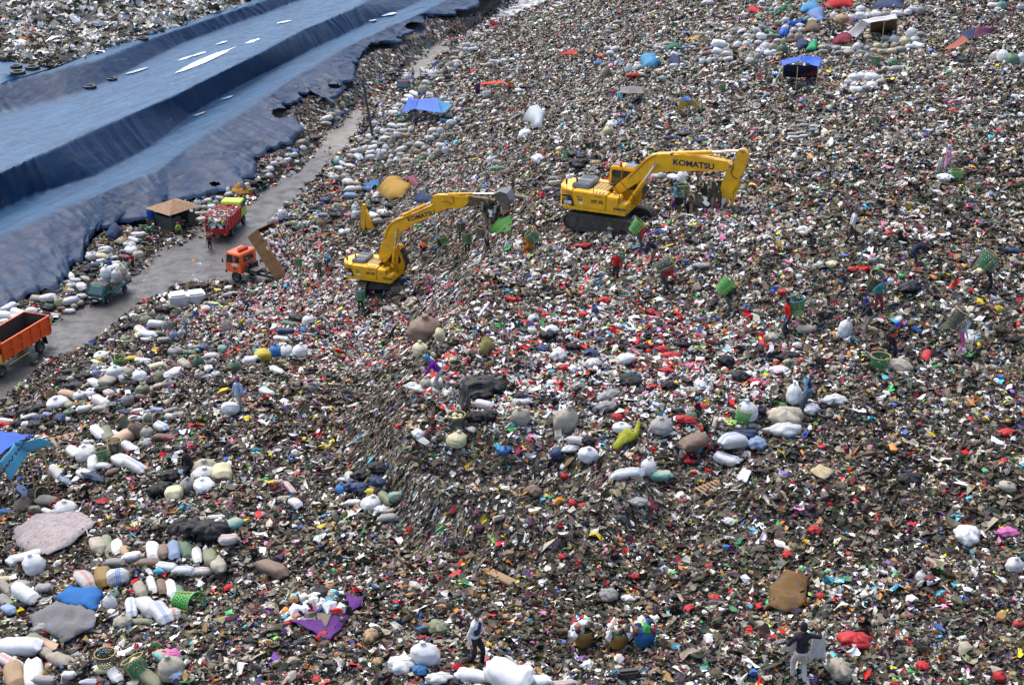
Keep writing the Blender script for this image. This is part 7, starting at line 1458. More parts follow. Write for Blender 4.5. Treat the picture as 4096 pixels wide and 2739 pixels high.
pile('02', 'in the far mid-slope dump', GT, [(880, 445, 60, 40, 0, 'w', Ly), (940, 450, 60, 50, 0, 'w', Ly), (900, 490, 70, 45, 0, 'W', Ly), (1020, 450, 60, 40, 0, 'd', Ro), (820, 520, 60, 40, 0, 'R', Ba), (800, 580, 60, 60, 0, 'u', Ba), (840, 600, 60, 50, 0, 'o', Ly), (840, 660, 60, 90, 0, 'd', Ro), (890, 655, 40, 80, 0, 'o', Ro), (960, 630, 70, 40, 0, 'b', Ly), (990, 665, 70, 50, 0, 'd', Ro), (940, 665, 40, 40, 0, 'g', Ro), (1070, 620, 50, 80, 0, 'W', Ro), (1150, 610, 80, 60, 0, 'w', Ro), (750, 680, 130, 50, 0, 'k', Ba), (1120, 690, 100, 60, 0, 'R', Ba), (1380, 725, 70, 70, 0, 't', Ba)])
pile('02', 'in the twin row of long sacks', GT, [(1290, 425, 80, 30, 0, 'g', Ly), (1360, 410, 90, 25, 0, 'w', Ly), (1440, 400, 90, 28, 0, 'g', Ly), (1340, 440, 90, 30, 0, 'w', Ly), (1400, 435, 70, 30, 0, 'g', Ly), (1600, 420, 50, 30, 0, 'u', Ly), (1580, 440, 50, 30, 0, 'g', Ly), (1630, 435, 50, 30, 0, 'g', Ly), (1680, 400, 60, 30, 0, 'g', Ly), (1660, 435, 50, 30, 0, 'w', Ly), (1720, 400, 60, 30, 0, 'g', Ly), (1730, 240, 60, 30, 0, 'g', Ly), (1770, 225, 50, 40, 0, 'g', Ly), (1810, 220, 50, 35, 0, 'w', Ly), (1850, 235, 50, 35, 0, 'g', Ly), (1810, 300, 60, 45, 0, 'w', Ro), (1760, 310, 60, 40, 0, 'd', Ly), (1700, 310, 70, 40, 0, 'w', Ly), (1900, 270, 60, 30, 0, 'w', Ly), (1340, 475, 50, 40, 0, 'd', Ro)])
pile('02', 'in the tall square stack topped by tyres', GT, [(1905, 405, 120, 80, 0, 'W', Ly), (1880, 480, 90, 70, 0, 'W', Ly), (1980, 470, 90, 50, 0, 'd', Ly), (1975, 495, 90, 50, 0, 'w', Ly), (1780, 500, 80, 55, 0, 'b', Ly), (1745, 560, 60, 60, 0, 'w', Ro), (1810, 550, 60, 60, 0, 'W', Ro), (1860, 545, 70, 60, 0, 'd', Ro), (1925, 545, 60, 50, 0, 'd', Ro), (1980, 545, 80, 50, 0, 'w', Ly), (1790, 455, 90, 40, 0, 'm', Ly), (1490, 500, 70, 60, 0, 'W', Ro), (1480, 610, 80, 50, 0, 'w', Ly), (2185, 550, 80, 60, 0, 'w', Ro), (2250, 520, 60, 80, 0, 'g', Ro), (2190, 510, 50, 40, 0, 'g', Ro)])
pile('02', 'in the long wall of round sacks', GT, [(1990, 340, 60, 50, 0, 'w', Ro), (2010, 375, 60, 60, 0, 'g', Ro), (2065, 405, 70, 60, 0, 'W', Ro), (2140, 400, 70, 60, 0, 'w', Ro), (2150, 330, 70, 60, 0, 'w', Ro), (2210, 340, 60, 60, 0, 'g', Ro), (2285, 330, 90, 70, 0, 'W', Ro), (2260, 390, 70, 50, 0, 'w', Ro), (2320, 420, 60, 60, 0, 'd', Ro), (2270, 470, 80, 60, 0, 'W', Ro), (2110, 290, 70, 50, 0, 'w', Ly), (2040, 280, 80, 60, 0, 'g', Ro), (2240, 280, 70, 50, 0, 'w', Ly), (2300, 260, 70, 60, 0, 'g', Ly)])
pile('top', 'in the patchwork dump around the green tent', GT, [(230, 35, 40, 35, 0, 'g', Ro), (205, 65, 40, 35, 0, 'g', Ro), (245, 70, 40, 38, 0, 't', Ro), (290, 60, 45, 40, 0, 'w', Ro), (170, 60, 50, 30, 0, 'd', Ro), (290, 165, 50, 45, 0, 'd', Ro), (345, 145, 50, 50, 0, 'w', Ro), (340, 195, 50, 40, 0, 'w', Ro), (450, 185, 60, 40, 0, 'w', Ro), (540, 150, 60, 45, 0, 'w', Ro), (495, 135, 45, 45, 0, 't', Ro), (385, 260, 50, 50, 0, 'd', Ro), (435, 260, 50, 60, 0, 'd', Ro), (385, 300, 55, 35, 0, 'm', Ly), (330, 295, 50, 50, 0, 'o', Ro), (260, 260, 90, 35, 0, 'e', Ly), (240, 230, 80, 35, 0, 'e', Ly), (240, 295, 35, 30, 0, 'm', Ro), (285, 295, 50, 30, 0, 'w', Ly), (400, 215, 50, 45, 0, 'w', Ro), (455, 215, 40, 40, 0, 'w', Ro)])
pile('top', 'in the small heap below the patchwork dump', GT, [(205, 330, 60, 60, 0, 'w', Ro), (255, 335, 60, 60, 0, 'd', Ro), (320, 350, 70, 80, 0, 'e', Ro), (165, 360, 60, 50, 0, 'W', Ro), (220, 375, 60, 40, 0, 'W', Ro), (275, 375, 60, 35, 0, 'W', Ly), (95, 410, 60, 60, 0, 'g', Ro), (145, 400, 50, 60, 0, 'g', Ro)])
pile('top', 'in the row behind the white tarpaulin shelter', GT, [(880, 65, 60, 50, 0, 'W', Ro), (880, 110, 65, 55, 0, 'W', Ro), (935, 110, 60, 45, 0, 'w', Ro), (995, 100, 65, 50, 0, 'W', Ro), (1065, 100, 60, 45, 0, 'd', Ro), (1140, 95, 75, 40, 0, 'W', Ro), (1215, 85, 50, 45, 0, 'W', Ro), (1260, 70, 60, 40, 0, 'w', Ly), (820, 125, 65, 55, 0, 'w', Ro), (740, 130, 90, 65, 0, 'n', Ro), (690, 110, 50, 55, 0, 'W', Ro), (850, 40, 40, 40, 0, 'g', Ro), (1310, 70, 60, 60, 0, 'g', Ro)])
pile('top', 'in the stacked row before the white tarpaulin shelter', GT, [(1005, 330, 60, 50, 0, 'Y', En), (1060, 330, 50, 50, 0, 'd', Ro), (1125, 320, 60, 50, 0, 'd', Ro), (980, 365, 60, 45, 0, 'd', En), (1045, 370, 70, 45, 0, 'd', Ly), (1105, 370, 70, 45, 0, 'Y', Ly), (1170, 355, 60, 50, 0, 'g', En), (1125, 275, 60, 50, 0, 'W', Ro), (1060, 275, 60, 35, 0, 'w', Ly), (1195, 290, 80, 70, 0, 'Y', Ro), (1265, 285, 60, 60, 0, 'w', Ro), (1230, 335, 60, 45, 0, 'w', Ro), (1295, 325, 80, 50, 20, 'W', Ly), (1240, 230, 60, 70, 0, 'W', Ro), (1310, 250, 60, 40, 0, 'g', Ly), (860, 330, 70, 65, 0, 's', Ro), (770, 350, 80, 35, 0, 'w', Ly), (710, 345, 60, 40, 0, 'g', En), (800, 375, 70, 45, 0, 'd', En), (730, 378, 60, 30, 0, 'g', Ly), (650, 335, 60, 35, 0, 'g', Ly), (600, 340, 45, 40, 0, 'Y', En), (620, 370, 60, 35, 0, 'g', Ly), (930, 345, 60, 50, 0, 'g', Ro), (895, 380, 70, 40, 0, 'g', Ly), (930, 410, 60, 70, 0, 'g', Ro)])
pile('03', 'in the clear-film bundle below the shelters', GT, [(870, 690, 120, 80, 0, 'w', Ro), (790, 700, 100, 70, 0, 'w', Ro), (955, 700, 110, 80, 0, 'w', Ro), (740, 750, 70, 60, 0, 'w', Ro), (790, 770, 60, 50, 0, 'W', Ro), (950, 775, 90, 70, 0, 'W', Ro), (880, 815, 80, 60, 0, 'g', Ly), (810, 820, 90, 70, 0, 'W', Ly), (1030, 750, 70, 60, 0, 'd', Ly), (1090, 635, 80, 50, 0, 'w', Ly), (1170, 635, 100, 60, 0, 'g', Ly), (1210, 620, 70, 40, 0, 'w', Ly)])
pile('03', 'in the rounded row by the eastern margin', GT, [(2080, 510, 80, 90, 0, 'w', Ro), (2155, 515, 90, 120, 0, 'W', Ro), (2245, 540, 110, 110, 0, 'e', Ro), (2325, 530, 80, 100, 0, 'W', Ro), (2060, 55, 90, 50, 0, 'W', Ly), (2110, 85, 60, 40, 0, 'w', Ro), (2145, 50, 70, 80, 0, 't', Ro), (2320, 60, 60, 60, 0, 'w', Ro)])
pile('03', 'in the neat brick-like stack', GT, [(245, 1160, 90, 32, 0, 'g', Ly), (340, 1150, 90, 35, 0, 'g', Ly), (425, 1160, 80, 35, 0, 'w', Ly), (240, 1190, 95, 32, 0, 'g', Ly), (335, 1185, 95, 32, 0, 'b', Ly), (425, 1195, 85, 38, 0, 'i', Ly), (240, 1225, 95, 32, 0, 'g', Ly), (330, 1218, 95, 32, 0, 'd', Ly), (425, 1232, 85, 38, 0, 'g', Ly), (235, 1255, 95, 32, 0, 'w', Ly), (330, 1248, 95, 32, 0, 'w', Ly), (290, 1120, 80, 40, 0, 'g', Ly), (100, 1165, 70, 30, 0, 'g', Ly), (120, 1190, 70, 30, 25, 'g', Ly), (170, 1185, 40, 40, 0, 'g', Ro)])
pile('02', 'in the black bag heap by the green drum', GT, [(570, 1415, 100, 70, 0, 'k', Ba), (635, 1440, 90, 70, 0, 'k', Ba), (510, 1475, 90, 60, 0, 'k', Ba), (580, 1490, 90, 70, 0, 'k', Ba), (650, 1480, 80, 60, 0, 'k', Ba), (610, 1520, 100, 60, 0, 'k', Ba), (500, 1520, 80, 40, 0, 'g', Ly), (240, 1460, 90, 110, 0, 'W', Ba), (780, 1490, 70, 60, 0, 'n', Ba)])
pile('02', 'in the lone clusters on the grey slope', GT, [(405, 60, 80, 30, 30, 'w', Ly), (440, 35, 70, 30, 20, 'w', Ly), (470, 45, 60, 30, 10, 'w', Ly), (370, 90, 70, 30, 30, 'w', Ly), (1770, 25, 60, 40, 0, 'W', Ly), (1820, 30, 60, 40, 0, 'w', Ly), (885, 260, 60, 40, 0, 'g', Ro), (890, 295, 70, 35, 0, 'g', Ly), (920, 270, 40, 40, 0, 'e', Ro), (120, 1220, 110, 90, 0, 'W', Ro), (1000, 1130, 60, 80, 0, 'u', Ba), (880, 1190, 90, 90, 0, 'Y', Ro), (920, 1130, 110, 60, 0, 'w', Ro), (120, 800, 90, 40, 0, 'k', Ba), (60, 830, 70, 50, 0, 'w', Ba), (190, 795, 70, 30, 0, 'B', Ba), (1880, 750, 60, 60, 0, 'w', Ro), (1720, 1095, 90, 60, 0, 'e', Ro), (1470, 1265, 120, 50, 0, 'B', Ba), (1600, 1230, 140, 50, 0, 'k', Ba), (1740, 1290, 100, 60, 0, 'B', Ba)])
# ---------------------------------------------------------------- keep the sacks that show largest; the rest are one mass
for kind in ('sack', 'plastic_bag'):
    rows = [r for r in NAMED if r[0].name.split('.')[0] == kind]
    rows.sort(key=lambda r: -r[6] / (r[0].location - cam.location).length if r[0].parent is None else 0)
    rest = rows[290:]
    if rest:
        V, F, MI, ms, base = [], [], [], [], 0
        for r in rest:
            o = r[0]; me = o.data; n = len(me.vertices); co = np.empty(n * 3, np.float32); me.vertices.foreach_get('co', co); co = co.reshape(-1, 3)
            Mx = np.array(Matrix.LocRotScale(o.location, o.rotation_euler, o.scale) if o.matrix_world.is_identity or True else o.matrix_world)
            V += (co @ Mx[:3, :3].T + Mx[:3, 3]).tolist(); m_ = o.material_slots[0].material
            if m_ not in ms: ms.append(m_)
            for p in me.polygons: F.append(tuple(i + base for i in p.vertices)); MI.append(ms.index(m_))
            base += n
        so = mesh_obj('small_' + kind + '_mass', V, F, ms, smooth=True); so.data.polygons.foreach_set('material_index', MI)
        tag(so, 'many small %s lying among the larger ones' % ('sacks' if kind == 'sack' else 'bags'), kind='stuff')
        dead = set(id(r) for r in rest); NAMED[:] = [r for r in NAMED if id(r) not in dead]
        for r in rest: bpy.data.objects.remove(r[0])

# ---------------------------------------------------------------- loose baskets and tyres
for a in [('10', 1378, 745, 85, 0, DKW, 'at the road edge by the motorcycles'), ('10', 215, 1235, 75, 0, DKW, 'beside the liner behind the dump truck'), ('10', 1625, 1300, 70, 0, GRW, 'among the black bags near the bales'), ('20', 1090, 175, 100, 20, LGW, 'in the long heap opposite the dump truck'),
  ('20', 1135, 750, 120, -50, DKW, 'lying open on the slope heap'), ('20', 1400, 710, 140, 75, DKW, 'lying across the slope heap'), ('20', 1050, 950, 120, 0, DKW, 'standing dark on the slope heap'), ('20', 940, 1030, 120, -10, GRW, 'filled with white bags on the slope heap'), ('20', 340, 1400, 150, 70, DKW, 'lying below the banner shelter'),
  ('30', 980, 465, 130, 80, LGW, 'lying with its green rim open beside the row of sacks'), ('30', 555, 770, 100, 0, DKW, 'near the lower edge with rags inside'), ('30', 718, 808, 115, -30, GRW, 'stuffed with a pale cream bag'), ('21', 1830, 240, 125, 0, DKW, 'beside the purple-clad picker'), ('21', 1835, 730, 165, 0, DKW, 'upturned over the cream sack'),
  ('23', 585, 115, 100, 0, GRW, 'standing alone by the orange-vested picker'), ('22', 2115, 670, 150, 10, LGW, 'leaning on the upright white sack'), ('03', 985, 560, 90, 0, GRW, 'below the white tarpaulin shelter'), ('03', 1155, 575, 85, 60, GRW, 'lying on grey sacks'), ('13', 1725, 40, 100, 0, LGW, 'beside the pink-clad picker'), ('02', 490, 1410, 60, 0, LGW, 'standing in for a green drum beside the far black bag heap'), ('02', 1930, 800, 60, 0, GRW, 'with a white lid on the grey slope'), ('hut', 265, 480, 90, 0, DKW, 'in front of the blue-roofed hut')]:  # the light green basket by the far bag heap stands in for a drum
    basket_at(a[0], a[1], a[2], a[3], pitch=a[4], yaw=-30, weave=a[5], rim=GRR if 'green rim' in a[6] else BAM, straps=a[1] % 2 == 0, where=a[6], fill=SM['Y'][0] if 'cream' in a[6] else None)
for a in [('00', 150, 612, 95, 0, .6, 'uppermost on the liner corner'), ('00', 165, 670, 125, 0, .6, 'lower of the stacked pair on the liner'), ('00', 297, 625, 120, 0, .6, 'beside the stacked pair on the liner'), ('00', 1305, 358, 100, 0, .6, 'on the liner crest alone'), ('00', 818, 800, 118, 0, .6, 'on the liner bench, reddish'), ('00', 1022, 727, 95, 0, .6, 'on the liner bench near the black hose'),
  ('20', 640, 720, 90, 20, .36, 'by the black bag heap'), ('20', 1510, 665, 90, 15, .3, 'on top of the slope heap'), ('20', 1725, 780, 120, 20, .3, 'beside the maroon cushion'), ('20', 2115, 985, 130, 50, .36, 'alone on the slope'), ('20', 585, 940, 120, 0, .36, 'beside the banner shelter'), ('21', 550, 195, 110, 0, .3, 'high on the bare slope'), ('21', 100, 350, 140, 0, .3, 'under the white bag'), ('21', 515, 405, 110, 10, .3, 'with rags inside'),
  ('22', 1630, 695, 135, 0, .25, 'around the lime green bag'), ('23', 300, 372, 85, 0, .3, 'beside the man in jeans'), ('13', 80, 490, 120, 15, .3, 'under the tyre heap'), ('13', 60, 50, 100, 10, .3, 'at the west of the tyre heap'), ('13', 170, 50, 130, 0, .3, 'second in the tyre heap'), ('13', 300, 50, 120, 10, .3, 'third in the tyre heap'), ('13', 365, 35, 130, -15, .3, 'topmost in the tyre heap'), ('13', 430, 100, 110, 30, .3, 'leaning out of the tyre heap'),
  ('11', 1190, 1320, 95, 0, .3, 'below the lower excavator'), ('11', 80, 1470, 100, 40, .3, 'folded by the navy sack'), ('30', 318, 52, 78, 0, .36, 'upper on the white sheet'), ('30', 280, 120, 84, 0, .36, 'lower on the white sheet'), ('30', 20, 220, 85, 0, .36, 'cut by the picture edge'), ('30', 430, 450, 95, 0, .3, 'on the blue cloth'), ('hut', 590, 570, 175, 0, .4, 'before the blue-roofed hut')]:
    tyre(a[0], a[1], a[2], a[3], tilt=a[4], az=20, width=a[5], where=a[6])

# ---------------------------------------------------------------- cloths, sheets and shelters
def C(k, c, **q): return cloth(c, 'sheet_' + k, **q)
BLU = C('blue', (.008, .10, .50), rough=.45, dirt=.1); NV = C('navy', (.012, .035, .11)); MAR = C('maroon', (.20, .015, .045)); REDC = C('red', (.5, .02, .03)); GRNC = C('green', (.02, .42, .18)); WHC = C('white', (.7, .7, .72), dirt=.15); GRC = C('grey', (.20, .20, .21)); PUR = C('purple', (.11, .02, .20)); OCH = C('ochre', (.45, .26, .06)); CYA = C('cyan', (.12, .45, .65), dirt=.1); SKB = C('skyblue', (.06, .28, .50)); BRN = C('brown', (.16, .11, .07)); CRM = C('cream', (.5, .42, .25))
for nm, vw, pts, m, lb, ct, off in [
 ('rug', '31', [(330, 392), (565, 470), (390, 685), (160, 590)], PUR, 'purple-bordered rug spread on the lower rubbish with rags on it', 'rug', .05), ('rug_field', '31', [(345, 430), (475, 485), (370, 615), (250, 575)], C('beige', (.22, .19, .15)), 'beige middle cloth laid on the purple rug', 'cloth', .12),
 ('plastic_sheet', '30', [(75, 100), (190, 12), (330, 20), (480, 40), (515, 60), (400, 160), (250, 235), (90, 180)], C('pearl', (.42, .37, .38), dirt=.6), 'large off-white sheet held down by two tyres', 'sheet', .5), ('blue_cloth', '30', [(285, 460), (370, 385), (545, 430), (500, 530), (360, 500)], C('mid', (.01, .15, .45)), 'blue cloth with one tyre on top', 'cloth', .3), ('grey_sheet', '30', [(155, 560), (300, 480), (510, 540), (500, 620), (350, 690), (180, 620)], GRC, 'crumpled grey sheet below the blue cloth', 'sheet', .35),
 ('blue_cloth', 'top', [(440, 100), (460, 60), (520, 38), (590, 40), (590, 80), (500, 95)], SKB, 'sky-blue cloth over sacks behind the striped one', 'cloth', .9), ('red_cloth', 'top', [(590, 80), (600, 45), (760, 15), (835, 20), (835, 55), (690, 65)], REDC, 'long red cloth over the far sacks', 'cloth', .9), ('black_cloth', 'top', [(950, 78), (1000, 22), (1100, 12), (1180, 18), (1195, 78)], NV, 'big dark cloth over the farthest sacks', 'cloth', 1.2), ('striped_cloth', 'top', [(490, 100), (620, 85), (620, 150), (590, 165), (510, 135)], C('strip', (.15, .25, .5)), 'blue and white cloth over far sacks', 'cloth', .8), ('maroon_cloth', 'top', [(670, 310), (700, 275), (810, 262), (812, 320), (690, 330)], MAR, 'dark red cloth on the stack left of the white tarpaulin shelter', 'cloth', .8), ('green_cloth', 'top', [(480, 375), (515, 328), (575, 322), (560, 375)], GRNC, 'green cloth at the end of the maroon-topped stack', 'cloth', .6), ('blue_cloth', 'top', [(345, 185), (480, 155), (480, 180), (360, 210)], BLU, 'bright blue cloth on sacks below the green tent', 'cloth', .7), ('blue_cloth', 'top', [(290, 240), (370, 225), (350, 275), (295, 275)], BLU, 'small blue cloth above the green-sided basket', 'cloth', .7), ('brown_cloth', 'top', [(470, 240), (495, 170), (560, 170), (600, 235)], BRN, 'brown cloth heap in the patchwork dump', 'cloth', .8), ('navy_cloth', 'top', [(405, 365), (430, 305), (500, 300), (512, 335), (440, 368)], NV, 'dark navy cloth heap below the patchwork dump', 'cloth', .6), ('red_cloth', 'top', [(45, 75), (140, 60), (205, 110), (100, 95)], REDC, 'dark red cloth on the westmost far heap', 'cloth', .6),
 ('blue_cloth', '02', [(1160, 560), (1220, 520), (1340, 520), (1360, 590), (1290, 640), (1210, 620)], SKB, 'faded blue sheet tented over the mid-slope dump', 'cloth', 1.0), ('navy_cloth', '02', [(1440, 535), (1545, 545), (1530, 625), (1435, 595)], NV, 'royal blue cloth around the white sack stack', 'cloth', .7), ('grey_cloth', '02', [(860, 575), (1000, 560), (1060, 680), (1000, 625)], C('gb', (.14, .19, .28)), 'grey-blue cloth in the mid-slope dump', 'cloth', .6), ('green_cloth', '02', [(1390, 455), (1540, 420), (1560, 470), (1400, 488)], C('dg', (.02, .14, .09)), 'dark green sheet on the twin row of sacks', 'cloth', .5), ('plastic_sheet', '02', [(90, 1120), (140, 1040), (220, 980), (320, 1040), (280, 1170), (200, 1190)], C('film', (.42, .48, .52), rough=.4), 'large translucent grey film bundle on the slope', 'sheet', 1.4), ('red_cloth', '02', [(430, 500), (590, 470), (590, 500), (440, 518)], REDC, 'narrow red cloth on the grey slope', 'cloth', .4), ('ochre_cloth', '02', [(1560, 372), (1740, 345), (1640, 388)], OCH, 'ochre cloth above the twin row', 'cloth', .4),
 ('foam_sheet', '10', [(695, 590), (780, 545), (865, 570), (760, 620)], C('foam', (.6, .40, .08)), 'yellow foam mattress on the liner slope', 'mattress', .15), ('foam_sheet', '10', [(2110, 205), (2160, 135), (2290, 150), (2320, 210), (2200, 235)], C('foamo', (.5, .24, .03)), 'orange-brown foam sheets beside the lime green cab', 'foam', .6), ('foam_sheet', '10', [(1040, 670), (1090, 635), (1165, 640), (1130, 680)], CRM, 'tan foam sheet on the roadside sacks', 'foam', .5), ('foam_sheet', '11', [(1110, 190), (1170, 90), (1300, 60), (1420, 140), (1340, 250), (1200, 270)], C('foamy', (.40, .24, .04)), 'heap of ochre foam behind the lower excavator boom', 'foam', .9), ('maroon_cloth', '11', [(1360, 70), (1470, 55), (1500, 130), (1420, 150)], C('plum', (.22, .05, .09)), 'plum cloth on the ochre foam', 'cloth', .5), ('blue_mattress', '11', [(965, 175), (1010, 115), (1140, 100), (1110, 150)], C('bm', (.02, .14, .35)), 'flat blue mattress left of the ochre foam', 'mattress', .3), ('blue_mattress', '11', [(1440, 270), (1510, 190), (1610, 240), (1600, 300)], NV, 'dark blue mattress under the boom bend', 'mattress', .3), ('yellow_sheet', '22', [(910, 980), (1010, 800), (1110, 860), (1150, 750), (1180, 760), (1160, 900), (960, 1010)], C('ys', (.38, .40, .03)), 'dirty yellow-green plastic sheet twisted on the plateau', 'sheet', .3), ('white_board', '22', [(2050, 1260), (2110, 1190), (2190, 1230), (2140, 1320)], WHC, 'white board lying flat on the lower plateau', 'board', .1), ('tan_board', '23', [(215, 700), (265, 660), (345, 700), (295, 745)], CRM, 'pale tan board on the plateau', 'board', .15), ('coir_heap', '33', [(5, 400), (90, 330), (210, 350), (190, 500), (90, 535), (0, 500)], C('coir', (.17, .085, .015), dirt=.8), 'heap of ochre coir fibre', 'fibre heap', .4), ('leaf_heap', '11', [(2120, 560), (2160, 450), (2260, 420), (2344, 460), (2330, 580), (2200, 600)], C('leaf', (.03, .16, .02)), 'heap of fresh green leaves on the ridge', 'leaf heap', .7), ('leaf_heap', '21', [(2040, 130), (2060, 20), (2150, 10), (2190, 80), (2110, 150)], C('straw', (.20, .18, .05)), 'heap of dry cut grass on the ridge', 'grass heap', .5), ('black_sheet', '10', [(950, 620), (1000, 500), (1070, 490), (1130, 560), (1060, 640)], NV, 'dark loose liner scrap over a roadside mound', 'sheet', 1.0)]:
    drape(nm, vw, pts, m, lb, ct, off=off, n=18)
def hp(view, x, y, h): return cast(*UV(view, x, y), h)
def post(par, p, r=.035, m=BAM):
    mb = MB(); mb.cyl((p.x, p.y, surf(p.x, p.y) - .1), p, r, n=7); return mb.build('post', m, par)
def shelter(label, panels, posts, group=None):
    r = root('shelter', Matrix(), label, 'shelter', 'makeshift shelters on the landfill')
    for i, (nm, m, cs) in enumerate(panels): quad3(nm, [hp(*c) for c in cs], m, sag=.15, parent=r, seed=i)
    for c in posts: post(r, hp(*c))
    return r
shelter('deep blue tarpaulin shelter beside the upper road', [('canopy', BLU, [('01', 1320, 1045, .9), ('01', 1450, 1000, 1.7), ('01', 1480, 910, 2.1), ('01', 1400, 890, 1.6)]), ('canopy', BLU, [('01', 1450, 1000, 1.7), ('01', 1700, 1040, 1.3), ('01', 1660, 900, 2.1), ('01', 1480, 910, 2.1)]), ('canopy', SKB, [('01', 1620, 1035, 1.4), ('01', 1720, 1035, 1.2), ('01', 1800, 965, 1.0), ('01', 1660, 905, 2.1)])], [('01', 1442, 990, 1.7), ('01', 1690, 1025, 1.2)])
shelter('bright blue-roofed hut on the far plateau', [('canopy', BLU, [('hut', 435, 280, 1.9), ('hut', 665, 215, 2.3), ('hut', 700, 148, 2.3), ('hut', 405, 208, 1.9)]), ('canopy', BLU, [('hut', 665, 215, 2.3), ('hut', 940, 295, 1.8), ('hut', 955, 168, 1.9), ('hut', 700, 148, 2.3)]), ('back_wall', NV, [('hut', 440, 440, .1), ('hut', 905, 440, .1), ('hut', 905, 280, 1.6), ('hut', 450, 270, 1.6)]), ('side_cloth', C('pt', (.3, .55, .5)), [('hut', 350, 485, .1), ('hut', 400, 440, .2), ('hut', 430, 285, 1.7), ('hut', 395, 330, 1.0)]), ('maroon_bedding', MAR, [('hut', 640, 415, .5), ('hut', 895, 410, .5), ('hut', 880, 350, .9), ('hut', 640, 340, .9)])], [('hut', 640, 300, 1.9), ('hut', 915, 300, 1.7), ('hut', 445, 290, 1.6)])
shelter('white tarpaulin shelter among the far sack rows', [('canopy', WHC, [('top', 885, 145, 2.3), ('top', 945, 165, 2.2), ('top', 850, 275, .2), ('top', 768, 250, .2)]), ('canopy', WHC, [('top', 885, 145, 2.3), ('top', 1130, 100, 2.4), ('top', 1145, 135, 2.2), ('top', 945, 165, 2.2)]), ('back_wall', BRN, [('top', 940, 240, .1), ('top', 1140, 230, .1), ('top', 1140, 140, 1.9), ('top', 950, 165, 1.9)])], [('top', 1150, 140, 2.0), ('top', 950, 170, 2.0), ('top', 1050, 150, 2.1)])
shelter('small emerald green tent in the far dump', [('canopy', GRNC, [('top', 262, 112, .1), ('top', 300, 108, .2), ('top', 378, 15, 2.2), ('top', 370, 8, 2.3)]), ('canopy', GRNC, [('top', 370, 8, 2.3), ('top', 380, 18, 2.2), ('top', 400, 78, .6), ('top', 430, 80, .5)])], [('top', 372, 14, 2.1)])
shelter('grey sheet propped on a stick on the mid slope', [('canopy', GRC, [('02', 975, 850, 1.0), ('02', 1070, 855, 1.5), ('02', 1080, 790, 1.5), ('02', 1000, 800, 1.0)]), ('canopy', GRC, [('02', 1070, 855, 1.5), ('02', 1215, 855, .7), ('02', 1190, 800, .9), ('02', 1080, 790, 1.5)]), ('side_cloth', CYA, [('02', 950, 850, .8), ('02', 1005, 920, .1), ('02', 1010, 880, .5), ('02', 985, 840, .9)])], [('02', 1068, 860, 1.4)])
shelter('yellow sheet tent with a blue and white top', [('canopy', C('yl', (.55, .42, .03)), [('02', 1520, 1015, .1), ('02', 1610, 960, 1.0), ('02', 1630, 910, 1.6), ('02', 1530, 920, 1.3)]), ('canopy', C('yl2', (.50, .40, .10)), [('02', 1610, 960, 1.0), ('02', 1745, 1005, .1), ('02', 1700, 940, .8), ('02', 1630, 905, 1.6)]), ('cap_cloth', BLU, [('02', 1545, 920, 1.5), ('02', 1635, 920, 1.6), ('02', 1630, 893, 1.7), ('02', 1560, 893, 1.7)])], [('02', 1612, 1000, .9)])
shelter('red awning strip with purple cloth on the upper slope', [('canopy', C('or', (.6, .06, .02)), [('01', 2052, 775, 1.8), ('01', 2265, 762, 1.8), ('01', 2270, 735, 1.9), ('01', 2052, 755, 1.9)]), ('side_cloth', PUR, [('01', 2010, 865, .2), ('01', 2050, 850, .2), ('01', 2055, 778, 1.7), ('01', 2010, 772, 1.7)])], [('01', 2150, 785, 1.7), ('01', 2232, 765, 1.8), ('01', 2270, 752, 1.9)])
shelter('patterned maroon and blue cloths hung on sticks near the east', [('canopy', C('oc', (.35, .10, .06)), [('03', 1600, 460, .9), ('03', 1720, 440, 1.3), ('03', 1840, 370, 1.5), ('03', 1790, 325, 1.6)]), ('canopy', NV, [('03', 1740, 355, 1.0), ('03', 1880, 350, 1.0), ('03', 1900, 262, 1.6), ('03', 1790, 285, 1.4)]), ('canopy', C('wine', (.16, .03, .08)), [('03', 1890, 355, .9), ('03', 2050, 300, .8), ('03', 2110, 255, .9), ('03', 1900, 245, 1.5)])], [('03', 1795, 400, 1.4), ('03', 1870, 360, 1.2)])
bs = shelter('blue tarpaulin shelter with a cyan lettered banner at the picture edge', [('canopy', BLU, [('ban', -140, 520, 2.4), ('ban', 170, 275, 3.0), ('ban', 410, 180, 2.6), ('ban', 0, 125, 2.3)]), ('banner', CYA, [('ban', 170, 275, 3.0), ('ban', 345, 375, 2.3), ('ban', 655, 285, 2.0), ('ban', 455, 212, 2.7)]), ('banner', CYA, [('ban', -10, 520, 2.6), ('ban', 130, 730, 1.6), ('ban', 345, 375, 2.3), ('ban', 170, 275, 3.0)])], [('ban', 520, 340, 1.9), ('ban', 345, 400, 2.1), ('ban', 140, 720, 1.4)])
a, b, d = hp('ban', 20, 570, 2.55), hp('ban', 205, 320, 2.95), hp('ban', 130, 640, 1.9); ex = (b - a).normalized(); ey = -(d - a); ey = (ey - ex * ey.dot(ex)).normalized(); ez = ex.cross(ey)
Mx = Matrix((ex, ey, ez)).transposed().to_4x4(); Mx.translation = (a + b) / 2 + ez * .12
text_mesh('URUNAN WARGA', .42, Mx, NAVY, bs, 'banner_lettering', .012, 1.0)
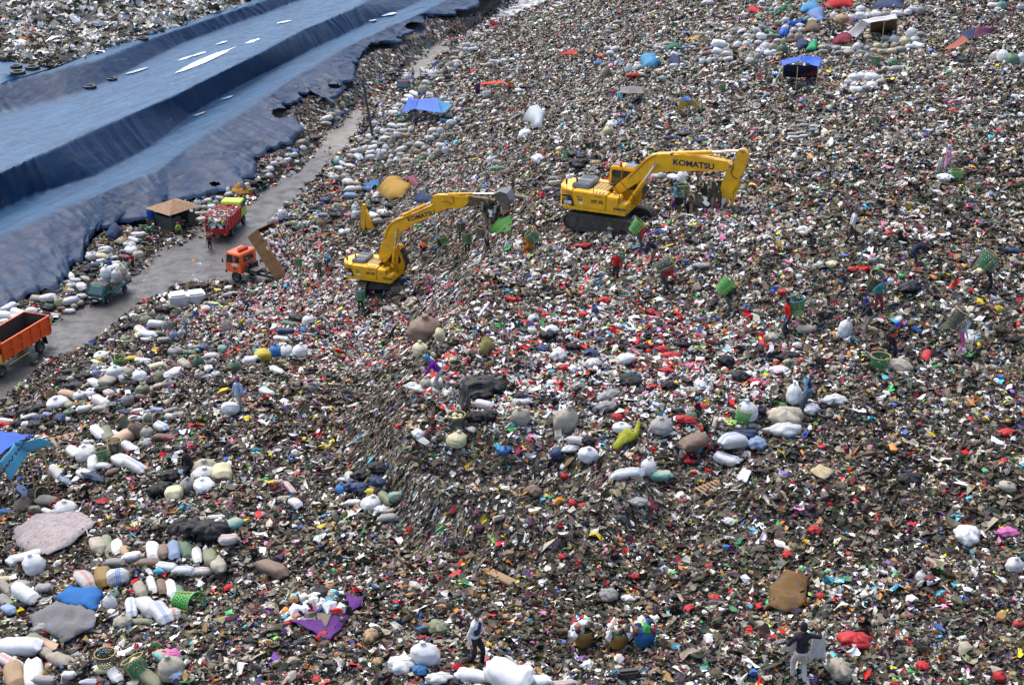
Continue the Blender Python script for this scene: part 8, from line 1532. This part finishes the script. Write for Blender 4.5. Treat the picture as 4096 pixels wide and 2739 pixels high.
# hut, pole, drum
q = Vector((*map(float, at_h(*UV('10', 1575, 262), 2.7)), 0)); hr = root('guard_hut', place(q, 52), 'small roadside hut with a rusty pyramid roof and dark green walls', 'hut')
mb = MB(); mb.add([(-2.0, -1.9, 1.95), (2.0, -1.9, 1.95), (2.0, 1.9, 1.95), (-2.0, 1.9, 1.95), (0, 0, 2.75)], [(0, 1, 4), (1, 2, 4), (2, 3, 4), (3, 0, 4), (3, 2, 1, 0)]); mb.build('roof', mat('rust_roof', (.16, .085, .05), .75, dirt=.7, dirt_col=(.30, .18, .06)), hr)
HW = mat('hut_green', (.035, .06, .055), .7, dirt=.6); mb = MB(); mb.box((-1.5, 0, .75), (.06, 2.8, 1.3)); mb.box((0, 1.4, .75), (3.0, .06, 1.3)); mb.box((-.9, -1.4, .75), (1.2, .06, 1.3)); mb.box((1.5, .3, .75), (.06, 2.0, 1.3)); mb.box((1.1, -1.4, .75), (.8, .06, 1.3)); mb.build('wall', HW, hr)
for x in (-1.5, 1.5):
    for y in (-1.4, 1.4): mb = MB(); mb.box((x, y, 1.0), (.1, .1, 2.0)); mb.build('post', WOODD, hr)
pb_ = cast(1493, 561); pt_ = Vector((pb_.x - .95, pb_.y, pb_.z + 7.4)); mb = MB(); mb.cyl(pb_, pt_, .17, .14, 12); tag(mb.build('utility_pole', mat('pole_grey', (.05, .05, .055), .8)), 'tall dark leaning pole beside the upper road', 'pole')
p = cast(*UV('10', 1388, 475), 0); dr = root('drum', place((p.x, p.y, p.z), 0), 'blue plastic drum beside the hut', 'drum'); mb = MB(); mb.lathe([(0, .5), (.36, .5), (.40, .56), (.38, .85), (.40, 1.1), (.38, 1.4), (.36, 1.5), (0, 1.5)], n=20); mb.build('barrel', BLU, dr, smooth=True); mb = MB(); mb.box((0, 0, .25), (.8, .8, .5)); mb.build('stand', WOODD, dr)
for x, y, lb in ((1630, 1150, 'square white open bale bag nearer the road'), (1795, 1135, 'square white open bale bag with a torn side, right of the other')):
    thing_box('bale_bag', '10', x, y + 20, (1.5, 1.4, 1.1), 20, SM['W'][0], lb, 'bale', bevel=.15)
for a in [('10', 325, 1120, .6, .4, .3, 20, 'empty wooden crate on the liner foot'), ('10', 1755, 1035, .75, .5, .4, 30, 'wooden crate standing at the road by the bales'), ('10', 1530, 555, .6, .45, .35, -30, 'brown crate in front of the hut'), ('20', 465, 475, .7, .5, .35, 30, 'wooden crate left of the tan sack')]: crate(*a)
slat_frame('pallet', '22', 1840, 1350, 1.0, .8, 35, WOOD, 'small broken pallet below the plateau edge', 'pallet'); slat_frame('pallet', 'hut', 1060, 515, 2.0, 1.3, 10, WOOD, 'grey pallet right of the blue-roofed hut', 'pallet'); slat_frame('pallet', '20', 530, 920, 1.8, 1.2, 30, WOOD, 'slatted bed beside the banner shelter', 'pallet')
thing_box('plank', '31', 1285, 335, (1.0, .35, .12), -40, WOOD, 'thick brown plank on the trodden lower flat', 'plank'); thing_box('metal_pipe', '11', 2030, 1340, (3.6, .10, .10), 75, mat('pale_metal', (.6, .62, .64), .4), 'long pale metal bar on the brown slope', 'bar'); thing_box('stick', '23', 545, 352, (1.6, .05, .05), 70, C('stk', (.55, .35, .03)), 'yellow stick on the dark plateau', 'stick')
thing_box('satchel', '32', 610, 835, (.55, .2, .25), 10, BLK, 'black satchel on the striped bag at the lower edge', 'satchel', bevel=.05, lift=.1)
def open_sack(view, x, y, w, m, label, seed):
    u, v = UV(view, x, y); p = cast(u, v, 0); s = w / VIEW[view][2] * (p - cam.location).length / FPX; r = root('open_sack', place(p, 0, 0, 0, s), label, 'sack', 'upright open sacks of rags')
    mb = MB(); mb.lathe([(0, 0), (.28, .02), (.36, .2), (.45, .6), (.5, .95), (.46, .93), (.4, .6)], n=22); mb.build('sack_cloth', m, r, smooth=True)
    o = load_of(r.matrix_world, (0, 0, .95), (.75, .75, .2), 110, None, seed, 'fresh', 'rags'); o.matrix_world = Matrix(); o.parent = r
    if 'category' in o: del o['category']
open_sack('32', 375, 690, 125, SM['a'][0], 'brown open sack with red rags, leftmost of three', 3); open_sack('32', 557, 700, 125, SM['a'][0], 'brown open sack of white and red rags between two others', 4); open_sack('32', 690, 690, 130, SM['u'][0], 'bright blue open sack of white rags', 5)

# ---------------------------------------------------------------- the people
bk = lambda w=GRW, e=0, **k: dict(weave=w, ext=e, where=k.pop('where', 'carried on a back'), **k)
OB = (.75, .14, .01); RB = (.6, .02, .02)
PE = [
 ('12', 1495, 365, 'picker in light blue shirt and red boots behind the upper excavator', 180, 5, dict(top=(.08, .38, .65), legs=(.02, .05, .25), boots=RB, hat='cap', hatc=(.05, .35, .6), bask=bk(where='on the light blue picker'))),
 ('12', 150, 755, 'picker squatting in orange trousers with a basket', 180, 40, dict(hip=.5, top=(.7, .18, .02), legs=(.75, .25, .02), boots=RB, hat='cap', hatc=(.1, .02, .03), bask=bk(where='on the squatting orange picker'))),
 ('12', 1180, 735, 'white-capped picker in red with a tilted bright basket by the tracks', 0, 35, dict(top=(.5, .02, .03), legs=(.05, .12, .18), hat='cap', hatc=(.75, .75, .75), bask=bk(LGW, where='by the upper excavator tracks'))),
 ('12', 1280, 850, 'man in navy and brown hat bending over a black bag', 190, 55, dict(top=(.01, .012, .04), legs=(.2, .14, .12), hat='hat', hatc=(.14, .12, .09), hands=[(.55, .15, .45), (.5, -.1, .4)])),
 ('12', 950, 1010, 'picker standing in red jersey, white cap and orange boots', -110, 3, dict(top=(.55, .015, .02), legs=(.03, .03, .03), boots=OB, hat='cap', hatc=(.8, .8, .8), bask=bk(where='on the red jersey picker'))),
 ('12', 1410, 1110, 'picker in red bent low under a large tilted basket', 0, 60, dict(top=(.55, .015, .04), legs=(.05, .055, .055), hat='scarf', hatc=(.75, .75, .75), hands=[(.55, .2, .4), (.6, -.1, .45)], bask=bk(DKW, where='on the bent red picker', s=1.15))),
 ('12', 1985, 1310, 'picker in dark clothes and straw hat with lime basket', 0, 40, dict(top=(.02, .018, .03), legs=(.1, .14, .13), hat='hat', hatc=(.4, .24, .1), bask=bk(LGW, where='on the straw-hatted picker', s=1.1))),
 ('11', 960, 1270, 'white-capped picker beside the tracks with a blue-rimmed basket', 100, 15, dict(top=(.3, .42, .42), legs=(.02, .02, .025), hat='scarf', hatc=(.75, .75, .75), bask=bk(rim=BLR, where='beside the lower tracks'))),
 ('11', 1680, 785, 'picker in blue hat and pale jeans with a basket', 190, 20, dict(top=(.05, .04, .04), legs=(.42, .48, .5), hat='hat', hatc=(.05, .2, .5), bask=bk(where='on the blue-hatted picker'))),
 ('11', 1535, 735, 'picker crouching in orange shirt beyond the ridge', 180, 60, dict(hip=.4, top=(.75, .12, .01), hat='cap', hatc=(.6, .5, .45))),
 ('11', 1935, 750, 'picker in red seen from behind with a wide basket', 90, 10, dict(top=(.45, .02, .02), legs=(.02, .02, .02), bask=bk(where='on the red-clad ridge picker', s=1.1))),
 ('11', 1880, 640, 'picker behind the ridge with a blue-rimmed basket', 90, 10, dict(top=(.1, .02, .02), hat='cap', hatc=(.2, .02, .02), bask=bk(DKW, rim=BLR, where='behind the ridge'))),
 ('11', 2110, 725, 'picker in red vest and brown boots facing the leaves', 0, 10, dict(top=(.5, .45, .42), vest=(.45, .02, .03), legs=(.015, .015, .015), boots=(.3, .12, .02), hat='hood', hatc=(.12, .01, .03), bask=bk(DKW, where='on the red-vested picker'))),
 ('11', 395, 940, 'yellow-capped picker beside the tipped load', 100, 10, dict(top=(.02, .05, .12), legs=(.2, .26, .28), hat='cap', hatc=(.7, .6, .02), bask=bk(where='beside the tipped load'))),
 ('11', 580, 970, 'picker with grey cap and dark basket near the counterweight', 90, 10, dict(top=(.35, .05, .05), hat='cap', hatc=(.6, .6, .6), bask=bk(DKW, where='near the counterweight'))),
 ('11', 655, 890, 'picker in bright blue bending near the lower excavator', 200, 50, dict(top=(.02, .3, .6), legs=(.03, .05, .1), hat='cap', hatc=(.6, .45, .02))),
 ('11', 1240, 1540, 'picker in pale blue bending beside the brown bundle', 180, 70, dict(top=(.4, .5, .65), legs=(.02, .03, .06), hat='cap', hatc=(.6, .6, .6), hands=[(.6, .15, .2), (.6, -.1, .2)])),
 ('10', 1222, 895, 'boy in red shirt standing at the road edge', -100, 0, dict(top=(.5, .01, .03), legs=(.02, .02, .03), hands=[(.3, .1, 1.05), (.3, -.1, 1.05)])),
 ('10', 1010, 900, 'person in blue and white sitting on the pickup load', -100, 10, dict(top=(.1, .15, .5), legs=(.03, .03, .05), hat='cap', hatc=(.05, .08, .3), hip=.4, lift=.1)),
 ('10', 1640, 610, 'worker in orange and green hi-vis with yellow boots', 100, 3, dict(top=(.25, .8, .15), vest=(.85, .16, .02), legs=(.02, .02, .02), boots=(.8, .6, .02), hat='cap', hatc=(.8, .2, .02))),
 ('10', 1925, 718, 'man in maroon walking behind the red lorry', -80, 3, dict(top=(.2, .01, .03), legs=(.015, .015, .02), hat='cap', hatc=(.3, .25, .2), bask=bk(DKW, where='behind the red lorry'))),
 ('10', 1700, 1475, 'picker in grey with a blue bag bending at the roadside', 180, 45, dict(top=(.3, .33, .38), legs=(.05, .25, .4), hat='cap', hatc=(.5, .5, .5))),
 ('10', 2225, 1485, 'picker in mustard yellow bending over the fresh load', -20, 50, dict(top=(.5, .4, .01), legs=(.05, .12, .15), hat='cap', hatc=(.05, .1, .2))),
 ('10', 2260, 1310, 'picker in dark blue stooping left of the tipper', 180, 50, dict(top=(.02, .04, .12), legs=(.02, .02, .05))),
 ('13', 760, 650, 'man in long white shirt and grey cap walking', -10, 8, dict(top=(.75, .75, .78), legs=(.06, .05, .045), hat='cap', hatc=(.06, .07, .08), stride=.5)),
 ('13', 1345, 890, 'picker in navy bending into a dark basket', 0, 55, dict(top=(.012, .015, .06), legs=(.02, .04, .08), boots=(.7, .12, .01), hat='cap', hatc=(.35, .38, .4), hands=[(.6, .15, .6), (.6, -.15, .6)])),
 ('13', 2020, 1090, 'picker in grey-green with a flat tilted basket', 0, 30, dict(top=(.2, .25, .2), legs=(.02, .02, .02), bask=bk(where='on the grey-green picker', s=1.1))),
 ('13', 1000, 1290, 'picker in teal shirt and blue cap with a bamboo-rimmed basket', -60, 25, dict(top=(.05, .32, .34), legs=(.3, .03, .05), hat='cap', hatc=(.03, .05, .3), bask=bk(DKW, where='on the teal-shirted picker'))),
 ('13', 900, 1495, 'woman in dark blue headscarf reaching with one arm', 190, 25, dict(top=(.012, .015, .04), legs=(.3, .25, .2), hat='scarf', hatc=(.03, .02, .35), hands=[(.7, .25, .75), (.2, -.3, .7)])),
 ('13', 165, 1490, 'picker in red shirt and black hood with a blue-rimmed basket', 190, 10, dict(top=(.65, .02, .015), legs=(.03, .06, .12), hat='hood', hatc=(.01, .01, .02), bask=bk(rim=BLR, where='on the black-hooded picker'))),
 ('23', 640, 80, 'picker in orange vest and bright blue hood by the lone basket', -60, 25, dict(top=(.02, .02, .05), vest=(.8, .14, .02), legs=(.02, .02, .03), hat='hood', hatc=(.01, .06, .6))),
 ('23', 1010, 45, 'woman in white headscarf with pink trousers and a wicker basket', 0, 30, dict(top=(.5, .58, .65), legs=(.75, .15, .4), boots=(.75, .2, .4), hat='scarf', hatc=(.75, .7, .7), bask=bk(DKW, where='on the pink-trousered picker', s=1.15))),
 ('23', 195, 360, 'man in navy and pale blue shirt and jeans holding a white sack', 160, 20, dict(top=(.2, .38, .48), vest=(.02, .02, .12), legs=(.08, .12, .18))),
 ('03', 1630, 1600, 'woman in pink coat and white headscarf holding a sack', 190, 5, dict(top=(.55, .28, .42), legs=(.5, .3, .42), hat='scarf', hatc=(.75, .72, .78), skirt=True)),
 ('20', 2195, 630, 'picker in blue and white shirt on the middle slope', 60, 8, dict(top=(.35, .5, .65), legs=(.35, .38, .36), hat='hood', hatc=(.25, .05, .1), stride=.5, bask=None)),
 ('20', 1730, 1210, 'picker in black with a red badge behind the big sacks', -120, 10, dict(hip=.45, top=(.02, .015, .03), hat='hood', hatc=(.01, .01, .015))),
 ('21', 1650, 440, 'picker in purple with a blue headscarf leaning over sacks', 180, 45, dict(top=(.16, .01, .30), legs=(.5, .45, .4), hat='scarf', hatc=(.02, .28, .55), hands=[(.6, .2, .5), (.5, -.1, .5)])),
 ('21', 1915, 690, 'grey-haired man in grey smock beside the black bag mound', -150, 8, dict(top=(.10, .105, .11), legs=(.10, .10, .10), skirt=True, hat='cap', hatc=(.3, .27, .24))),
 ('31', 1150, 785, 'man in white shirt with a navy panel near the lower edge', -30, 8, dict(top=(.75, .75, .76), vest=(.02, .03, .12), legs=(.02, .02, .03))),
 ('33', 160, 870, 'picker in black jacket and white trousers spreading a pale sack', 100, 5, dict(top=(.012, .012, .025), legs=(.65, .62, .55), hat='hood', hatc=(.012, .012, .02), hands=[(.3, .3, 1.0), (.25, -.5, 1.3)])),
 ('02', 1060, 1150, 'picker in white carrying a blue bag on the mid slope', 180, 20, dict(top=(.6, .68, .72), legs=(.1, .13, .16), boots=None)),
 ('01', 1795, 455, 'person in green with yellow headscarf on the upper road', -90, 2, dict(top=(.02, .16, .13), legs=(.02, .12, .2), boots=RB, hat='hood', hatc=(.7, .6, .05), skirt=True)),
 ('01', 1437, 720, 'person in white and red headwear behind the small pickup', -90, 2, dict(top=(.5, .48, .45), legs=(.03, .03, .04), hat='hood', hatc=(.6, .02, .03))),
 ('01', 1465, 1180, 'person in dark shirt below the blue tarpaulin shelter', -90, 2, dict(top=(.03, .06, .12), legs=(.02, .02, .03))),
 ('01', 2325, 860, 'person in orange right of the red awning', 90, 5, dict(top=(.7, .12, .02), legs=(.04, .04, .05))),
 ('03', 592, 372, 'person in black sitting near the maroon-topped stack', 0, 10, dict(hip=.6, top=(.02, .02, .04)))]
for vw, x, y, lb, yw, ln, kw in PE: person(vw, x, y, lb, yaw=yw, lean=ln, **kw)
for nm, lb, pts in (('held_sack', 'pale sack spread open by the black-jacketed picker', [('33', 70, 700, .5), ('33', 170, 760, .3), ('33', 175, 660, 1.1), ('33', 130, 650, 1.1)]), ('held_sack', 'white cloth sack held up on the right of the black-jacketed picker', [('33', 215, 770, .2), ('33', 300, 760, .3), ('33', 300, 640, 1.2), ('33', 240, 625, 1.3)]), ('held_sack', 'white sack dangling from the pink-coated woman', [('03', 1530, 1600, .1), ('03', 1600, 1600, .1), ('03', 1600, 1450, 1.1), ('03', 1570, 1450, 1.1)])):
    quad3(nm, [hp(*c) for c in pts], WHC, lb, 'sack', sag=.0, fold=.15)
load_of(place(tuple(hp('31', 320, 530, .1)), 20), (0, 0, .2), (1.6, 1.3, .2), 170, 'heap of red, white and yellow rags on the purple-bordered rug', 21, 'fresh', 'rag_heap')
name_all()
for o in list(COL.objects):
    if o.parent is None and o.get('category') and not o.get('label'): o['label'] = o.name.split('.')[0].replace('_', ' ') + ' among the rubbish of the landfill'
